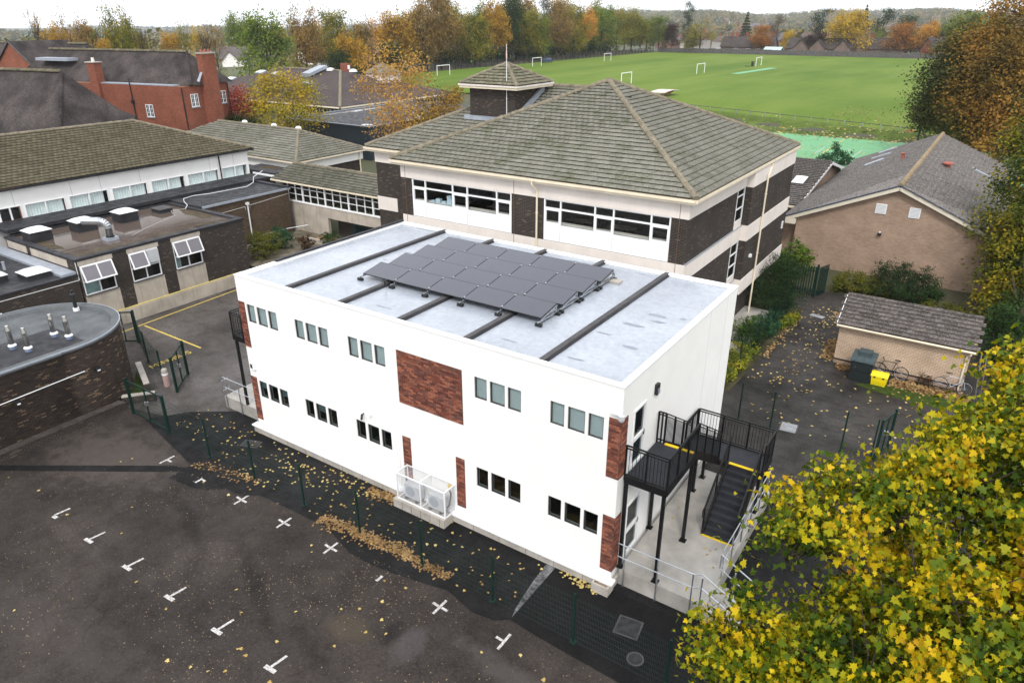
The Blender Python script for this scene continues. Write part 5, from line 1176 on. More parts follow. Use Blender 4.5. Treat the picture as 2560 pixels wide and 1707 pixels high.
# olive-brown brick block with tall plain wall
ob = thing('brown_brick_block', 'plain olive-brown brick block with flat roof and white downpipe', 'building', (-47.5, 32.5, 0))
MB().box(-51.5, -45.5, 28.72, 36.3, .2, 4.35).build('wall', M['brown_brick'], ob)
for y in (29.9, 34.5): MB().box(-45.499, -45.46, y - .06, y + .06, 1, 4.3).build('movement_joint', M['clad_mortar'], ob)
MB().box(-51.5, -45.4, 28.7, 36.4, 4.351, 4.50).build('roof', M['felt'], ob); MB().box(-51.6, -49.2, 17.9, 37.6, 4.501, 4.72).build('upper_roof', M['felt'], ob)
MB().box(-49.2, -45.35, 36.1, 36.45, 4.502, 4.62).build('roof_edge', M['felt'], ob); MB().box(-45.42, -45.36, 28.7, 36.45, 4.36, 4.52).build('white_edge', M['lead'], ob)
b = MB().box(-45.44, -45.28, 32.25, 32.48, 3.95, 4.12); b.tube((-45.36, 32.37, 1.0), (-45.36, 32.37, 3.96), .05, 8); b.build('downpipe', M['white_trim'], ob)
b = MB().path([(-45.45, 28.8, 3.7), (-45.45, 32.2, 3.82), (-45.45, 32.2, 3.6)], .012, 5); b.path([(-45.45, 32.6, 3.6), (-45.45, 32.6, 3.85), (-45.45, 36.2, 4.05)], .012, 5); b.build('cable', M['white_trim'], ob)
cb = thing('loose_cable', 'loose white cable looping across the flat roofs', 'cable', (-47, 32, 4.5))
cp_ = [(-49.6, 37.3, 5.2), (-49.4, 36.2, 4.9), (-48.3, 35.3, 4.75), (-48.2, 34.6, 4.56), (-48.4, 33, 4.54), (-48.5, 31.5, 4.54), (-48.9, 30.4, 4.54), (-48.6, 29.4, 4.55), (-47.8, 28.9, 4.55), (-46.8, 28.5, 4.5), (-46.3, 28.0, 4.42), (-46.8, 27.2, 4.36), (-45.4, 26.6, 4.36), (-44.2, 24.0, 4.36), (-43.0, 22.2, 4.4)]
MB().path(cp_[:11], .022, 5).build('cable', M['white_trim'], cb); MB().path(cp_[10:], .008, 4).build('thin_wire', M['white_trim'], cb)

# hall with clerestory and long tiled roof
hl_ = thing('school_hall', 'long hall with mossy tiled hip roof, white clerestory band and curtained windows', 'building', (-57, 27, 0))
HX, HYE = -51.7, 37.6
hp_ = [(18.6, 20.1), (20.15, 22.85), (22.95, 25.78), (25.9, 28.7), (28.85, 31.75), (31.85, 34.75), (34.95, 37.5)]
wh = [(9.9, 13.0, 4.62, 5.54), (13.1, 16.2, 4.62, 5.54), (16.3, 18.5, 4.62, 5.54)] + [(a + .08, b - .08, 4.62, 5.54) for a, b in hp_]
holed_wall(hl_, 'y', HX - .2, HX, 0, HYE, 0, 6.52, wh, M['white_wall'])
MB().box(-63.5, HX - .2, HYE - .2, HYE, 0, 6.5).build('wall', M['white_wall'], hl_)
jn = MB()
for y in (16.6, 19.7, 23.3, 25.3, 28.2, 34.0, 36.2): jn.box(HX + .0005, HX + .004, y - .01, y + .01, 5.56, 6.5)
jn.build('panel_joint', M['lead'], hl_)
for i, (a, b, z0, z1) in enumerate(wh):
    f = MB(); x = HX; t = .05; m_ = (a + b) / 2
    f.box(x - .08, x + .03, a, a + t, z0, z1); f.box(x - .08, x + .03, b - t, b, z0, z1); f.box(x - .08, x + .03, a + t, b - t, z0, z0 + t); f.box(x - .08, x + .03, a + t, b - t, z1 - t, z1); f.box(x - .08, x + .03, m_ - .04, m_ + .04, z0 + t, z1 - t)
    w = f.build('window', M['white_trim'], hl_); 
    for p, q_ in ((a + t, m_ - .04), (m_ + .04, b - t)): MB().box(x - .03, x - .024, p, q_, z0 + t, z1 - t).build('pane', M['glass'], w)
    if i >= 4:   # pleated curtains
        cb_ = MB(); n = 60; ya, yb = a + .12, b - (.28 if i % 2 else .12)
        vs = []
        for k in range(n + 1):
            yy = ya + (yb - ya) * k / n; xo = x - .14 + .028 * math.sin(k * 1.35) + .008 * math.sin(k * 3.1); vs += [(xo, yy, z0), (xo, yy, z1)]
        cb_.add(vs, [(2 * k, 2 * k + 2, 2 * k + 3, 2 * k + 1) for k in range(n)]); cb_.build('curtain', M['curtain'], w, smooth=True)
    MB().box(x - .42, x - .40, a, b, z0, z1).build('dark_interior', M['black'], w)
MB().box(HX + .001, HX + .10, 0, HYE, 4.50, 4.60).build('sill', M['white_trim'], hl_)
downpipe(hl_, HX + .08, 34.85, 4.7, 6.55, .05, mat=M['black'])
ex, ey, ez, rz = HX + .32, HYE + .45, 6.75, 9.1; rx = ex - 6.2; ry = ey - 6.2
MB().add([(ex, -6, ez), (ex, ey, ez), (rx, ry, rz), (rx, -6, rz), (2 * rx - ex, ey, ez), (2 * rx - ex, -6, ez)], [(0, 1, 2, 3), (1, 4, 2), (4, 5, 3, 2)]).build('roof_deck', M['clad_mortar'], hl_)
b = MB(); b.box(ex - .03, ex + .09, -6, ey, ez - .14, ez - .02); b.box(2 * rx - ex, ex - .03, ey - .03, ey + .06, ez - .14, ez - .02); b.build('gutter', M['felt'], hl_)
MB().box(HX, ex, -6, ey, ez - .17, ez - .141).build('soffit', M['white_trim'], hl_)
s4 = math.hypot(6.2, rz - ez)
tiles(hl_, (ex, 4, ez), (0, 1, 0), (-6.2, 0, rz - ez), [(0, -.03), (ey - 4, -.03), (ry - 4, s4), (0, s4)], .34, .33, M['tile_hall'], 250)
tiles(hl_, (ex, ey, ez), (-1, 0, 0), (0, -6.2, rz - ez), [(0, -.03), (12.4, -.03), (6.2, s4)], .34, .33, M['tile_hall'], 0)
ridge(hl_, (rx, 4, rz + .05), (rx, ry, rz + .05), .28, .1); ridge(hl_, (ex, ey, ez + .05), (rx, ry, rz + .05), .28, .1)

# glazed link corridor
lk = thing('link_corridor', 'concrete link corridor with lean-to tiled roof and white grid windows', 'building', (-40, 38, 0))
KY, KX0, KX1 = 36.9, -47.6, -31.95
op = (-41.95, -34, .3, 2.44); gl_ = (-47.1, KX1, 3.34, 4.78)
holed_wall(lk, 'x', KY, KY + .25, KX0, KX1, 0, 4.9, [op, gl_], PC)
MB().box(-41.95, -40.1, KY + 1.0, KY + 1.3, 0, 2.44).build('brick_wall', M['dark_brick'], lk); MB().box(-42.0, -33, KY + 2.6, KY + 2.8, 0, 2.6).build('back_wall', M['room'], lk)
f = MB(); ya, yb = KY + .01, KY + .09
xs_ = [-47.1 + .84 * k for k in range(19)]
xs_ = [x for x in xs_ if x < KX1] + [KX1]
for k, x in enumerate(xs_): wv = .06 if k % 3 == 0 else .028; f.box(max(x - wv, gl_[0]), min(x + wv, KX1 - .001), ya - (.02 if k % 3 == 0 else 0), yb, 3.34, 4.78)
for z in (3.34, 3.87, 4.36, 4.74):
    for k in range(len(xs_) - 1): f.box(xs_[k] + (.06 if k % 3 == 0 else .028), xs_[k + 1] - (.06 if (k + 1) % 3 == 0 else .028), ya, yb, z, z + .04)
w = f.build('window_grid', M['white_trim'], lk)
for k in range(len(xs_) - 1):
    for a, b in ((3.38, 3.87), (3.91, 4.36), (4.40, 4.74)): MB().box(xs_[k] + .03, xs_[k + 1] - .03, KY + .045, KY + .05, a, b).build('pane', M['glass'], w)
MB().box(gl_[0], gl_[1], KY - .06, KY + .01, 3.27, 3.335).build('sill', M['white_trim'], w)
ri = MB().add([(KX0, KY + .26, 3.0), (KX1, KY + .26, 3.0), (KX1, KY + 2.4, 3.0), (KX0, KY + 2.4, 3.0), (KX0, KY + 2.4, 5.4), (KX1, KY + 2.4, 5.4)], [(0, 1, 2, 3), (3, 2, 5, 4)]); ri.build('corridor_interior', pm('corridor_olive', (0.17, 0.15, 0.08), 0.8, 0.3, 0.7), lk)
MB().box(KX0, KX1, KY + 1.9, KY + 2.3, 3.0, 3.75).build('cupboards', M['room'], lk)
ke, kr = (KY - .3, 4.92), (KY + 1.45, 5.95)
MB().add([(KX0 - .1, ke[0], ke[1]), (KX1, ke[0], ke[1]), (KX1, kr[0], kr[1]), (KX0 + .7, kr[0], kr[1]), (KX1, kr[0] + 1.6, ke[1]), (KX0 - .1, kr[0] + 1.6, ke[1])], [(0, 1, 2, 3), (3, 2, 4, 5), (0, 3, 5)]).build('roof_deck', M['clad_mortar'], lk)
b = MB(); b.box(KX0 - .15, KX1, ke[0] - .08, ke[0] + .03, ke[1] - .14, ke[1] - .02); b.build('gutter', M['gutter'], lk)
s5 = math.hypot(kr[0] - ke[0], kr[1] - ke[1]); tiles(lk, (KX0 - .1, ke[0], ke[1]), (1, 0, 0), (0, kr[0] - ke[0], kr[1] - ke[1]), [(0, -.03), (KX1 - KX0 + .1, -.03), (KX1 - KX0 + .1, s5), (.8, s5)], .26, .33, randmat('green_grey_tile', [(0.085, 0.085, 0.066), (0.115, 0.112, 0.088), (0.145, 0.138, 0.11)], moss=(0.05, 0.06, 0.02), mossamt=0.5), 200)
ridge(lk, (KX0 + .7, kr[0], kr[1] + .04), (KX1, kr[0], kr[1] + .04), .24, .08)
tg = thing('teal_gate', 'teal barred gate in the opening under the link corridor', 'gate', (-37.5, KY + .5, .5))
b = MB(); b.bar((-40.0, KY + .5, 2.2), (-34.2, KY + .5, 2.2), .05, .06); b.bar((-40.0, KY + .5, 1.1), (-34.2, KY + .5, 1.1), .05, .06); b.bar((-40, KY + .5, 1.15), (-37.2, KY + .5, 2.15), .04, .05); b.build('frame', M['teal_steel'], tg)
for k in range(40): MB().box(-40 + k * .148 - .012, -40 + k * .148 + .012, KY + .49, KY + .515, .5, 2.38).build('bar', M['teal_steel'], tg)
hr = thing('courtyard_rail', 'pale tube rail on mossy courtyard wall', 'handrail', (-43, 34, 1)); MB().path([(-45.2, 33.2, 1.5), (-44.9, 35.2, 1.55), (-43.6, 36.3, 1.8), (-43.5, 36.4, 1.3)], .025, 6).build('rail', M['galv'], hr); MB().path([(-45.2, 33.2, 1.0), (-45.2, 33.2, 1.5)], .025, 6).build('post', M['galv'], hr)
tw_ = thing('courtyard_wall', 'low mossy stepped wall in the courtyard beside shrubs', 'wall', (-40.5, 34.5, 1)); MB().box(-42.6, -38.6, 34.9, 35.1, 1, 1.35).build('wall', M['panel_concrete'], tw_); MB().box(-42.0, -38.6, 35.5, 36.2, 1.0, 1.2).build('step', M['wood'], tw_)

# hipped block beyond the link
mh = thing('rear_classroom_block', 'single-storey block with mossy hip roof and white fascia behind link corridor', 'building', (-57, 44.4, 0))
mx0, mx1, my0, my1, mz, mr = -69, -48.9, 40.2, 48.6, 5.5, 7.3
MB().box(mx0 + .5, mx1 - .5, my0 + .5, my1 - .5, 0, 4.6).build('wall', M['dark_brick'], mh); MB().box(mx0 + .3, mx1 - .3, my0 + .3, my1 - .3, 4.601, 5.3).build('white_fascia', M['white_wall'], mh)
ym = (my0 + my1) / 2; hd = ym - my0
MB().add([(mx0, my0, mz), (mx1, my0, mz), (mx1, my1, mz), (mx0, my1, mz), (mx0 + hd, ym, mr), (mx1 - hd, ym, mr)], [(0, 1, 5, 4), (1, 2, 5), (2, 3, 4, 5), (3, 0, 4)]).build('roof_deck', M['clad_mortar'], mh)
b = MB(); b.box(mx0, mx1 + .08, my0 - .08, my0 + .02, mz - .14, mz - .02); b.box(mx1 - .02, mx1 + .08, my0 - .08, my1, mz - .141, mz - .021); b.build('gutter', M['gutter'], mh)
s6 = math.hypot(hd, mr - mz)
tiles(mh, (mx0, my0, mz), (1, 0, 0), (0, hd, mr - mz), [(0, -.03), (mx1 - mx0, -.03), (mx1 - mx0 - hd, s6), (hd, s6)], .34, .33, M['tile_green'], 200); tiles(mh, (mx1, my0, mz), (0, 1, 0), (-hd, 0, mr - mz), [(0, -.03), (2 * hd, -.03), (hd, s6)], .34, .33, M['tile_green'], 0)
ridge(mh, (mx1, my0, mz + .04), (mx1 - hd, ym, mr + .04)); ridge(mh, (mx1, my1, mz + .04), (mx1 - hd, ym, mr + .04)); ridge(mh, (mx1 - hd, ym, mr + .04), (mx0 + hd, ym, mr + .04))
for x in (-61.5, -57.2, -53.8): MB().lathe([(.28, mr - .15), (.28, mr + .1), (.18, mr + .22), (.03, mr + .25)], (x, ym + .6), 10).build('ridge_vent', M['white_trim'], mh)
downpipe(mh, mx1 - .2, my1 - .8, 0, 5.3, .05)
sr = MB().box(-53.2, -48.7, 37.75, 40.0, 4.75, 5.0); sr.build('felt_gutter_roof', M['felt'], mh); MB().box(-51.4, -47.7, 37.66, 37.74, 4.7, 4.85).build('white_edge', M['white_trim'], mh)
lf = MB(); 
for k in range(10): blob(lf, rr.uniform(-52.5, -50), rr.uniform(38.6, 39.6), .35, .14, 5.004 + k * .001)
lf.build('roof_litter', pm('leaf_litter_brown', (0.085, 0.055, 0.02), 0.95, 0.4, 6), mh, kind='stuff')

# low navy flat-roofed block
nv = thing('navy_flat_block', 'low navy-clad block with dark flat roof behind orange birch', 'building', (-69, 74, 0))
MB().box(-76.6, -61.9, 62.1, 86.5, 1.0, 4.72).build('wall', M['navy'], nv); MB().box(-76.7, -61.8, 62.0, 86.6, 4.721, 4.98).build('fascia', M['navy'], nv); MB().box(-76.4, -62.1, 62.3, 86.3, 4.90, 5.0).build('roof', M['felt'], nv)
b = MB(); b.box(-76.7, -61.75, 61.95, 62.1, 4.981, 5.03); b.box(-61.9, -61.75, 62.1, 86.6, 4.981, 5.03); b.box(-76.72, -76.55, 62.1, 86.6, 4.981, 5.03); b.build('edge_trim', M['lead'], nv)
b = MB(); blob(b, -63.2, 63.2, .8, .7, 5.004); blob(b, -74.5, 72, .7, 6, 5.005); blob(b, -63, 74, .5, 5, 5.006); b.build('roof_puddles', pm('standing_water', (0.35, 0.36, 0.38), 0.05, 0.05, spec=1.0), nv)

# purple-brown hipped block further back
bb = thing('hipped_low_block', 'wide low block with purple-brown hip roof and white rooflights behind the birches', 'building', (-105, 95, 0))
bx0, bx1, by0, by1, bz, br_ = -131, -86.2, 80.6, 110.2, 4.0, 8.0
MB().box(bx0 + .8, bx1 - .8, by0 + .8, by1 - .8, 0, 3.75).build('wall', M['dark_brick'], bb)
yy = (by0 + by1) / 2; hd = yy - by0
MB().add([(bx0, by0, bz), (bx1, by0, bz), (bx1, by1, bz), (bx0, by1, bz), (bx0 + hd, yy, br_), (bx1 - hd, yy, br_)], [(0, 1, 5, 4), (1, 2, 5), (2, 3, 4, 5), (3, 0, 4), (0, 3, 2, 1)]).build('roof', M['slate_roof'], bb)
b = MB(); b.box(bx0, bx1 + .15, by0 - .15, by0 + .02, bz - .2, bz - .02); b.box(bx1 - .02, bx1 + .15, by0 - .15, by1, bz - .2, bz - .021); b.build('gutter', M['gutter'], bb)
ridge(bb, (bx1, by0, bz + .05), (bx1 - hd, yy, br_ + .05), .5, .18, seg=.6); ridge(bb, (bx1 - hd, yy, br_ + .05), (bx0 + hd, yy, br_ + .05), .4, .15, seg=.8)
f = MB()
for k in range(32): y = by0 + 1.2 + k * .85; f.box(bx1 - .78, bx1 - .70, y, y + .07, 2.2, 3.5)
f.box(bx1 - .78, bx1 - .70, by0 + 1, by1 - 1.5, 3.5, 3.58); f.box(bx1 - .78, bx1 - .70, by0 + 1, by1 - 1.5, 2.8, 2.86)
for k in range(20): x = bx1 - 1.2 - k * .85; f.box(x, x + .07, by0 + .70, by0 + .78, 2.2, 3.5)
w = f.build('window_grid', M['white_trim'], bb); MB().box(bx1 - .795, bx1 - .785, by0 + 1, by1 - 1.5, 2.2, 3.55).build('pane', M['black'], w)
nF = Vector((0, -(br_ - bz), hd)).normalized(); k_ = (br_ - bz) / hd
def q3(px, py): return (540 + px * .2721, 100 + py * .2721)
for px, py, w_, d_, lab in ((135, 365, 1.9, 1.4, 'white rooflight at outer edge of the purple-brown roof, beside red brick house'), (412, 302, 1.9, 1.5, 'raised white rooflight near top of purple-brown roof, beside green tree'), (548, 317, 1.7, 1.2, 'white rooflight on purple-brown roof above the yellow birch clump'), (840, 335, 1.8, 1.3, 'white rooflight under the ridge box on purple-brown roof'), (840, 400, 1.8, 1.1, 'white rooflight lowest on purple-brown roof among birch twigs')):
    p = on_plane(*q3(px, py), (bx1, by0, bz), nF)
    t = thing('rooflight', lab, 'rooflight', p, 0, local=True, group='rooflights on the purple-brown roof'); a = math.atan(k_)
    for nm, s, m_ in (('kerb', (w_ / 2, d_ / 2, .14), M['lead']), ('pane', (w_ / 2 - .1, d_ / 2 - .1, .17), M['skylight'])): MB().obox((0, 0, s[2] * .6), *s, Matrix.Rotation(a, 3, 'X')).build(nm, m_, t)
p = on_plane(*q3(955, 290), (bx1, by0, bz), nF); t = thing('roof_lantern', 'long glazed lantern box at the ridge of purple-brown roof', 'rooflight', p, 0, local=True)
MB().obox((0, -1.2, .2), 1.0, 2.2, .25, Matrix.Rotation(math.atan(k_), 3, 'X')).build('cheeks', M['lead'], t); MB().obox((0, .3, .55), .95, .75, .12, Matrix.Rotation(math.atan(k_), 3, 'X')).build('pane', M['skylight'], t)
for x, lab in ((-103.5, 'white ridge dome on purple-brown roof beside the red box'), (-97.8, 'white ridge dome on purple-brown roof beside the orange birch')):
    t = thing('ridge_dome', lab, 'vent', (x, yy, br_), group='white ridge domes'); MB().lathe([(.7, br_), (.7, br_ + .2), (.4, br_ + .4), (.05, br_ + .45)], (x, yy), 12).build('dome', M['skylight'], t); MB().lathe([(.75, br_ - .05), (.75, br_ + .05)], (x, yy), 12).build('rim', M['white_trim'], t)
t = thing('ridge_chimney', 'small red brick stack with white plate on ridge of purple-brown roof', 'chimney', (-101.2, yy + 1.5, 7.5)); MB().box(-102, -100.4, yy + 1, yy + 2, 7.3, 9.2).build('stack', M['red_brick'], t); MB().box(-100.39, -100.36, yy + 1.2, yy + 1.8, 8.2, 8.9).build('plate', M['white_trim'], t)
t = thing('tile_cone_roof', 'small hipped mossy roof turret behind purple-brown ridge', 'roof', (-96, 101, 7)); MB().add([(-98.5, 98.5, 7.6), (-93.5, 98.5, 7.6), (-93.5, 103.5, 7.6), (-98.5, 103.5, 7.6), (-96, 101, 9.4)], [(0, 1, 4), (1, 2, 4), (2, 3, 4), (3, 0, 4), (3, 2, 1, 0)]).build('roof', M['tile_green'], t); ridge(t, (-93.5, 98.5, 7.65), (-96, 101, 9.45)); MB().box(-98.2, -93.8, 98.8, 103.2, 5.5, 7.6).build('wall', M['cream'], t)

# older red-brick school, turned a little to the newer blocks
RA = R(11.9)
def hip_solid(x0, x1, y0, y1, ze, zr, ridge_in=None, gable=(False, False)):
    ym_ = (y0 + y1) / 2; hd_ = (y1 - y0) / 2 if ridge_in is None else ridge_in
    a = x0 if gable[0] else x0 + hd_; c = x1 if gable[1] else x1 - hd_
    return MB().add([(x0, y0, ze), (x1, y0, ze), (x1, y1, ze), (x0, y1, ze), (a, ym_, zr), (c, ym_, zr)], [(0, 1, 5, 4), (1, 2, 5), (2, 3, 4, 5), (3, 0, 4), (3, 2, 1, 0)])
M['moss_ridge'] = pm('mossy_ridge', (0.13, 0.115, 0.075), 0.95, 0.35, 1.2, fine=.3, fscale=6)
c0 = pt(455, 215, 72)
rb = thing('red_brick_school', 'tall old red brick school wing with steep dark roof, brick chimney and white casements', 'building', (c0.x, c0.y, 0), RA, local=True)
EZr = c0.z - .1
MB().box(-17, 0, 0, 6.4, 0, EZr).build('wall', M['red_brick'], rb)
hip_solid(-26, .35, .9, 7.0, EZr + .05, EZr + 3.1, 2.9).build('roof', M['plain_roof'], rb)
MB().box(-12.2, -1.2, -.02, .9, EZr + .001, EZr + .10).build('parapet_flashing', M['lead'], rb); MB().box(-26, -17.01, .9, 6.9, EZr - 1.2, EZr + .06).build('cream_eaves_wall', M['cream'], rb)
ridge(rb, (-23, 3.95, EZr + 3.12), (-2.5, 3.95, EZr + 3.12), .35, .15, M['moss_ridge'], seg=.5); ridge(rb, (.35, .9, EZr + .08), (-2.55, 3.95, EZr + 3.12), .3, .12, M['plain_roof'], seg=.5)
MB().box(-22.6, -17.6, 1.6, 3.0, EZr + 2.0, EZr + 2.3).build('lead_flat', M['lead'], rb)
ch = MB().box(.001, .75, 2.55, 4.35, 0, EZr + 3.0).build('chimney_breast', M['red_brick'], rb); MB().box(-.05, .82, 2.48, 4.42, EZr + 3.0, EZr + 3.12).build('chimney_cap', M['concrete'], ch)
for y in (2.95, 3.45, 3.95): MB().lathe([(.14, EZr + 3.12), (.11, EZr + 3.42)], (.38, y), 8).build('chimney_pot', M['pink'], ch)
b = MB().slab([(.2, 1.9, EZr + .4), (.2, 2.54, EZr + 1.2), (.5, 2.54, EZr + 1.2), (.5, 1.9, EZr + .3)], (0, 0, .05)); b.build('lead_soaker', M['lead'], ch)
sc_ = MB().box(-12.4, -11.3, -.35, .55, 4.0, EZr + 2.05).build('chimney', M['red_brick'], rb); MB().box(-12.5, -11.2, -.45, .65, EZr + 2.05, EZr + 2.15).build('chimney_cap', M['concrete'], sc_); MB().lathe([(.17, EZr + 2.15), (.13, EZr + 2.55)], (-11.85, .1), 8).build('chimney_pot', M['cream'], sc_)
def casement(parent, axis, c, a, z, w_=1.0, h_=1.25):
    out = MB(); gl2 = []
    t = .06
    def bx2(a0, a1, z0, z1, d0, d1, B): B.box(a0, a1, -d1, -d0, z0, z1) if axis == 'x' else B.box(d0, d1, a0, a1, z0, z1)
    for a0, a1, z0, z1 in ((a - w_/2, a - w_/2 + t, z, z + h_), (a + w_/2 - t, a + w_/2, z, z + h_), (a - w_/2 + t, a + w_/2 - t, z, z + t), (a - w_/2 + t, a + w_/2 - t, z + h_ - t, z + h_), (a - t, a + t, z + t, z + h_ - t)): bx2(a0, a1, z0, z1, .002, .05, out)
    for s in (-1, 1):
        m_ = a + s * w_ / 4; bx2(m_ - .012, m_ + .012, z + t, z + h_ - t, .002, .04, out)
        for k in (1, 2): bx2(m_ - w_/4 + .05, m_ + w_/4 - .05, z + h_ * k / 3 - .012, z + h_ * k / 3 + .012, .002, .038, out)
    w = out.build('window', M['white_trim'], parent); B = MB(); bx2(a - w_/2 + t, a + w_/2 - t, z + t, z + h_ - t, .003, .012, B); B.build('pane', M['solar'], w); B = MB(); bx2(a - w_/2 - .08, a + w_/2 + .08, z - .1, z - .005, .002, .10, B); B.build('sill', M['lead'], w)
casement(rb, 'x', 0, -5.0, EZr - 3.15); casement(rb, 'y', 0, 1.35, EZr - 2.05); casement(rb, 'y', 0, 5.35, EZr - 2.05)
for x, y in ((-7.1, -.06), (-.1, -.08)): MB().tube((x, y, 0), (x, y, EZr + (.6 if x < -5 else -.1)), .06, 6).build('downpipe', M['black'], rb)
MB().tube((.06, 6.3, 0), (.06, 6.3, EZr - .1), .06, 6).build('downpipe', M['black'], rb); MB().obox((-7.1, -.12, EZr - 1.7), .16, .12, .18).build('hopper', M['black'], rb)
c1 = pt(153, 180, 62)
og = thing('old_hall_roof', 'old hall under a steep dark mossy hipped roof at photo edge', 'building', (c1.x, c1.y, 0), RA, local=True)
D1 = 7.2; zr = c1.z; ze = zr - D1 * 1.12
MB().box(-30, 5.6, -6.6, 6.6, 0, ze).build('wall', M['red_brick'], og)
MB().add([(-30, -D1, ze), (6.0, -D1, ze), (6.0, D1, ze), (-30, D1, ze), (-30, 0, zr), (0, 0, zr)], [(0, 1, 5, 4), (1, 2, 5), (2, 3, 4, 5), (3, 0, 4), (3, 2, 1, 0)]).build('roof', M['plain_roof'], og)
ridge(og, (-30, 0, zr + .03), (0, 0, zr + .03), .4, .16, M['moss_ridge'], seg=.5); ridge(og, (0, 0, zr + .03), (6.0, -D1, ze + .03), .3, .12, M['plain_roof'], seg=.5)
MB().slab([(4.0, -5.0, ze - .5), (8.6, -5.0, ze - .9), (5.2, 2.2, ze + 4.4), (1.6, 2.2, ze + 5.2)], (0, .2, -.3)).build('side_roof', M['plain_roof'], og)
c2 = pt(22, 106, 98)
ga = thing('red_gabled_house', 'red brick gable with steep dark roof at the far edge of photo', 'building', (c2.x, c2.y, 0), RA, local=True)
zr = c2.z; hw, ze = 3.9, c2.z - 3.3
MB().add([(-hw, 0, 0), (hw, 0, 0), (hw, 0, ze), (0, 0, zr - .05), (-hw, 0, ze), (-hw, 9, 0), (hw, 9, 0), (hw, 9, ze), (0, 9, zr - .05), (-hw, 9, ze)], [(0, 1, 2, 3, 4), (1, 6, 7, 2), (0, 4, 9, 5), (5, 9, 8, 7, 6)]).build('wall', M['red_brick'], ga)
b = MB()
for s in (-1, 1): b.slab([(0, -.2, zr), (s * (hw + .4), -.2, ze - .34), (s * (hw + .4), 9, ze - .34), (0, 9, zr)], (0, 0, .14))
b.build('roof', M['plain_roof'], ga); b = MB()
for s in (-1, 1): b.bar((0, -.22, zr + .1), (s * (hw + .4), -.22, ze - .2), .1, .18)
b.build('verge', M['timber'], ga)
c3 = pt(217, 110, 104)
gb = thing('long_dark_roof', 'long dark mossy roof behind the red gable', 'building', (c3.x, c3.y, 0), RA, local=True)
zr = c3.z; hip_solid(-32, 2.2, -5, 5, zr - 5.2, zr, 2.0).build('roof', M['plain_roof'], gb); MB().box(-31.5, 1.5, -4.5, 4.5, 0, zr - 5.2).build('wall', M['red_brick'], gb); ridge(gb, (-30, 0, zr), (.2, 0, zr), .45, .2, M['moss_ridge'], seg=.6)
# ------------------------------------------------------------------ right: tan gabled building, annexe, shed and what stands by it
tg_ = thing('tan_gabled_building', 'tan brick building with broad gable and speckled grey tiled roof', 'building', (-4.8, 60, 0))
gx0, gx1, gxm, gy0, gy1, gze, gzr = -11.75, 2.15, -4.8, 52.35, 80.0, 3.62, 6.62
wy = gy0 + .35; wx0, wx1 = gx0 + .85, gx1 - .5; kS = (gzr - gze) / (gxm - gx0)
zw = gze + kS * (wx0 - gx0) - .12
MB().add([(wx0, wy, -.1), (wx1, wy, -.1), (wx1, wy, zw), (gxm, wy, gzr - .12), (wx0, wy, zw), (wx0, gy1, -.1), (wx1, gy1, -.1), (wx1, gy1, zw), (gxm, gy1, gzr - .12), (wx0, gy1, zw)], [(0, 1, 2, 3, 4), (1, 6, 7, 2), (0, 4, 9, 5), (5, 9, 8, 7, 6)]).build('wall', M['tan_brick'], tg_)
dk = MB()
for s, xe in ((-1, gx0), (1, gx1)): dk.slab([(gxm, gy0, gzr), (xe, gy0, gze), (xe, gy1, gze), (gxm, gy1, gzr)], (0, 0, -.09))
dk.build('roof_deck', M['clad_mortar'], tg_)
bg = MB()
for xe in (gx0, gx1): bg.bar((gxm, gy0 - .02, gzr - .17), (xe, gy0 - .02, gze - .17), .05, .24)
bg.build('barge_board', pm('cream_board', (0.66, 0.60, 0.49), 0.7, 0.06, 2), tg_)
MB().prism([(gx0 - .02, gy0 - .05), (wx0, gy0 - .05), (wx0, gy0 + .3), (gx0 - .02, gy0 + .3)], gze - .42, gze - .02).build('boxed_eave', pm('cream_board_b', (0.66, 0.60, 0.49), 0.7, 0.06, 2), tg_)
MB().box(gx0 - .10, gx0, gy0 + .35, gy1, gze - .16, gze - .03).build('gutter', M['gutter'], tg_)
sL = math.hypot(gxm - gx0, gzr - gze); Lr = gy1 - gy0
tiles(tg_, (gx0, gy1, gze), (0, -1, 0), (gxm - gx0, 0, gzr - gze), [(0, -.03), (Lr, -.03), (Lr, sL), (0, sL)], .33, .30, M['tile_grey'], 150)
tiles(tg_, (gx1, gy0, gze), (0, 1, 0), (gxm - gx1, 0, gzr - gze), [(0, -.03), (Lr, -.03), (Lr, sL), (0, sL)], .33, .30, M['tile_grey'], 150)
ridge(tg_, (gxm, gy0 - .02, gzr + .04), (gxm, gy1, gzr + .04), .34, .15, pm('tan_ridge', (0.24, 0.185, 0.115), 0.9, 0.25, 2, fine=.2))
vm = pm('blue_verge_tile', (0.055, 0.07, 0.10), 0.45, 0.2, 6)
for xe, s in ((gx0, -1), (gx1, 1)):
    n = 21
    for k in range(n):
        a = Vector((gxm + (xe - gxm) * (k + .06) / n, gy0 - .03, gzr + (gze - gzr) * (k + .06) / n + .035)); b = Vector((gxm + (xe - gxm) * (k + .94) / n, gy0 - .03, gzr + (gze - gzr) * (k + .94) / n + .035))
        MB().bar(a, b, .16, .075).build('verge_tile', vm, tg_)
for px, py, lab in ((2024, 519, ''), (2287, 530, '')):
    p = on_plane(px + (0 if px < 2100 else 0), py, (0, wy, 0), (0, 1, 0))
for u, v in ((2203, 522), (2287, 533)):
    p = on_plane(u, v, (0, wy, 0), (0, 1, 0)); q = .33
    w = MB().box(p.x - q, p.x + q, wy - .06, wy - .001, p.z - q, p.z + q).build('vent_panel', M['white_trim'], tg_)
    for k in range(7): MB().box(p.x - q + .05, p.x + q - .05, wy - .075, wy - .061, p.z - q + .06 + k * .085, p.z - q + .10 + k * .085).build('slat', M['ac_white'], w)
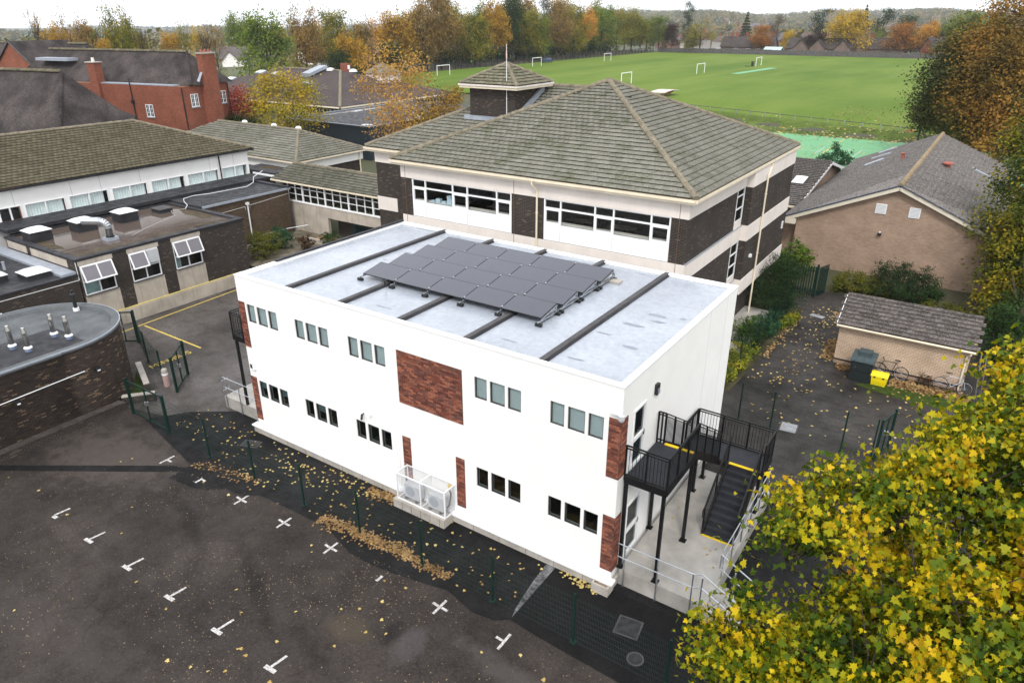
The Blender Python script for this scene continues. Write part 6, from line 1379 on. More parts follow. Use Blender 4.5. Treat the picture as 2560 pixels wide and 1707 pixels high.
p = on_plane(2199, 585, (0, wy, 0), (0, 1, 0)); t = thing('wall_light', 'small black floodlight on tan gable below white vents', 'light', (p.x, wy, p.z)); MB().obox((p.x, wy - .1, p.z), .10, .10, .09).build('housing', M['black'], t); MB().obox((p.x, wy - .05, p.z + .12), .05, .04, .05).build('bracket', M['white_trim'], t)
nL = Vector((-(gzr - gze), 0, gxm - gx0)).normalized(); nR = Vector(((gzr - gze), 0, gxm - gx0)).normalized()
for (u0, v0, u1, v1) in ((2162, 417, 2210, 400), (2179, 400, 2228, 385), (2197, 386, 2243, 371)):
    a = on_plane(u0, v0, (gx0, 0, gze), nL); b = on_plane(u1, v1, (gx0, 0, gze), nL); MB().bar(a + nL * .1, b + nL * .1, .22, .12).build('roof_vent_strip', M['lead'], tg_)
a = on_plane(2428, 423, (gx1, 0, gze), nR); b = on_plane(2472, 447, (gx1, 0, gze), nR); MB().bar(a + nR * .1, b + nR * .1, .28, .14).build('roof_vent_strip', M['lead'], tg_)
a = on_plane(2255, 400, (gx0, 0, gze), nL); b = MB().lathe([(.16, a.z - .1), (.14, a.z + .45), (.2, a.z + .5), (.2, a.z + .56)], (a.x, a.y), 10); b.build('clay_terminal', M['pink'], tg_)
a = on_plane(2368, 420, (gx1, 0, gze), nR); b = MB().lathe([(.22, a.z - .2), (.18, a.z + .25)], (a.x, a.y), 10); b.build('clay_terminal', M['pink'], tg_); MB().lathe([(.42, a.z + .3), (.42, a.z + .38), (.25, a.z + .46)], (a.x, a.y), 10).build('terminal_cap', M['pink'], tg_); MB().lathe([(.13, a.z + .2), (.13, a.z + .31)], (a.x, a.y), 8).build('terminal_neck', M['black'], tg_)

# small annexe with steep speckled roof
an = thing('tan_annexe', 'small tan brick annexe with speckled dark roof and one skylight', 'building', (-14, 64, 0))
ax0, ax1, ay0, ay1, aze, azr = -18.5, -12.0, 57.6, 76, 3.3, 5.0
aym = 68.6
MB().add([(ax0, 58.3, -.1), (-12.35, 58.3, -.1), (-12.35, 58.3, 3.2), (ax0, 58.3, 3.2), (ax0, ay1, -.1), (-12.35, ay1, -.1), (-12.35, ay1 - .4, 3.2), (-12.35, aym, azr - .1), (ax0, ay1, 3.2)], [(0, 1, 2, 3), (1, 5, 6, 7, 2), (4, 8, 6, 5)]).build('wall', M['tan_brick'], an)
MB().slab([(ax0, ay0, aze), (ax1, ay0, aze), (ax1, aym, azr), (ax0, aym, azr)], (0, 0, -.1)).build('roof_deck', M['clad_mortar'], an); MB().slab([(ax0, aym, azr), (ax1, aym, azr), (ax1, ay1, aze), (ax0, ay1, aze)], (0, 0, -.1)).build('roof_deck', M['clad_mortar'], an)
s_ = math.hypot(aym - ay0, azr - aze); tiles(an, (ax0, ay0, aze), (1, 0, 0), (0, aym - ay0, azr - aze), [(0, -.03), (ax1 - ax0, -.03), (ax1 - ax0, s_), (0, s_)], .42, .32, M['tile_dark'], 150)
b = MB(); b.bar((ax1 + .02, ay0, aze - .12), (ax1 + .02, aym, azr - .12), .05, .24); b.bar((ax1 + .02, aym, azr - .12), (ax1 + .02, ay1, aze - .12), .05, .24); b.build('barge_board', M['white_trim'], an); MB().box(ax0, ax1, ay0 - .1, ay0, aze - .2, aze - .04).build('gutter', M['gutter'], an)
for k in range(46): MB().tube((ax0 + k * .14, aym, azr + .05), (ax0 + k * .14, aym, azr + .22), .012, 4).build('ridge_spike', M['batten'], an)
nA = Vector((0, -(azr - aze), aym - ay0)).normalized(); p = on_plane(1999, 453, (ax0, ay0, aze), nA)
Mr = Matrix.Rotation(math.atan2(azr - aze, aym - ay0), 3, 'X'); w = MB().obox(p + nA * .06, .55, 1.0, .08, Mr).build('skylight', M['batten'], an); MB().obox(p + nA * .09, .46, .88, .07, Mr).build('pane', M['skylight'], w)
# boundary stretch of tan wall between annexe and gable
MB().box(-13.0, wx0 - .001, 53.6, 53.9, -.1, 2.9).build('link_wall', M['tan_brick'], an)

# brick bin shed
sh = thing('brick_shed', 'small buff brick shed with mossy dark tiled roof', 'shed', (-1.8, 39, 0))
sx0, sx1, sy0, sy1, sze, szr, sym = -4.75, 1.12, 37.45, 40.6, 2.30, 3.28, 39.05
MB().box(sx0, sx1, sy0, sy1, .28, 2.22).build('wall', M['buff_brick'], sh); MB().box(sx0 - .005, sx1 + .005, sy0 - .005, sy1 + .005, .20, .279).build('dark_course', M['black'], sh); MB().box(sx0 + .005, sx1 - .005, sy0 + .005, sy1 - .005, -.05, .199).build('base_course', M['tan_brick'], sh)
for x in (sx0, sx1 - .1): MB().add([(x, sy0, 2.221), (x + .1, sy0, 2.221), (x + .1, sy1, 2.221), (x, sy1, 2.221), (x, sym, szr - .1), (x + .1, sym, szr - .1)], [(0, 4, 3), (1, 2, 5), (0, 1, 5, 4), (2, 3, 4, 5)]).build('gable', M['buff_brick'], sh)
rx0, rx1, ry0, ry1 = sx0 - .12, sx1 + .14, 37.2, 40.9
MB().slab([(rx0, ry0, sze), (rx1, ry0, sze), (rx1, sym, szr), (rx0, sym, szr)], (0, 0, -.06)).build('roof_deck', M['clad_mortar'], sh); MB().slab([(rx0, sym, szr), (rx1, sym, szr), (rx1, ry1, sze), (rx0, ry1, sze)], (0, 0, -.06)).build('roof_deck', M['clad_mortar'], sh)
s_ = math.hypot(sym - ry0, szr - sze); tiles(sh, (rx0, ry0, sze), (1, 0, 0), (0, sym - ry0, szr - sze), [(0, -.05), (rx1 - rx0, -.05), (rx1 - rx0, s_), (0, s_)], .262, .33, M['tile_shed'], 300, th=.034)
tiles(sh, (rx1, ry1, sze), (-1, 0, 0), (0, -(ry1 - sym), szr - sze), [(0, -.05), (rx1 - rx0, -.05), (rx1 - rx0, s_), (0, s_)], .262, .33, M['tile_shed'], 0)
ridge(sh, (rx0, sym, szr + .03), (rx1, sym, szr + .03), .24, .09, M['tile_shed'])
MB().box(rx0, rx1, ry0 - .04, ry0 + .05, sze - .20, sze - .055).build('fascia', M['buff_brick'], sh); b = MB(); b.tube((rx0, ry0 - .08, sze - .08), (rx1 + .05, ry0 - .08, sze - .10), .055, 8); b.build('gutter', M['gutter'], sh)
b = MB().bar((rx0 - .015, ry0, sze - .02), (rx0 - .015, sym, szr - .02), .03, .13); b.build('barge_board', M['white_trim'], sh)
b = MB().path([(sx1 - .02, ry0 - .08, sze - .1), (sx1 - .02, ry0 - .06, sze - .25), (sx1 - .15, sy0 - .06, sze - .4), (sx1 - .15, sy0 - .06, .05)], .045, 7); b.build('downpipe', M['gutter'], sh)
ldr = thing('leaning_ladder', 'grey poles leaning at the shed corner beside hedge', 'ladder', (1.6, 37.6, 0)); MB().tube((1.75, 37.3, 0), (1.5, 37.7, 2.1), .025, 5).build('pole', M['galv'], ldr); MB().tube((1.95, 37.35, 0), (1.72, 37.75, 2.1), .025, 5).build('pole', M['galv'], ldr)
bi = thing('storage_bin', 'tall black-green plastic bin with stepped grey lid beside shed', 'bin', (-3.2, 36.25, 0))
MB().box(-3.72, -2.72, 35.82, 36.78, 0, 1.06).build('body', M['bin_black'], bi); b = MB(); b.box(-3.66, -2.78, 35.79, 35.819, .08, .5); b.box(-3.66, -2.78, 35.79, 35.819, .54, 1.0); b.build('front_panel', M['bin_black'], bi)
b = MB().add([(-3.78, 35.75, 1.06), (-2.66, 35.75, 1.06), (-2.66, 36.83, 1.2), (-3.78, 36.83, 1.2), (-3.76, 35.78, 1.14), (-2.68, 35.78, 1.14), (-2.68, 36.8, 1.30), (-3.76, 36.8, 1.30)], [(0, 3, 2, 1), (4, 5, 6, 7), (0, 1, 5, 4), (1, 2, 6, 5), (2, 3, 7, 6), (3, 0, 4, 7)]); b.build('lid', M['bin_lid'], bi)
b = MB().box(-3.5, -2.92, 36.25, 36.8, 1.20, 1.42); b.build('lid_hump', M['bin_lid'], bi); MB().obox((-3.5, 35.775, .75), .03, .02, .04).build('latch', M['chrome'], bi)
gb_ = thing('grit_bin', 'bright yellow grit bin with domed lid in front of the shed', 'bin', (-2.35, 36.05, 0))
b = MB().add([(-2.66, 35.85, 0), (-2.04, 35.85, 0), (-2.0, 36.25, 0), (-2.70, 36.25, 0), (-2.70, 35.80, .48), (-2.0, 35.80, .48), (-1.97, 36.28, .48), (-2.73, 36.28, .48)], [(0, 3, 2, 1), (4, 5, 6, 7), (0, 1, 5, 4), (1, 2, 6, 5), (2, 3, 7, 6), (3, 0, 4, 7)]); b.build('body', M['yellow_bin'], gb_)
vs = []; 
for x in (-2.74, -1.96):
    for k in range(7): a = math.pi * k / 6; vs.append((x, 36.04 - .26 * math.cos(a), .485 + .20 * math.sin(a)))
b = MB().add(vs, [(k, k + 1, 8 + k, 7 + k) for k in range(6)] + [tuple(range(7))[::-1], tuple(range(7, 14))]); b.build('lid', M['yellow_bin'], gb_)
for x in (-2.55, -2.15): MB().obox((x, 35.785, .46), .045, .02, .035).build('catch', M['black'], gb_)
b = MB(); b.box(-2.69, -2.01, 35.792, 35.80, .22, .235); b.box(-2.67, -2.03, 35.80, 35.812, .12, .135); b.build('rib', pm('yellow_rib', (0.66, 0.50, 0.004), 0.5), gb_)

def bicycle(label, loc, rot, col, lean=0.16):
    t = thing('bicycle', label, 'bicycle', loc, rot, local=True); t.rotation_euler = (lean, 0, rot)
    fm_ = pm('bike_frame', col, 0.35, 0.1, 5, metal=.3)
    for x in (-.52, .52):
        tr_ = MB(); n = 28
        for k in range(n):
            a, b2 = 2 * math.pi * k / n, 2 * math.pi * (k + 1) / n; tr_.tube((x + .33 * math.cos(a), 0, .34 + .33 * math.sin(a)), (x + .33 * math.cos(b2), 0, .34 + .33 * math.sin(b2)), .017, 5, cap=False)
        w = tr_.build('wheel', M['rubber'], t); rm_ = MB()
        for k in range(n): a, b2 = 2 * math.pi * k / n, 2 * math.pi * (k + 1) / n; rm_.tube((x + .305 * math.cos(a), 0, .34 + .305 * math.sin(a)), (x + .305 * math.cos(b2), 0, .34 + .305 * math.sin(b2)), .008, 4, cap=False)
        rm_.build('rim', M['galv'], w); s = MB()
        for k in range(14): a = 2 * math.pi * k / 14; s.tube((x, .02 * (-1) ** k, .34), (x + .3 * math.cos(a), 0, .34 + .3 * math.sin(a)), .002, 3)
        s.tube((x, -.05, .34), (x, .05, .34), .02, 6); s.build('spokes', M['galv'], w)
    bb_, st_, hd_, ht = (-.08, 0, .30), (-.22, 0, .82), (.36, 0, .80), (.40, 0, .68)
    f = MB()
    for a, b2, r in ((bb_, st_, .016), (st_, hd_, .015), (bb_, ht, .019), (bb_, (-.52, 0, .34), .011), (st_, (-.52, 0, .34), .009), (hd_, ht, .02)): f.tube(a, b2, r, 6)
    f.build('frame', fm_, t); MB().path([ht, (.46, 0, .55), (.52, 0, .34)], .014, 6).build('fork', fm_, t)
    MB().path([(.36, 0, .80), (.35, 0, .92), (.42, 0, .95)], .013, 6).build('stem', M['black'], t); MB().path([(.36, -.27, .97), (.42, -.1, .95), (.42, .1, .95), (.36, .27, .97)], .013, 6).build('handlebar', M['black'], t)
    MB().tube(st_, (-.25, 0, .96), .013, 6).build('seat_post', M['galv'], t); MB().add([(-.40, -.07, .97), (-.40, .07, .97), (-.22, .045, .985), (-.10, .015, .975), (-.10, -.015, .975), (-.22, -.045, .985), (-.38, 0, .93), (-.12, 0, .94)], [(0, 5, 4, 3, 2, 1), (0, 1, 6), (3, 4, 7), (1, 2, 3, 7, 6), (0, 6, 7, 4, 5)]).build('saddle', M['black'], t)
    c = MB()
    for k in range(16): a, b2 = 2 * math.pi * k / 16, 2 * math.pi * (k + 1) / 16; c.tube((-.08 + .09 * math.cos(a), .04, .3 + .09 * math.sin(a)), (-.08 + .09 * math.cos(b2), .04, .3 + .09 * math.sin(b2)), .006, 4)
    c.tube((-.08, .05, .3), (.06, .06, .22), .01, 5); c.tube((-.08, -.05, .3), (-.22, -.06, .38), .01, 5); c.box(.02, .10, .06, .14, .21, .23); c.box(-.26, -.18, -.14, -.06, .37, .39); c.build('crankset', M['black'], t)
bicycle('dark bicycle leaning on buff shed wall behind yellow grit bin', (-2.05, 37.12, 0), R(180), (0.03, 0.03, 0.035), lean=.16)
bicycle('silver-blue bicycle leaning at the shed downpipe in fallen leaves', (.72, 37.0, 0), 0, (0.38, 0.44, 0.55), lean=-.16)

# palisade gate between bushes
pg = thing('palisade_gate', 'dark green steel palisade gate between conifer bush and tan building', 'gate', (-8.6, 47.2, 0))
for k in range(12):
    x = -9.7 + k * .155; y = 46.9
    b = MB().add([(x - .035, y, .06), (x + .035, y, .06), (x + .035, y, 2.0), (x, y, 2.1), (x - .035, y, 2.0), (x - .02, y + .03, .06), (x + .02, y + .03, .06), (x + .02, y + .03, 2.0), (x - .02, y + .03, 2.0)], [(0, 1, 2, 3, 4), (1, 6, 7, 2), (0, 4, 8, 5)]); b.build('pale', M['green_steel'], pg)
b = MB()
for z in (.35, 1.75): b.bar((-9.8, 46.95, z), (-7.95, 46.95, z), .05, .06)
b.build('rail', M['green_steel'], pg)
for x in (-9.85, -7.9): MB().box(x - .06, x + .06, 46.88, 47.0, 0, 2.2).build('post', M['green_steel'], pg)
pg2 = thing('palisade_gate_leaf', 'dark green palisade gate leaf folded back against tan building', 'gate', (-7.8, 47.3, 0))
for k in range(7): x = -7.75 + k * .05; y = 47.0 + k * .15; MB().box(x - .03, x + .03, y - .012, y + .012, .06, 2.05).build('pale', M['green_steel'], pg2)
b = MB()
for z in (.35, 1.75): b.bar((-7.78, 46.98, z), (-7.42, 47.98, z), .05, .06)
b.build('rail', M['green_steel'], pg2)
# kit on the grass and far edge of court
for i, (x, y0, y1, lab) in enumerate(((-120.3, 145.8, 150.8, 'nearest the brick roof tower'), (-120.5, 190.3, 195.2, 'at the fence by the parked car'), (-116, 227.6, 232.5, 'farthest along the tree-lined fence'), (-70.6, 147.0, 152.0, 'just over the hip of the big mossy roof'), (-69.2, 188.0, 193.6, 'at middle of the field'), (-66.4, 229.6, 235.0, 'beside the artificial wicket'))):
    g_ = thing('goal', 'white goal frame on the playing field, ' + lab, 'goal', (x, y0, 3.5), group='white goals on the field')
    z0 = terz(x, y0) + .03; r = .08
    for y in (y0, y1): MB().tube((x, y, z0), (x, y, z0 + 2.35), r, 6).build('upright', M['white_trim'], g_)
    MB().tube((x, y0 - .05, z0 + 2.35), (x, y1 + .05, z0 + 2.35), r, 6).build('crossbar', M['white_trim'], g_)
t = thing('kit_bag', 'dark bag by the upright of the goal near the wicket', 'bag', (-66.9, 228.3, 3.5)); MB().obox((-67, 228.2, 4.2), .3, .4, .7).build('bag', M['black'], t); MB().obox((-68, 227.4, 3.6), .8, .5, .08).build('mat', M['black'], t)
tt = thing('outdoor_table', 'curved concrete games table with wooden legs on grass behind big roof', 'table', (-53, 131.5, 3.5)); zt = terz(-53, 131.5)
n = 8; b = MB()
vs = []
for k in range(n + 1): a = -1 + 2 * k / n; vs += [(-55.3 + .0, 127.2 + 7 * k / n, zt + .95 - .22 * a * a), (-52.5, 127.6 + 7 * k / n, zt + .95 - .22 * a * a)]
for k in range(n): b.slab([vs[2 * k], vs[2 * k + 1], vs[2 * k + 3], vs[2 * k + 2]], (0, 0, .1))
b.build('top', pm('pale_table_top', (0.55, 0.50, 0.45), 0.7), tt)
for y in (129.6, 132.6): MB().bar((-54, y - 1.0, zt), (-53.2, y + .8, zt + .9), .12, .5).build('leg', M['wood'], tt)
rf = thing('field_rail', 'low galvanised trip rail with posts between bank and playing field', 'fence', (-25, 112, 3))
pr0 = Vector((-60, 124, 0)); pts = []
for k in range(24):
    x = -60 + k * 2.42; y = float(rail_y(np.array(x))) if x > -48 else 120.2; z = terz(x, y); pts.append(Vector((x, y, z)))
for p in pts: MB().box(p.x - .07, p.x + .07, p.y - .07, p.y + .07, p.z - .1, p.z + .62).build('post', M['galv'], rf)
for a, b in zip(pts[:-1], pts[1:]): MB().tube(a + Vector((0, 0, .58)), b + Vector((0, 0, .58)), .05, 6).build('rail', M['timber'], rf)
ho = thing('basketball_hoop', 'grey basketball hoop frame with orange ring at corner of green court', 'hoop', (-9.2, 104.9, 2.2)); hp2 = gz(2277, 345, 2.3)
b = MB(); b.path([(-8.9, 105.0, 2.2), (-8.9, 105.0, 5.0)], .12, 6); b.path([(-8.9, 105, 4.6), (-6.2, 106, 4.3), (-6.2, 106, 2.2)], .1, 6); b.path([(-8.9, 105, 4.2), (-7.5, 103.4, 2.2)], .08, 6); b.build('frame', M['batten'], ho)
b = MB()
for k in range(12): a, c = 2 * math.pi * k / 12, 2 * math.pi * (k + 1) / 12; b.tube((-10.0 + .5 * math.cos(a), 104.9 + .5 * math.sin(a), 3.6), (-10.0 + .5 * math.cos(c), 104.9 + .5 * math.sin(c), 3.6), .06, 5)
b.build('ring', pm('orange_ring', (0.55, 0.16, 0.03), 0.5), ho)
p = gz(2470, 378, 2.3); t = thing('trampoline_frame', 'grey mesh sided frame standing beyond tan roof under the big tree', 'frame', p); 
for s in (-1, 1): MB().box(p.x + s * 1.6 - .05, p.x + s * 1.6 + .05, p.y - .05, p.y + .05, p.z - .5, p.z + 1.4).build('post', M['batten'], t)
wiremesh((p.x - 1.6, p.y, p.z + .3), (1, 0, 0), (0, 0, 1), 3.2, 1.1, .16, .16, .012).build('mesh', M['batten'], t)
# ------------------------------------------------------------------ trees and shrubs
LEAF = {
 'dia': [(0, -.5, 0), (.32, 0, .05), (0, .5, 0), (-.32, 0, .05)],
 'maple': [(0, -.42, 0), (.13, -.30, .02), (.42, -.36, -.06), (.33, -.12, .03), (.56, .10, -.08), (.24, .12, .04), (.20, .34, .02), (0, .60, -.08), (-.20, .34, .02), (-.24, .12, .04), (-.56, .10, -.08), (-.33, -.12, .03), (-.42, -.36, -.06), (-.13, -.30, .02)],
 'needle': [(0, -.5, 0), (.10, 0, .02), (0, .5, 0), (-.10, 0, .02)],
}
def leaf_mesh(name, P, size, mat, shape='dia', up=.6, out=None, seed=0, droop=0.0):
    rg = np.random.default_rng(seed); n = len(P); T = np.array(LEAF[shape]); k = len(T)
    N = rg.normal(0, 1, (n, 3)); N /= np.linalg.norm(N, axis=1)[:, None]
    if out is not None: N = N + out * .5
    N[:, 2] = np.abs(N[:, 2]) * (1 if up > .3 else .5) + up; N /= np.linalg.norm(N, axis=1)[:, None]
    A = rg.normal(0, 1, (n, 3)); A[:, 2] -= droop; A -= N * (A * N).sum(1)[:, None]; A /= np.linalg.norm(A, axis=1)[:, None] + 1e-9
    B = np.cross(N, A)
    s = (np.asarray(size) * rg.uniform(.7, 1.25, n))[:, None, None]
    V = P[:, None, :] + s * (T[None, :, 0, None] * B[:, None, :] + T[None, :, 1, None] * A[:, None, :] + T[None, :, 2, None] * N[:, None, :])
    F = np.arange(n * k, dtype=np.int32)
    return np_mesh(name, V.reshape(-1, 3), F, k, mat)
def clumps(lobes, n_cl, rc, n_leaf, seed, fill=.35, flat=.75):
    """leaf positions: sprays gathered in clumps over the lobes' outer shells"""
    rg = np.random.default_rng(seed); w = np.array([l[3] ** 2 for l in lobes]); w = w / w.sum(); out = []; nrm = []; cen = []
    for l, wi in zip(lobes, w):
        c = np.array(l[:3]); m = max(1, int(n_cl * wi))
        D = rg.normal(0, 1, (m, 3)); D /= np.linalg.norm(D, axis=1)[:, None]
        rr_ = l[3] * (1 - fill * rg.random(m) ** 1.5) * rg.uniform(.82, 1.08, m)
        C = c + D * rr_[:, None] * np.array([1, 1, l[4] if len(l) > 4 else .85]); cen.append(C)
        per = max(3, int(n_leaf * wi / m))
        q = rg.normal(0, 1, (m, per, 3)); q *= (rc * rg.uniform(.6, 1.3, m))[:, None, None] / 2.0; q[:, :, 2] *= flat
        P = C[:, None, :] + q; out.append(P.reshape(-1, 3)); nrm.append(np.repeat(D, per, 0))
    return np.concatenate(out), np.concatenate(nrm), np.concatenate(cen)
def limbs(b, base, top, targets, r0, seed, n=7, sub=True, wob=.08):
    """tapered trunk with forking limbs out to the clump centres"""
    rg = random.Random(seed); base = Vector(base); top = Vector(top); L = (top - base).length; P = [base]
    for k in range(1, 7):
        f = k / 6; P.append(base.lerp(top, f) + Vector((rg.gauss(0, wob * .3), rg.gauss(0, wob * .3), 0)) * L * .3 * f)
    for k in range(6): b.tube(P[k], P[k + 1], r0 * (1 - .75 * k / 6), n, r0 * (1 - .75 * (k + 1) / 6), cap=(k == 5))
    for t in targets:
        t = Vector(t); f = min(.95, max(.25, (t.z - base.z) / max(.1, top.z - base.z) * .55 + rg.uniform(-.05, .15))); i = min(5, int(f * 6)); s = P[i].lerp(P[i + 1], f * 6 - i)
        m = s.lerp(t, .5) + Vector((rg.gauss(0, wob), rg.gauss(0, wob), abs(rg.gauss(0, wob)) + .04)) * (t - s).length * .6
        ra = r0 * (1 - .75 * f) * .45; b.tube(s, m, ra, 5, ra * .6, cap=False); b.tube(m, t, ra * .6, 4, ra * .2, cap=False)
    return b
# ---- colours of the season
LM = {
 'olive': leafmat('olive_leaf', [(0.068, 0.084, 0.014), (0.142, 0.149, 0.019), (0.270, 0.230, 0.024), (0.432, 0.311, 0.032)]),
 'olivegreen': leafmat('olive_green_leaf', [(0.048, 0.087, 0.014), (0.098, 0.147, 0.020), (0.182, 0.217, 0.025), (0.336, 0.294, 0.031)]),
 'amber': leafmat('amber_leaf', [(0.138, 0.090, 0.018), (0.288, 0.169, 0.022), (0.475, 0.269, 0.027), (0.375, 0.250, 0.031)]),
 'brown': leafmat('brown_leaf', [(0.101, 0.074, 0.027), (0.189, 0.128, 0.038), (0.324, 0.196, 0.054), (0.243, 0.196, 0.047)]),
 'orange': leafmat('orange_leaf_t', [(0.253, 0.109, 0.021), (0.437, 0.207, 0.025), (0.575, 0.299, 0.034), (0.414, 0.241, 0.029)]),
 'green': leafmat('green_leaf', [(0.050, 0.098, 0.014), (0.105, 0.168, 0.022), (0.182, 0.231, 0.031), (0.266, 0.280, 0.039)]),
 'dark': leafmat('dark_leaf', [(0.013, 0.031, 0.008), (0.029, 0.055, 0.013), (0.055, 0.086, 0.018)]),
 'conifer': leafmat('conifer_leaf', [(0.008, 0.020, 0.008), (0.016, 0.034, 0.012), (0.028, 0.052, 0.016)], trans=.1),
 'gold': leafmat('gold_leaf', [(0.253, 0.167, 0.014), (0.414, 0.276, 0.018), (0.575, 0.380, 0.023), (0.391, 0.299, 0.021)]),
 'russet': leafmat('russet_leaf', [(0.149, 0.060, 0.018), (0.276, 0.109, 0.025), (0.391, 0.167, 0.032), (0.253, 0.161, 0.032)]),
 'purple': leafmat('purple_leaf', [(0.030, 0.014, 0.016), (0.050, 0.022, 0.024), (0.080, 0.040, 0.036)]),
 'lime': leafmat('lime_leaf', [(0.120, 0.160, 0.020), (0.180, 0.220, 0.030), (0.250, 0.260, 0.040)]),
 'red': leafmat('red_leaf', [(0.180, 0.035, 0.028), (0.320, 0.070, 0.050), (0.440, 0.130, 0.080)]),
 'grey': leafmat('grey_brown_leaf', [(0.084, 0.067, 0.054), (0.144, 0.114, 0.084), (0.204, 0.168, 0.120)]),
}
# ---- foreground maple
LM['maple'] = leafmat('maple_leaf', [(.010, .026, .003), (.026, .056, .005), (.055, .098, .006), (.11, .15, .008), (.30, .28, .008), (.54, .40, .008), (.54, .34, .010), (.38, .17, .022)], trans=.22, nscale=.8, rough=.45, rw=.5)
ml = [(1985, 1590, 11.0, 1.15), (1860, 1625, 11.3, .65), (2050, 1320, 11.6, .95), (1950, 1335, 11.9, .45), (2200, 1265, 11.6, 1.2), (2400, 1150, 12.0, 1.2), (2320, 1450, 10.6, 1.55), (2530, 1340, 11.0, 1.5), (2130, 1690, 10.2, 1.5), (2450, 1660, 9.6, 1.7), (1985, 1235, 12.4, .5), (2080, 1185, 12.5, .5), (2540, 1010, 13.2, .9), (2360, 1110, 12.8, .5),
      (2120, 1500, 11.4, .9), (2640, 1150, 11.5, 1.6), (2700, 1500, 10.5, 1.7), (1790, 1545, 11.8, .42), (2260, 1170, 12.3, .7), (2510, 915, 13.6, .5), (1755, 1640, 11.2, .5), (2590, 890, 13.8, .8), (2440, 1050, 13.1, .6), (2320, 1075, 12.9, .4), (2190, 1160, 12.6, .35), (1850, 1480, 11.9, .3)]
lob = [(*pt(u + 25, v + 20, d), r * .74, .8) for u, v, d, r in ml]
deep = [(*pt(u + 60, v + 40, d + 1.8), 1.15, .8) for u, v, d, r in ml if r > 1.1]
P, N, C = clumps(lob, 380, .54, 50000, 21, fill=.85, flat=.6)
P2, N2, C2 = clumps(deep, 90, .8, 6500, 22, fill=.8)
for hu, hv_, hd, hr in ((2045, 1455, 11.0, .60), (2400, 1270, 11.0, .5), (2470, 1350, 10.6, .55), (2230, 1400, 10.6, .50), (1975, 1425, 11.4, .60), (2330, 1585, 9.8, .50), (2150, 1565, 10.4, .45), (2520, 1180, 11.4, .5), (2260, 1330, 11.2, .42), (2560, 1520, 10.0, .5), (2010, 1660, 10.6, .36), (2110, 1250, 11.7, .38), (2420, 1500, 10.0, .42)):
    q = np.array(pt(hu, hv_, hd)); k_ = np.linalg.norm((P - q) * np.array([1, 1, .8]), axis=1) > hr * np.random.default_rng(8).uniform(.75, 1.25, len(P)); P, N = P[k_], N[k_]
tb_ = pt(2330, 1480, 12.0); tr = thing('maple_tree', 'big maple with yellow and green star-shaped leaves in the near corner', 'tree', (tb_.x, tb_.y, 0))
o = bpy.data.objects.new('crown', leaf_mesh('crown', np.concatenate([P, P2]), np.concatenate([np.full(len(P), .118) * np.random.default_rng(4).uniform(.5, 1.2, len(P)), np.full(len(P2), .12)]), LM['maple'], 'maple', up=.22, out=np.concatenate([N, N2]), seed=3, droop=.4)); put(o, tr)
b = MB(); bt = Vector((tb_.x, tb_.y, 0)); limbs(b, bt, bt + Vector((.3, .2, 6.3)), [(Vector(l[:3]) - Vector((0, 0, .4))) for l in lob], .24, 5, 8)
rg = random.Random(9)
for l in lob:
    c = Vector(l[:3])
    for k in range(9):
        d = Vector((rg.gauss(0, 1), rg.gauss(0, 1), rg.gauss(.3, .7))).normalized() * l[3] * rg.uniform(.7, 1.05); s = c + Vector((0, 0, -.4)); m = s.lerp(c + d, .5) + Vector((rg.gauss(0, .1), rg.gauss(0, .1), .08)); b.tube(s, m, .022, 4, .014, cap=False); b.tube(m, c + d, .014, 4, .005, cap=False)
b.build('trunk', M['bark'], tr)
# ---- trees at the right edge
def big_tree(name, label, base, lobes_px, mat, n_cl, n_leaf, leaf, rc, r0, seed, shape='dia', bark=None, twigs=4, kind='tree', upz=.7):
    lob = [(*pt(u, v, d), r, .85) for u, v, d, r in lobes_px]; base = Vector(base)
    t = thing(name, label, kind, base)
    P, N, C = clumps(lob, n_cl, rc, n_leaf, seed, fill=.55)
    o = bpy.data.objects.new('crown', leaf_mesh('crown', P, leaf, mat, shape, up=.45, out=N, seed=seed)); put(o, t)
    top = sum((Vector(l[:3]) for l in lob), Vector()) / len(lob); top.z = base.z + (max(l[2] for l in lob) - base.z) * upz
    b = MB(); limbs(b, base, top, [Vector(l[:3]) for l in lob], r0, seed); rg = random.Random(seed)
    for l in lob:
        c = Vector(l[:3])
        for k in range(twigs): d = Vector((rg.gauss(0, 1), rg.gauss(0, 1), rg.gauss(.3, .8))).normalized() * l[3] * rg.uniform(.7, 1.1); b.tube(c, c + d, r0 * .10, 4, r0 * .02, cap=False)
    b.build('trunk', bark or M['bark'], t); return t
LM['t2'] = leafmat('hedge_maple_leaf', [(.012, .026, .004), (.030, .050, .006), (.070, .088, .008), (.16, .15, .010), (.34, .25, .012), (.44, .29, .014)], nscale=.5)
b0 = gz(2530, 905, 0)
big_tree('field_maple', 'tall yellow-green tree in front of the tan building at photo edge', (b0.x, b0.y, 0), [(2608, 370, 45, 2.4), (2578, 470, 44, 2.2), (2558, 590, 43, 2.5), (2608, 600, 43, 2.6), (2548, 720, 42, 2.3), (2608, 760, 42, 2.6), (2668, 500, 44, 3), (2668, 700, 43, 3), (2513, 650, 43, 1.2), (2528, 790, 41, 1.2)], LM['t2'], 800, 52000, .21, 1.1, .22, 31)
LM['t3a'] = leafmat('brown_oak_leaf', [(.060, .048, .012), (.12, .085, .018), (.21, .125, .022), (.32, .165, .03), (.38, .20, .04)], nscale=.22, rw=.18)
b0 = gz(2490, 432, 2.1)
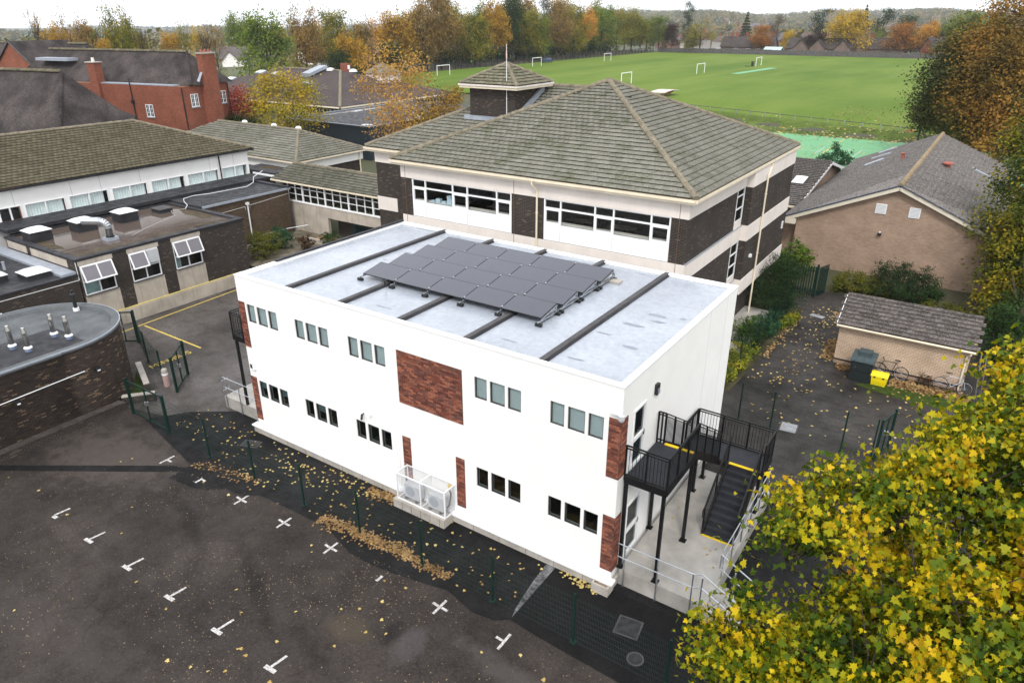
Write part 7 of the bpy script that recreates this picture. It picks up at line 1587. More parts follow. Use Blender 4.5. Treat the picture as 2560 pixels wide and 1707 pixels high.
big_tree('broad_tree', 'huge dark green and rust-brown tree overhanging the field edge', (b0.x, b0.y, 1.9), [(2520, 130, 74, 4.2), (2470, 200, 75, 3.6), (2540, 250, 73, 4.0), (2430, 250, 76, 3.0), (2560, 40, 75, 4.0), (2490, 330, 74, 3.2), (2600, 150, 74, 4.5), (2600, 320, 74, 4), (2450, 120, 77, 2.6)], LM['t3a'], 1000, 40000, .32, 1.6, .6, 33)
LM['t3b'] = leafmat('dark_green_oak_leaf', [(.018, .026, .006), (.042, .050, .010), (.090, .085, .014), (.18, .14, .02)], nscale=.22, rw=.18)
b0 = gz(2445, 425, 2.1)
big_tree('broad_tree', 'dark olive-green tree on the field side of the huge rust-brown one', (b0.x, b0.y, 1.9), [(2370, 200, 79, 3.2), (2340, 260, 80, 2.8), (2400, 270, 78, 3.4), (2380, 150, 80, 2.4), (2330, 300, 80, 1.8), (2430, 320, 77, 3), (2310, 285, 81, 1.4), (2420, 110, 80, 2.6), (2440, 180, 79, 3.0)], LM['t3b'], 700, 30000, .30, 1.5, .4, 34)
# ---- birches among the rear blocks
LM['birch'] = leafmat('birch_leaf', [(.26, .13, .04), (.40, .22, .05), (.52, .31, .06), (.42, .22, .07)], nscale=.4)
b0 = pt(985, 400, 69)
big_tree('birch_tree', 'sparse orange birch with pale stems in front of the navy block', (b0.x, b0.y, 1.5), [(950, 160, 70, 2.2), (990, 190, 70, 2.2), (1025, 170, 69, 2.0), (935, 210, 70, 1.6), (985, 250, 69, 2.4), (1035, 230, 69, 1.9), (990, 310, 68, 2.2), (960, 300, 69, 2.0), (910, 225, 70, 1.1), (1050, 200, 69, 1.2), (945, 130, 70, 1.3), (1000, 290, 68, 2)], LM['birch'], 460, 5200, .24, 1.0, .16, 41, bark=M['birch_bark'], twigs=14)
LM['birch2'] = leafmat('birch_olive_leaf', [(.13, .09, .02), (.22, .15, .025), (.33, .20, .03), (.30, .14, .04)], nscale=.4)
b0 = pt(1090, 380, 70)
big_tree('birch_tree', 'low olive-orange birch tucked against the brick roof tower', (b0.x, b0.y, 1.5), [(1070, 290, 71, 1.8), (1110, 262, 71, 1.7), (1130, 245, 71, 1.4), (1090, 305, 70, 1.6), (1050, 310, 70, 1.4)], LM['birch2'], 220, 4500, .24, .9, .12, 42, bark=M['birch_bark'], twigs=10)
LM['ybirch'] = leafmat('yellow_birch_leaf', [(.13, .15, .015), (.26, .24, .02), (.48, .32, .02), (.56, .32, .03)], nscale=.3)
b0 = pt(690, 335, 80)
big_tree('birch_clump', 'yellow-green birch clump with many pale twigs beside the purple-brown roof', (b0.x, b0.y, 1.5), [(650, 250, 81, 2.0), (690, 220, 82, 2.0), (730, 230, 82, 2.0), (770, 250, 82, 1.8), (640, 290, 80, 2.0), (690, 285, 80, 2.4), (740, 290, 80, 2.2), (780, 290, 81, 1.6), (700, 200, 82, 1.5), (660, 215, 82, 1.4), (760, 215, 82, 1.4)], LM['ybirch'], 460, 9000, .26, 1.1, .14, 43, bark=M['birch_bark'], twigs=18)
b0 = pt(595, 330, 79)
big_tree('red_shrub_tree', 'small crimson-leaved tree between red brick wall and yellow birches', (b0.x, b0.y, 1.5), [(592, 235, 80, 1.2), (600, 260, 79, 1.3), (580, 275, 79, 1.2), (605, 290, 79, 1.2)], LM['red'], 160, 2600, .24, .8, .12, 44, twigs=4)
b0 = pt(600, 350, 78)
big_tree('dark_shrub', 'dark green shrub under the crimson tree', (b0.x, b0.y, 1.2), [(585, 310, 78, 1.2), (620, 318, 78, 1.3), (570, 300, 79, 1.0)], LM['dark'], 120, 2600, .24, .7, .1, 45, kind='shrub')

# ---- background trees: prototypes in unit size, then individuals
def crown_proto(kind, seed):
    rg = np.random.default_rng(seed); b = MB()
    if kind in ('round', 'tall', 'sparse'):
        k = 15 if kind != 'tall' else 12; lob = []
        for i in range(k):
            a = rg.uniform(0, 2 * math.pi); h = rg.uniform(.26, .86); rad = .33 * math.sin(min(1, max(.25, (1.05 - h) * 1.7)) * math.pi / 2) * (1 if kind != 'tall' else .75)
            lob.append((rad * math.cos(a) * rg.uniform(.6, 1), rad * math.sin(a) * rg.uniform(.6, 1), h, rg.uniform(.16, .24), .9))
        lob.append((0, 0, .62, .26, 1.0))
        n = {'round': 7600, 'tall': 6500, 'sparse': 2600}[kind]; P, N, C = clumps(lob, 330 if kind != 'sparse' else 150, .11, n, seed, fill=.7)
        me = leaf_mesh('crown', P, .034 if kind != 'sparse' else .027, None, 'dia', up=.4, out=N, seed=seed)
        limbs(b, (0, 0, 0), (0, 0, .70), [l[:3] for l in lob], .022, seed, 6); rr2 = random.Random(seed)
        for c in C[:: (1 if kind == 'sparse' else 3)]:
            l = min(lob, key=lambda q: (q[0] - c[0]) ** 2 + (q[1] - c[1]) ** 2 + (q[2] - c[2]) ** 2); b.tube(l[:3], Vector(c), .0035, 3, .001, cap=False)
    elif kind == 'bare':
        P = []
        def grow(p, d, L, r, lev):
            q = p + d * L; b.tube(p, q, r, 4, r * .65, cap=False)
            if lev == 0: P.append(q); return
            for _ in range(3): e = (d + Vector(rg.normal(0, .42, 3)) + Vector((0, 0, .12))).normalized(); grow(q, e, L * rg.uniform(.62, .82), r * .6, lev - 1)
        grow(Vector((0, 0, 0)), Vector((0, 0, 1)), .26, .024, 5)
        me = leaf_mesh('crown', np.array([tuple(p) for p in P])+ rg.normal(0, .012, (len(P), 3)), .024, None, 'dia', up=.2, seed=seed)
    elif kind == 'conifer':
        P = []; n = 3600; h = 1 - rg.random(n) ** .62 * .97; lay = np.floor(h * 15) / 15 * .5 + h * .5; a = rg.uniform(0, 2 * math.pi, n); rad = (1.02 - h) * .30 * rg.uniform(.45, 1.08, n) * (1 + .22 * np.sin(a * 5 + np.floor(h * 15) * 2.1)); P = np.stack([rad * np.cos(a), rad * np.sin(a), np.maximum(.03, lay - rad * .22)], 1)
        out = np.stack([np.cos(a), np.sin(a), np.zeros(n)], 1); me = leaf_mesh('crown', P, .042, None, 'dia', up=.3, out=out, seed=seed); b.tube((0, 0, 0), (0, 0, .97), .018, 6, .002)
    else:   # pine: rough layered plates
        lob = [(rg.normal(0, .10), rg.normal(0, .10), h, .17 - .08 * abs(h - .6), .55) for h in np.linspace(.25, .93, 9)]; P, N, C = clumps(lob, 200, .09, 3400, seed, fill=.7); me = leaf_mesh('crown', P, .030, None, 'dia', up=.4, out=N, seed=seed); limbs(b, (0, 0, 0), (0, 0, .92), [l[:3] for l in lob], .02, seed, 6)
    me.materials.append(LM['olive']); return me, b.mesh('trunk', M['bark'])
PROTO = {k: [crown_proto(k, 100 + 7 * i + j * 31) for i in range(n)] for j, (k, n) in enumerate((('round', 5), ('tall', 3), ('sparse', 4), ('bare', 4), ('conifer', 2), ('pine', 2)))}
_used = {}
def bg_tree(name, label, pos, h, w, kind, col, group, cat='tree', rotv=None):
    i = _used.get(kind, 0); _used[kind] = i + 1; me, tm = PROTO[kind][i % len(PROTO[kind])]
    t = thing(name, label, cat, pos, rotv if rotv is not None else random.uniform(0, 6.28), group=group, local=True); nat = {'round': .90, 'tall': .70, 'sparse': .86, 'bare': .9, 'conifer': .58, 'pine': .58}[kind]
    t.scale = (w / nat, w / nat, h)
    for nm, m_ in (('crown', me), ('trunk', tm)):
        o = bpy.data.objects.new(nm, m_); COL.objects.link(o); o.parent = t
        if nm == 'crown': o.material_slots[0].link = 'OBJECT'; o.material_slots[0].material = LM[col]
    return t
def px_tree(u, vt, wpx, vb, kind, col, what, dist=None, group='trees round the playing field', zb=None):
    p = gz(u, vb, 3.5) if dist is None else pt(u, vb, dist); d = depth(p)
    if dist is not None: p.z = terz(p.x, p.y) if zb is None else zb
    top = pt(u, vt, d); h = (top.z - p.z) * 1.04 + .3; w = wpx * d / FPX
    return bg_tree('pine_tree' if kind in ('conifer', 'pine') else 'broadleaf_tree', what, p, h, w, kind, col, group)
def fence_v(u): return float(np.interp(u, [1000, 1068, 1194, 1309, 1424, 1539, 1596, 1700, 2004, 2200, 2350, 2560], [184, 177, 168.5, 157, 149, 136.5, 132.5, 133, 138, 141.5, 145, 150]))
kinds = {'round': 'round-crowned', 'tall': 'tall', 'sparse': 'thinning', 'bare': 'bare', 'conifer': 'pointed', 'pine': 'ragged'}
along = [(1060, 6, 100, 'round', 'brown'), (1102, -6, 116, 'round', 'brown'), (1145, 22, 84, 'sparse', 'olive'), (1188, 32, 95, 'round', 'olive'), (1236, 2, 82, 'round', 'amber'), (1283, -14, 60, 'tall', 'dark'), (1318, 24, 80, 'round', 'olive'), (1342, 40, 84, 'round', 'olivegreen'), (1390, 4, 84, 'round', 'brown'), (1432, 14, 80, 'round', 'olive'), (1464, 22, 78, 'round', 'orange'), (1502, 16, 84, 'round', 'green'), (1540, 22, 64, 'sparse', 'olive'), (1577, 30, 84, 'round', 'olive'), (1615, 46, 60, 'tall', 'olivegreen'), (1645, 44, 68, 'round', 'olivegreen')]
names = ['next to the gap by the orange tree', 'tallest of the brown ones', 'thin and twiggy', 'over the near goal', 'amber and tall over the tower', 'dark and narrow', 'thin brown one behind the mast', 'low olive-green one', 'tall brown one by the parked car', 'grey and twiggy past the car', 'brightest orange of the row', 'full green one past the orange', 'thin olive one', 'broad olive one at the far goal', 'narrow olive-green one at the bend', 'last full one before the timber fence']
for (u, vt, w, k, c), nm in zip(along, names):
    px_tree(u, vt, w, fence_v(u) - 3.5, k, c, '%s tree behind field fence, %s' % (kinds[k], nm))
behind = [(1030, 25, 90, 'round', 'olive'), (1125, 4, 90, 'tall', 'olive'), (1210, 10, 80, 'round', 'olivegreen'), (1262, 8, 80, 'round', 'brown'), (1310, 0, 70, 'tall', 'brown'), (1358, -8, 46, 'pine', 'conifer'), (1412, 6, 70, 'tall', 'olive'), (1484, 12, 70, 'round', 'olive'), (1526, 30, 76, 'round', 'brown'), (1560, 36, 70, 'round', 'olivegreen'), (1600, 44, 60, 'round', 'olive'), (1175, 40, 80, 'round', 'dark'), (1290, 50, 80, 'round', 'dark'), (1400, 50, 80, 'round', 'olivegreen'), (1455, 60, 70, 'round', 'dark')]
second = ['olive, left of the brown ones', 'olive, between two brown crowns', 'olive-green, over the near goal', 'brown, behind the amber crown', 'brown, beside the dark narrow one', 'dark conifer top', 'olive, past the parked car', 'olive, behind the orange one', 'brown, behind the green one', 'olive-green, near the far goal', 'olive, near the bend', 'dark and low over the near goal', 'dark and low behind the mast', 'olive-green and low by the car', 'dark and low under the orange one']
for i, (u, vt, w, k, c) in enumerate(behind):
    px_tree(u, vt, w, fence_v(u) - 9, k, c, '%s tree in second rank behind field fence, %s' % (kinds[k], second[i]), group='second rank behind the field fence')
mid = [(606, 33, 72, 165, 'round', 'green', 250, 'dark green tree beside the big pale green one'), (672, 34, 150, 175, 'round', 'green', 150, 'big full pale green tree by the white houses'), (768, 38, 105, 170, 'round', 'brown', 175, 'brown tree right of the big green one'), (712, 60, 60, 165, 'sparse', 'amber', 190, 'thin amber tree between the big green and brown ones'), (843, 34, 110, 175, 'round', 'olive', 180, 'olive tree with thin top above the rooflights'), (805, 60, 90, 165, 'sparse', 'amber', 200, 'thin amber tree behind the olive one'), (912, 52, 95, 175, 'round', 'brown', 185, 'brown tree left of the brightest orange crown'), (880, 80, 90, 175, 'round', 'amber', 170, 'amber tree low above the ridge domes'), (1000, 33, 110, 182, 'round', 'amber', 190, 'bright orange-gold tree behind the birch'), (955, 60, 80, 182, 'round', 'orange', 200, 'orange tree filling in behind the birch'), (975, 110, 100, 186, 'round', 'dark', 175, 'dark tree low behind the birch'), (850, 120, 110, 180, 'round', 'dark', 168, 'dark green undergrowth tree above the ridge box'),
       (104, 10, 100, 150, 'bare', 'amber', 150, 'gnarled sparse oak at the far end above the red gable'), (190, 28, 95, 150, 'sparse', 'brown', 150, 'thin brown oak second from the red gable'), (165, 62, 90, 150, 'round', 'amber', 165, 'rust tree low between the sparse oaks'), (250, 30, 84, 150, 'bare', 'olivegreen', 150, 'olive sparse oak above the long dark roof'), (228, 58, 80, 150, 'round', 'brown', 160, 'brown tree behind the olive sparse oak'), (315, 38, 100, 150, 'round', 'olive', 150, 'leaning olive tree left of the bare one'), (372, 48, 62, 150, 'bare', 'grey', 150, 'bare grey tree above the old ridge'), (430, 88, 70, 150, 'round', 'amber', 160, 'low rust tree between bare trees'), (470, 66, 60, 150, 'sparse', 'olive', 170, 'thin olive tree behind the low rust one'), (520, 46, 84, 160, 'bare', 'grey', 150, 'bare brown tree behind the tall brick chimney'), (545, 52, 70, 160, 'sparse', 'brown', 165, 'russet thinning tree behind the chimney'), (500, 70, 60, 160, 'sparse', 'gold', 165, 'yellow thinning tree left of the chimney'), (265, 95, 60, 150, 'round', 'amber', 140, 'low amber bush-like tree at the end of the long dark roof'), (345, 80, 80, 150, 'round', 'olive', 158, 'olive tree low under the bare crown')]
for (u, vt, w, vb, k, c, d, lab) in mid: px_tree(u, vt, w, vb, k, c, lab, dist=d, group='trees behind the older school', zb=1.5)
east = [(1678, 58, 50, 131, 'round', 'purple', None, 'dark grey-purple tree at start of the timber fence'), (1718, 12, 34, 100, 'pine', 'conifer', 400, 'tall thin ragged conifer spire above the olive willow'), (1748, 46, 86, 133, 'sparse', 'olive', None, 'pale olive willow-like tree before the bungalow'), (1730, 80, 50, 132, 'round', 'olive', None, 'olive bush-like tree at foot of the conifer spire'), (1861, 33, 46, 105, 'conifer', 'conifer', 345, 'dense dark green cone-shaped conifer behind bungalow'), (1898, 66, 58, 134, 'round', 'russet', None, 'rust-topped tree in front of the bungalows'), (1940, 42, 40, 100, 'pine', 'grey', 350, 'brownish layered conifer behind bungalow gables'), (1968, 76, 34, 105, 'round', 'gold', 345, 'small yellow tree behind bungalow gables'), (2049, 29, 58, 110, 'pine', 'conifer', 345, 'dark spreading pine left of the golden tree'), (2032, 80, 56, 137, 'round', 'purple', None, 'dark purple-leaved tree on the field edge'), (2108, 27, 112, 138, 'round', 'gold', None, 'large golden tree on the field edge'), (2151, 16, 44, 110, 'conifer', 'conifer', 350, 'tall dark conifer rising behind the golden tree'), (2199, 27, 58, 110, 'pine', 'conifer', 345, 'dark twin-topped conifer right of the golden tree'), (2183, 76, 40, 118, 'round', 'lime', 340, 'small lime-green tree below the dark conifers'), (2256, 42, 66, 118, 'round', 'dark', 345, 'dark round tree above the russet one'), (2243, 55, 92, 140, 'round', 'russet', None, 'russet tree on the field edge beside red gable'), (2312, 54, 74, 141, 'round', 'orange', None, 'orange tree on the field edge next to the broad green one'), (2400, 30, 120, 143, 'round', 'olivegreen', None, 'broad dark green tree at the field corner'), (2470, 40, 90, 143, 'round', 'olivegreen', None, 'green tree half hidden by the huge brown tree'), (2340, 80, 60, 140, 'round', 'dark', None, 'dark tree low behind the orange one'), (2275, 90, 60, 139, 'round', 'dark', None, 'dark tree low between russet and orange ones'), (1998, 96, 30, 136, 'round', 'dark', None, 'dark shrub-like tree by the bungalow gable')]
for (u, vt, w, vb, k, c, d, lab) in east: px_tree(u, vt, w, vb, k, c, lab, dist=d, group='trees beyond the far fence')

# ---- shrubs
def shrub(name, label, base, lobes, mat, n, leaf, rc=.25, seed=0, shape='dia', up=.4, stems=10, kind='shrub', group=None):
    base = Vector(base); t = thing(name, label, kind, base, group=group); lob = [(base.x + a, base.y + b_, base.z + c, r, z) for a, b_, c, r, z in lobes]
    P, N, C = clumps(lob, max(30, n // 28), rc, n, seed, fill=.6); P[:, 2] = np.maximum(P[:, 2], base.z + .02)
    o = bpy.data.objects.new('foliage', leaf_mesh('foliage', P, leaf, mat, shape, up=up, out=N, seed=seed)); put(o, t)
    b = MB(); rg = random.Random(seed)
    for k in range(stems): l = rg.choice(lob); b.tube(base + Vector((rg.gauss(0, .1), rg.gauss(0, .1), -.02)), Vector(l[:3]) + Vector((rg.gauss(0, l[3] * .4), rg.gauss(0, l[3] * .4), rg.uniform(0, l[3] * .5))), .02, 4, .006, cap=False)
    b.build('stems', M['bark'], t); return t
LM['yew'] = leafmat('yew_leaf', [(.006, .016, .005), (.012, .030, .008), (.022, .048, .012), (.035, .065, .016)], trans=.1, nscale=1.2)
LM['laurel'] = leafmat('laurel_leaf', [(.03, .07, .008), (.06, .12, .012), (.11, .17, .018), (.16, .20, .02)], nscale=1.5, rough=.35)
LM['euon'] = leafmat('variegated_leaf', [(.04, .08, .015), (.08, .13, .018), (.18, .22, .02), (.38, .35, .03), (.46, .40, .05)], nscale=1.0)
LM['blue'] = leafmat('blue_green_leaf', [(.016, .060, .026), (.030, .095, .040), (.06, .13, .05)], nscale=1.5)
LM['ivy'] = leafmat('ivy_leaf', [(.012, .032, .008), (.026, .060, .012), (.055, .095, .018)], nscale=1.2)
LM['hedge'] = leafmat('yellow_green_hedge', [(.05, .06, .008), (.09, .105, .012), (.14, .14, .016), (.16, .11, .02)], nscale=1.5)
LM['brownb'] = leafmat('brown_bush_leaf', [(.05, .028, .014), (.09, .045, .018), (.06, .05, .02)], nscale=1.5)
shrub('yew_bush', 'large dark feathery conifer bush beside the palisade gate', (-9.25, 42.6, 0), [(0, 0, 1.6, 1.65, 1.0), (.3, .3, 2.6, 1.1, 1), (-.5, .2, 2.2, 1.1, 1), (.6, -.5, 1.1, 1.2, 1), (-.3, -.6, 1.3, 1.2, 1), (-.2, .1, 3.3, .6, 1.3)], LM['yew'], 12000, .17, .35, 51, 'needle', up=.2)
p = gz(1985, 640, 1.5); shrub('laurel_bush', 'bright glossy green bush between brick wall and tan building', (p.x, p.y, 0), [(0, 0, 1.5, 1.2, 1), (.5, .2, 1.0, 1.0, 1), (-.6, -.2, 1.0, 1.0, 1), (-1.4, -1.4, .8, .9, 1)], LM['laurel'], 5200, .16, .3, 52)
for i, (x, y, h, m_, lab) in enumerate(((-8.95, 31.6, .55, 'euon', 'low yellow-edged shrub nearest the white wall'), (-8.85, 33.1, .7, 'euon', 'yellow-edged shrub at the first hedge fence post'), (-8.9, 34.7, .8, 'euon', 'pale yellow shrub midway along the hedge'), (-9.0, 36.6, .95, 'ivy', 'dark green shrub in the middle of the hedge'), (-8.9, 38.3, 1.05, 'blue', 'blue-green shrub in the hedge before the steps'), (-9.4, 37.6, 1.05, 'laurel', 'lime-green topped shrub between hedge and steps'), (-8.8, 40.0, .9, 'blue', 'blue-green shrub beside the conifer bush'), (-8.1, 41.2, .5, 'euon', 'yellow shrub at the foot of the conifer bush'))):
    shrub('hedge_shrub', lab, (x, y, 0), [(0, 0, h * .7, h * .8, .9), (.2, .7, h * .6, h * .7, .9), (-.2, -.6, h * .6, h * .7, .9)], LM[m_], 2600, .10, .2, 60 + i, group='shrubs along the path hedge')
p = gz(2112, 735, 0); shrub('yellow_shrub', 'yellow-green shrub against tan gable beside the gate', (p.x, p.y + .3, 0), [(0, 0, .8, .9, 1), (1.0, .2, .7, .9, 1), (1.9, .4, .6, .8, 1), (-.5, -.2, .5, .6, 1)], LM['hedge'], 5200, .12, .25, 71)
p = gz(2245, 760, 0); shrub('spiky_conifer_shrub', 'dark arching conifer shrub with spiky shoots against tan gable', (p.x, p.y + .4, 0), [(0, 0, 1.0, 1.1, 1), (1.0, .1, .9, 1.1, 1), (-1.0, .1, 1.2, .9, 1.2), (-1.2, .2, 1.9, .55, 1.4), (-.2, .2, 1.9, .6, 1.4), (.9, .2, 1.8, .5, 1.4), (1.7, .1, 1.2, .6, 1.2)], LM['yew'], 8000, .20, .35, 72, 'needle', up=.1)
p = gz(2320, 775, 0); shrub('ragged_shrub', 'thin dark ragged plant between conifer shrub and shed', (p.x, p.y, 0), [(0, 0, .6, .35, 1.2), (.3, .1, 1.0, .3, 1.3), (-.2, 0, 1.2, .25, 1.3)], LM['ivy'], 1200, .12, .2, 73)
p = gz(2360, 790, 0); shrub('yellow_shrub', 'low yellow shrub behind the shed ridge', (p.x, p.y, 0), [(0, 0, .4, .5, 1), (.8, .1, .4, .5, 1), (-.9, .1, .35, .45, 1)], LM['hedge'], 2200, .11, .2, 74)
p = gz(2500, 905, 0); shrub('dark_hedge', 'dark hedge behind the shed at photo edge', (p.x, p.y, 0), [(0, 0, 1.0, 1.4, 1), (1.2, 1.5, 1.3, 1.5, 1), (-.4, 1.8, 1.4, 1.3, 1), (1.8, -1.0, 1.0, 1.4, 1), (.2, 3.6, 1.5, 1.5, 1)], LM['ivy'], 7000, .16, .35, 75)
p = gz(2500, 1010, 0); shrub('yellow_shrub', 'green shrub below the dark hedge beside the bicycles', (p.x, p.y, 0), [(0, 0, .7, .9, 1), (1.2, .4, .9, 1.0, 1)], LM['hedge'], 2600, .13, .25, 76)
shrub('box_hedge', 'square yellow-green clipped hedge in the courtyard', (-42.0, 30.6, 1.0), [(-.6, -.6, .9, .85, 1), (.6, -.6, .9, .85, 1), (-.6, .6, .9, .85, 1), (.6, .6, .9, .85, 1), (0, 0, 1.0, .9, 1)], LM['hedge'], 5200, .11, .2, 81)
shrub('round_bush', 'round blue-green bush behind the clipped hedge', (-42.6, 32.6, 1.0), [(0, 0, .9, .85, 1), (.2, .3, .7, .8, 1)], LM['blue'], 4200, .09, .15, 82)
shrub('brown_bush', 'brown autumn bush in the courtyard', (-40.6, 33.2, 1.0), [(0, 0, .7, .65, 1), (.2, .2, .6, .6, 1)], LM['brownb'], 2600, .08, .15, 83)
shrub('dark_bush', 'dark round bush beside the courtyard wall', (-39.3, 34.5, 1.0), [(0, 0, .7, .75, 1), (-.2, .1, .8, .65, 1)], LM['ivy'], 3000, .08, .15, 84)
p = gz(2100, 395, 2.6); shrub('court_shrub', 'blue-green shrubs between annexe and green court', (p.x, p.y - 2, 1.9), [(0, 0, .9, 1.1, 1), (1.0, .3, .8, 1, 1), (-.3, .5, 1.7, .8, 1), (-1.3, .2, .6, .9, 1)], LM['blue'], 4200, .16, .3, 85)
for i, (x, y, s) in enumerate(((-.6, 37.2, .25), (-.3, 37.25, .2))): shrub('wall_weed', ('larger dry weed at the foot of buff shed wall, nearer the dark bicycle', 'smaller dry weed at the foot of buff shed wall, nearer the silver bicycle')[i], (x, y, 0), [(0, 0, s * 1.4, s, 1.2)], LM['brownb'], 220, .06, .15, 90 + i, group='weeds at the shed wall')
# ------------------------------------------------------------------ beyond the field
rd = gsheet('road', np.linspace(-146, -136, 4), lambda x: np.full_like(x, 120.0), lambda x: np.full_like(x, 300.0), 60, pm('leafy_road', (0.10, 0.085, 0.065), 0.8, 0.3, 0.4), 0.02)
ff = thing('field_fence', 'dark mesh fence with posts along the tree side of the field', 'fence', (-131.6, 220, 3.5))
_pm = MB().box(-.06, .06, -.06, .06, 0, 2.0).mesh('post', M['black_steel'])
off = -_loc[ff.name]
for k in range(58):
    y = 135 + k * 2.95; o = bpy.data.objects.new('post', _pm); COL.objects.link(o); o.parent = ff; o.location = Vector((-131.6, y, terz(-131.6, y))) + off
for k in range(57):
    y = 135 + k * 2.95; z = terz(-131.6, y); b = MB()
    for j in range(20): b.tube((-131.6, y + j * .147, z + .05), (-131.6, y + j * .147, z + 1.85), .010, 3, cap=False)
    for zz_ in (.1, .95, 1.85): b.tube((-131.6, y, z + zz_), (-131.6, y + 2.95, z + zz_), .012, 3, cap=False)
    b.build('mesh_panel', M['black_steel'], ff)
tf = thing('timber_fence', 'weathered grey timber panel fence across the far end of the field', 'fence', (-40, 306.5, 3.5)); off = -_loc[tf.name]
_tp = {}
for k in range(62):
    x = -131 + k * 2.5; h = 1.75 if k % 3 else 1.9
    if h not in _tp:
        b = MB()
        for j in range(16): b.box(j * .152, j * .152 + .145, -.012 + .012 * (j % 2), .01 + .012 * (j % 2), .05, h)
        b.box(0, 2.42, .03, .08, .4, .5); b.box(0, 2.42, .03, .08, 1.3, 1.4); _tp[h] = b.mesh('fence_panel', M['timber']); _tp['p'] = MB().box(-.06, .06, -.06, .06, 0, 2.0).mesh('post', M['timber'])
    for nm, me, dx in (('fence_panel', _tp[h], 0), ('post', _tp['p'], -.03)):
        o = bpy.data.objects.new(nm, me); COL.objects.link(o); o.parent = tf; o.location = Vector((x + dx, 306.5 + .1 * math.sin(k), 3.5)) + off
def gable_house(name, label, loc, rot, w, d, ze, zr, wallm, roofm, chim=(), wins=(), cross=None, group=None, cat='house'):
    t = thing(name, label, cat, loc, rot, local=True, group=group)
    MB().add([(-w/2, -d/2, -2), (w/2, -d/2, -2), (w/2, d/2, -2), (-w/2, d/2, -2), (-w/2, -d/2, ze), (w/2, -d/2, ze), (w/2, d/2, ze), (-w/2, d/2, ze), (-w/2, 0, zr - .1), (w/2, 0, zr - .1)], [(0, 1, 5, 4), (1, 2, 6, 9, 5), (2, 3, 7, 6), (3, 0, 4, 8, 7)]).build('wall', wallm, t)
    b = MB(); o_ = .4; sl_ = (zr - ze) / (d / 2)
    for s in (-1, 1): b.slab([(-w/2 - o_, 0, zr), (w/2 + o_, 0, zr), (w/2 + o_, s * (d/2 + o_), ze - sl_ * o_), (-w/2 - o_, s * (d/2 + o_), ze - sl_ * o_)], (0, 0, .16))
    r = b.build('roof', roofm, t)
    for x, y in chim: c = MB().box(x - .5, x + .5, y - .35, y + .35, zr - 1.5, zr + 1.4); c.box(x - .55, x + .55, y - .4, y + .4, zr + 1.4, zr + 1.55); c.lathe([(.14, zr + 1.55), (.12, zr + 1.95)], (x - .22, y), 6); c.lathe([(.14, zr + 1.55), (.12, zr + 1.95)], (x + .22, y), 6); c.build('chimney', M['red_brick'], t)
    for x, z, ww, hh in wins:
        f = MB(); y = -d/2; f.box(x - ww/2, x + ww/2, y - .08, y - .005, z, z + .1); f.box(x - ww/2, x + ww/2, y - .08, y - .005, z + hh - .1, z + hh)
        for q in (x - ww/2, x - .05, x + ww/2 - .1): f.box(q, q + .1, y - .08, y - .006, z + .1, z + hh - .1)
        wd = f.build('window', M['white_trim'], t); MB().box(x - ww/2 + .1, x + ww/2 - .1, y - .04, y - .008, z + .1, z + hh - .1).build('pane', M['solar'], wd)
    if cross:
        for cx, cw, cz in cross:
            MB().add([(cx - cw/2, -d/2 - .6, -2), (cx + cw/2, -d/2 - .6, -2), (cx + cw/2, -d/2 - .6, ze), (cx, -d/2 - .6, cz - .1), (cx - cw/2, -d/2 - .6, ze), (cx - cw/2, -d/2, -2), (cx + cw/2, -d/2, -2), (cx + cw/2, -d/2, ze), (cx - cw/2, -d/2, ze)], [(0, 1, 2, 3, 4), (1, 6, 7, 2), (0, 4, 8, 5)]).build('gable_wall', wallm, t)
            b = MB()
            for s in (-1, 1): b.slab([(cx, -d/2 - 1, cz), (cx + s * (cw/2 + .3), -d/2 - 1, ze - .3), (cx + s * (cw/2 + .3), 0, ze - .3), (cx, 0, cz)], (0, 0, .14))
            b.build('gable_roof', roofm, t)
    return t
dull = pm('dull_brick', (0.16, 0.115, 0.10), 0.9, 0.2, 0.6); rooft = pm('brown_tile_far', (0.060, 0.048, 0.046), 0.9, 0.3, 0.5, fine=.2, fscale=3); cottage = M['red_brick']
pr1 = gz(1818, 131, 3.5); pr1 = gz(1815, 130.5, 3.5)
gable_house('bungalow', 'long low bungalow with three brick chimneys behind the timber fence', (-97, 322, 3.4), 0, 21, 9, 2.6, 6.2, dull, rooft, chim=((-7.5, 0), (-5.5, 0), (-1.5, .5), (9, .5)), wins=((-4, .7, 1.6, 1.2), (1, .7, 1.6, 1.2), (5, .7, 1.6, 1.2)))
gable_house('bungalow', 'bungalow with row of pointed gables behind the timber fence', (-68, 320, 3.4), 0, 24, 9, 2.6, 6.0, dull, rooft, chim=((0, .5), (10, .5)), wins=((-9.5, .7, 1.3, 1.1), (-2.6, .7, 1.5, 1.1), (2.5, .7, 1.5, 1.1)), cross=((-6.5, 6, 5.6), (-.2, 6, 5.6), (9, 6, 5.6)))
gable_house('red_gabled_cottage', 'cottage with red brick gable between golden and russet trees', (-27, 323, 3.4), R(38), 10, 7.5, 3.0, 6.8, cottage, rooft, chim=((3, 0),), wins=((-2, .7, 1.2, 1.1),))
gable_house('bungalow', 'dark-roofed house half hidden behind the golden tree', (-46, 328, 3.2), 0, 15, 9, 2.8, 6.4, dull, rooft, chim=((-5, 0), (4, 0)))
gable_house('bungalow', 'grey-gabled house behind the dark purple tree', (-60, 345, 2.6), R(20), 12, 9, 4.6, 8.6, dull, rooft, chim=((-4, 0), (4, .2)))
gable_house('parked_awning', 'pale green shelter roof behind the timber fence', (-84, 312, 3.4), 0, 6, 4, 1.9, 2.7, M['timber'], pm('pale_awning', (0.45, 0.62, 0.58), 0.7), cat='shelter')
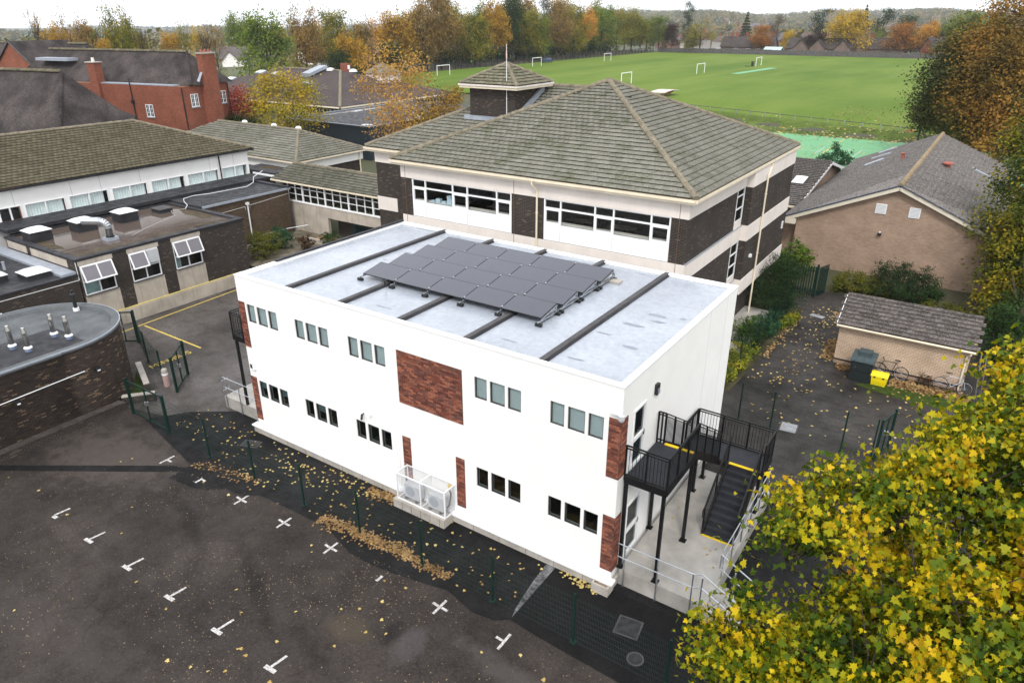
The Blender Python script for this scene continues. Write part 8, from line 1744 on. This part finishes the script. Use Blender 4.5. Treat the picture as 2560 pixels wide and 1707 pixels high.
# white houses behind the older school
p = pt(590, 178, 215); gable_house('white_gabled_house', 'white rendered house with steep gable behind tall brick chimney', (p.x, p.y, p.z - 1.6), TH + R(20), 7, 6.4, 5.2, 8.2, M['white_wall'], pm('grey_tile_far', (0.12, 0.105, 0.11), 0.9, 0.2, 0.6), wins=((-1.2, 3.2, 1.6, 1.5), (-1.2, .6, 2.2, 1.5)), cross=((-1.2, 3.8, 7.2),))
p = pt(790, 165, 225); gable_house('white_gabled_house', 'white house showing past the edge of the big green tree', (p.x, p.y, p.z - 3.2), TH + R(-10), 11, 7, 5.4, 9.6, M['white_wall'], rooft, wins=((-2.4, 3.5, 1.4, 1.4), (1.5, 3.5, 1.0, 1.6), (-4, .8, 1.4, 1.4)), cross=((-3.2, 4.4, 9.0),))
# road users by the fence: a parked car and three people
def car(label, loc, rot, col):
    t = thing('parked_car', label, 'car', loc, rot, local=True); body = pm('car_paint', col, 0.25, 0.02, 2, metal=.4, spec=.8)
    prof = [(-2.1, .35), (-2.12, .75), (-1.95, .92), (-1.35, 1.0), (-.75, 1.43), (.75, 1.45), (1.35, 1.02), (2.0, .88), (2.12, .6), (2.08, .32)]; b = MB(); n = len(prof)
    b.add([(x, -.85 + (.12 if z > 1.2 else 0), z) for x, z in prof] + [(x, .85 - (.12 if z > 1.2 else 0), z) for x, z in prof], [tuple(range(n))[::-1], tuple(range(n, 2 * n))] + [(i, (i + 1) % n, n + (i + 1) % n, n + i) for i in range(n)]); b.build('body', body, t)
    for s in (-1, 1):
        MB().add([(-1.15, s * .80, 1.02), (-.68, s * .755, 1.36), (.68, s * .755, 1.38), (1.15, s * .80, 1.04)], [(0, 1, 2, 3)]).build('side_window', M['solar'], t)
    MB().add([(1.34, -.70, 1.05), (1.34, .70, 1.05), (.80, .64, 1.44), (.80, -.64, 1.44)], [(0, 1, 2, 3)]).build('windscreen', M['solar'], t)
    for x in (-1.3, 1.32):
        for s in (-.82, .82): w = MB().lathe([(.32, -.1), (.32, .1)], n=12); w.v = [(x + v[0], s + v[2], .32 + v[1]) for v in w.v]; wo = w.build('wheel', M['rubber'], t); w = MB().lathe([(.18, -.11), (.18, .11)], n=8); w.v = [(x + v[0], s + v[2], .32 + v[1]) for v in w.v]; w.build('rim', M['galv'], wo)
    for s in (-.6, .6): MB().obox((2.08, s, .68), .03, .16, .08).build('headlight', M['white_trim'], t)
p = gz(1368, 157.5, 3.5); car('dark blue car parked behind the fence by the second goal', (p.x, p.y, 3.5), R(80), (0.05, 0.08, 0.14))
def person(label, loc, rot, top, legs, bike=False, skin=(.35, .2, .14)):
    t = thing('person', label, 'person', loc, rot, local=True)
    me = bpy.data.meshes.new('body'); lean = .25 if bike else .03
    V = [(0, 0, .92), (lean * .5, 0, 1.2), (lean, 0, 1.42), (lean + .02, 0, 1.52), (lean + .03, 0, 1.68), (0, .11, .86), (.12 if bike else .05, .12, .48), (.02 if not bike else .05, .12, .08), (.14, .12, .03), (0, -.11, .86), (.18 if bike else -.08, -.12, .5), (-.14 if not bike else .1, -.12, .1), (-.02 if not bike else .2, -.12, .05), (lean, .2, 1.38), (lean + .12, .24, 1.12), (lean + .32 if bike else lean + .16, .22, .92), (lean, -.2, 1.38), (lean + .08, -.24, 1.12), (lean + .32 if bike else lean + .1, -.22, .9)]
    E_ = [(0, 1), (1, 2), (2, 3), (3, 4), (0, 5), (5, 6), (6, 7), (7, 8), (0, 9), (9, 10), (10, 11), (11, 12), (2, 13), (13, 14), (14, 15), (2, 16), (16, 17), (17, 18)]
    me.from_pydata(V, E_, []); o = bpy.data.objects.new('body', me); COL.objects.link(o); o.parent = t
    m_ = o.modifiers.new('skin', 'SKIN'); rad = [.15, .16, .15, .06, .11, .10, .07, .05, .045, .10, .07, .05, .045, .06, .05, .04, .06, .05, .04]
    for sv, r in zip(me.skin_vertices[0].data, rad): sv.radius = (r, r)
    me.skin_vertices[0].data[0].use_root = True
    s = o.modifiers.new('sub', 'SUBSURF'); s.levels = 1; s.render_levels = 1
    mt, nt, bs = _mat('clothes'); sx = nt.nodes.new('ShaderNodeSeparateXYZ'); tc = nt.nodes.new('ShaderNodeTexCoord'); nt.links.new(tc.outputs['Object'], sx.inputs[0])
    c = _mix(nt, _math(nt, 'GREATER_THAN', sx.outputs[2], .92), legs, top); c = _mix(nt, _math(nt, 'GREATER_THAN', sx.outputs[2], 1.5), c, skin); nt.links.new(c, bs.inputs['Base Color']); me.materials.append(mt)
    MB().obox((lean + .0, 0, 1.76), .10, .09, .07).build('hair', M['black'], t)
p = gz(1151, 171, 3.5); person('person in a green jacket walking on the road behind the fence', (-138.5, p.y, 3.5), R(90), (.05, .28, .14), (.02, .02, .03))
p = gz(1213, 167, 3.5); person('person in a bright yellow-green jacket riding on the road behind the fence', (-138.2, p.y, 3.55), R(90), (.45, .75, .05), (.02, .02, .03), True)
p = gz(1179, 169, 3.5); person('person in dark clothes riding on the road behind the fence', (-138.2, p.y, 3.55), R(90), (.02, .02, .025), (.02, .02, .03), True)
for u, lab in ((1179, 'bicycle under the rider in dark clothes'), (1213, 'bicycle under the rider in the bright jacket')):
    p = gz(u, 168, 3.5); bicycle(lab, (-138.2, p.y, 3.55), R(90), (.03, .03, .03), lean=0)
# hillside town and woods, thinning into haze
rg = np.random.default_rng(77)
def far_xy(r, az): return c2w(r * math.sin(az), r * math.cos(az))
hs = {}
for i, (wm, rm) in enumerate(((pm('pale_far_wall', (0.62, 0.58, 0.55), 0.9), pm('far_roof_brown', (0.12, 0.085, 0.078), 0.9)), (pm('brick_far_wall', (0.25, 0.14, 0.11), 0.9), pm('far_roof_grey', (0.13, 0.115, 0.125), 0.9)), (pm('grey_far_wall', (0.38, 0.35, 0.34), 0.9), pm('far_roof_red', (0.17, 0.085, 0.065), 0.9)))):
    hs[i] = (MB().box(-5.5, 5.5, -4, 4, -3, 5.2).mesh('wall', wm), MB().add([(-6, -4.6, 5), (6, -4.6, 5), (6, 4.6, 5), (-6, 4.6, 5), (-6, 0, 8.6), (6, 0, 8.6)], [(0, 1, 5, 4), (1, 2, 5), (2, 3, 4, 5), (3, 0, 4), (3, 2, 1, 0)]).mesh('roof', rm), MB().box(3, 4, -.5, .5, 7, 10).mesh('chimney', M['red_brick']))
for k in range(170):
    r = float(rg.choice([rg.uniform(430, 900), rg.uniform(700, 1500), rg.uniform(1400, 2300)])); az = rg.uniform(.16, .66)
    if k % 9 == 0: az = rg.uniform(-.62, -.40); r = rg.uniform(900, 2500)
    az_r = round(az * 60) / 60 + rg.normal(0, .002); p = far_xy(r, az_r); t = thing('hillside_house', 'small distant house among trees on the hazy hillside', 'house', (p.x, p.y, terz(p.x, p.y)), TH + rg.choice([.2, .35, 1.7]) + rg.normal(0, .1), group='houses on the hazy hillside', local=True); w_, r_, c_ = hs[k % 3]
    t.scale = (rg.uniform(.8, 1.7), 1, rg.uniform(.85, 1.15))
    for nm, me in (('wall', w_), ('roof', r_), ('chimney', c_)): o = bpy.data.objects.new(nm, me); COL.objects.link(o); o.parent = t
def woods(name, n, rlo, rhi, alo, ahi, mat, seed, hgt=(6, 13), label=None, box=None):
    g_ = np.random.default_rng(seed); r = np.sqrt(g_.uniform(rlo ** 2, rhi ** 2, n)); az = g_.uniform(alo, ahi, n); xc, yc = r * np.sin(az), r * np.cos(az); X = _ct * xc - _st * yc; Y = _st * xc + _ct * yc; 
    if box: X, Y = g_.uniform(box[0], box[1], n), g_.uniform(box[2], box[3], n)
    Z = terr(X, Y); h = g_.uniform(*hgt, n); k = 40
    D = g_.normal(0, 1, (n, k, 3)); D /= np.linalg.norm(D, axis=2)[:, :, None]; D *= g_.uniform(.5, 1.0, (n, k, 1)); P = np.stack([X, Y, Z + h * .55], 1)[:, None, :] + D * (h * .48)[:, None, None] * np.array([.95, .95, 1.0])
    sz = np.repeat(h * .30, k); me = leaf_mesh(name, P.reshape(-1, 3), sz, mat, 'dia', up=.4, seed=seed, out=D.reshape(-1, 3)); o = bpy.data.objects.new(name, me); put(o); props(o, label, 'woods', kind='stuff')
farleaf = {k: leafmat('far_' + k, c, trans=.2, nscale=.05) for k, c in (('a', [(.07, .080, .025), (.13, .12, .034), (.21, .16, .045), (.27, .16, .045)]), ('b', [(.028, .046, .018), (.05, .07, .025), (.09, .10, .03)]), ('c', [(.16, .085, .03), (.26, .14, .04), (.20, .16, .045)]))}
woods('far_woods', 900, 420, 1500, .02, .72, farleaf['a'], 1, (6, 12), 'mixed autumn trees scattered through the distant town'); woods('far_woods', 500, 400, 1800, .02, .72, farleaf['b'], 2, (6, 13), 'dark green trees scattered through the distant town'); woods('far_woods', 420, 500, 2000, .02, .72, farleaf['c'], 3, (6, 12), 'rust-coloured trees scattered through the distant town')
woods('far_woods', 2600, 1500, 2700, -.05, .75, farleaf['a'], 4, (8, 16), 'woods along the crest of the hazy hill'); woods('far_woods', 900, 1600, 2900, -.05, .75, farleaf['b'], 5, (8, 17), 'dark woods along the crest of the hazy hill')
woods('far_woods', 900, 500, 3600, -.75, -.2, farleaf['b'], 6, (6, 14), 'dark hedgerow trees in the hazy valley'); woods('far_woods', 700, 300, 2500, -.75, -.2, farleaf['a'], 7, (6, 12), 'autumn hedgerow trees in the hazy valley')
woods('undergrowth', 420, 0, 0, 0, 0, LM['dark'], 8, (1.5, 4.5), 'dark undergrowth beneath the trees behind the field fence', box=(-160, -147, 150, 302))
# ------------------------------------------------------------------ haze
hv = bpy.data.materials.new('haze'); hv.use_nodes = True; nt = hv.node_tree; nt.nodes.clear(); out = nt.nodes.new('ShaderNodeOutputMaterial'); vol = nt.nodes.new('ShaderNodeVolumePrincipled')
vol.inputs['Color'].default_value = (.90, .94, 1.0, 1); vol.inputs['Density'].default_value = 0.00014; vol.inputs['Anisotropy'].default_value = 0.2; nt.links.new(vol.outputs[0], out.inputs['Volume'])
HAZE = True
if HAZE:
    b = MB().box(-5000, 5000, -5000, 5000, -60, 75); o = b.build('haze', hv); o['kind'] = 'stuff'; o['label'] = 'thin pale haze over the distant valley and hills'
# ------------------------------------------------------------------ fallen leaves
LM['fallen'] = leafmat('fallen_leaf', [(.16, .085, .03), (.34, .22, .07), (.48, .36, .12), (.56, .46, .20), (.50, .36, .10)], trans=.0, nscale=.4)
LM['litter'] = leafmat('brown_litter', [(.12, .068, .028), (.22, .13, .055), (.33, .21, .09), (.44, .31, .15)], trans=.0, nscale=2)
LM['speck'] = leafmat('seed_speck', [(.16, .12, .07), (.26, .19, .11), (.36, .28, .17)], trans=.0)
def scatter(name, label, pts, size, mat, shape='dia', z=.02, seed=0, up=2.5, cat='leaves'):
    P = np.asarray(pts); me = leaf_mesh(name, P, size, mat, shape, up=up, seed=seed); o = bpy.data.objects.new(name, me); put(o); props(o, label, cat, kind='stuff'); return o
g_ = np.random.default_rng(5)
def area(n, x0, x1, y0, y1, z=.022): return np.stack([g_.uniform(x0, x1, n), g_.uniform(y0, y1, n), np.full(n, z) + g_.uniform(0, .01, n)], 1)
def heap(n, a, b, w, h=.05, z=.02):
    t = g_.random(n); a = np.array(a); b = np.array(b); d = (b - a) / np.linalg.norm(b - a); nrm = np.array([-d[1], d[0]]); s = g_.normal(0, w, n); XY = a + (b - a) * t[:, None] + nrm * s[:, None]; return np.stack([XY[:, 0], XY[:, 1], z + np.abs(g_.normal(0, h, n)) * np.exp(-(s / w) ** 2)], 1)
sp = area(13000, -32, 2, 2.5, 13.0, .012)
dens = np.array([.5 + .5 * math.sin(x * .7 + math.sin(y * .9) * 1.7) for x, y, _ in sp]) * np.clip((sp[:, 0] + 30) / 16, .15, 1)
sp = sp[g_.random(len(sp)) < dens * .8]
scatter('seed_litter', 'tiny pale seeds and leaf fragments strewn over the car park', sp, .045, LM['speck'], seed=1)
scatter('car_park_leaves', 'scattered yellow leaves lying on the car park', np.concatenate([area(60, -30, 2, 2.5, 13.2), area(45, -16, 0, 6, 13.2)]), .115, LM['fallen'], 'maple', seed=2)
scatter('strip_leaves', 'yellow leaves on the black tarmac beside the fence', np.concatenate([area(170, -24, -9.2, 13.4, 15.9, .026), heap(90, (-22, 14.9), (-16.3, 15.5), .35, .01, .03), heap(60, (-8.8, 15.9), (-7.3, 15.8), .12, .01, .03), area(50, -28, -24, 13.9, 16, .026)]), .10, LM['fallen'], 'maple', seed=3)
scatter('leaf_drift', 'brown leaf drift heaped along the foot of the mesh fence', np.concatenate([heap(900, (-17.4, 13.45), (-13.4, 13.75), .17, .035), heap(260, (-13.6, 13.7), (-11.6, 13.65), .12, .03), heap(150, (-24.3, 13.0), (-21, 13.6), .15, .02), heap(260, (-17.2, 15.65), (-15.8, 15.75), .15, .03)]), .085, LM['litter'], 'maple', seed=4, up=2.0)
scatter('path_leaves', 'pale leaves strewn over the path by the shed', np.concatenate([area(190, -8, -4.9, 33, 46, .03), area(130, -7, 3, 29, 36, .03), heap(90, (-6.5, 44), (-5, 38), .8, .005, .03)]), .115, LM['fallen'], 'maple', seed=5)
scatter('shed_leaf_drift', 'brown leaf drifts along the shed walls and under bicycles', np.concatenate([heap(1100, (-1.9, 36.6), (1.6, 36.7), .28, .05), heap(420, (-5.1, 37.6), (-5.2, 40.5), .22, .05), heap(200, (-4.5, 37.1), (-3.9, 36.9), .15, .05), heap(260, (-6.0, 45), (-4.6, 43.2), .35, .03), heap(160, (-7.9, 36), (-7.8, 43), .15, .03), heap(200, (1.5, 35.6), (3.2, 35.3), .4, .03)]), .13, LM['litter'], 'maple', seed=6, up=1.2)
fl = area(2600, -34, 12, 102.5, 120, 0); keep = g_.random(len(fl)) < np.exp(-np.abs(fl[:, 1] - 105.5) / 3.2); fl = fl[keep]; fl[:, 2] = terr(fl[:, 0], fl[:, 1]) + .07
scatter('bank_leaves', 'orange leaves caught along the bank above the green court', fl, .42, LM['fallen'], seed=7)
cl = area(520, -28, -2, 82, 104, 2.225); scatter('court_leaves', 'pale leaves scattered on the green court', cl, .26, LM['fallen'], seed=8)
fl = area(1500, -22, 26, 108, 132, 0); fl[:, 2] = terr(fl[:, 0], fl[:, 1]) + .06; scatter('field_leaves', 'fallen leaves on the grass below the huge tree', fl, .3, LM['litter'], seed=9)
scatter('landing_leaves', 'few leaves lying on the pale concrete landing', area(16, -6.9, -4.3, 16.6, 23, .615), .1, LM['fallen'], 'maple', seed=10)
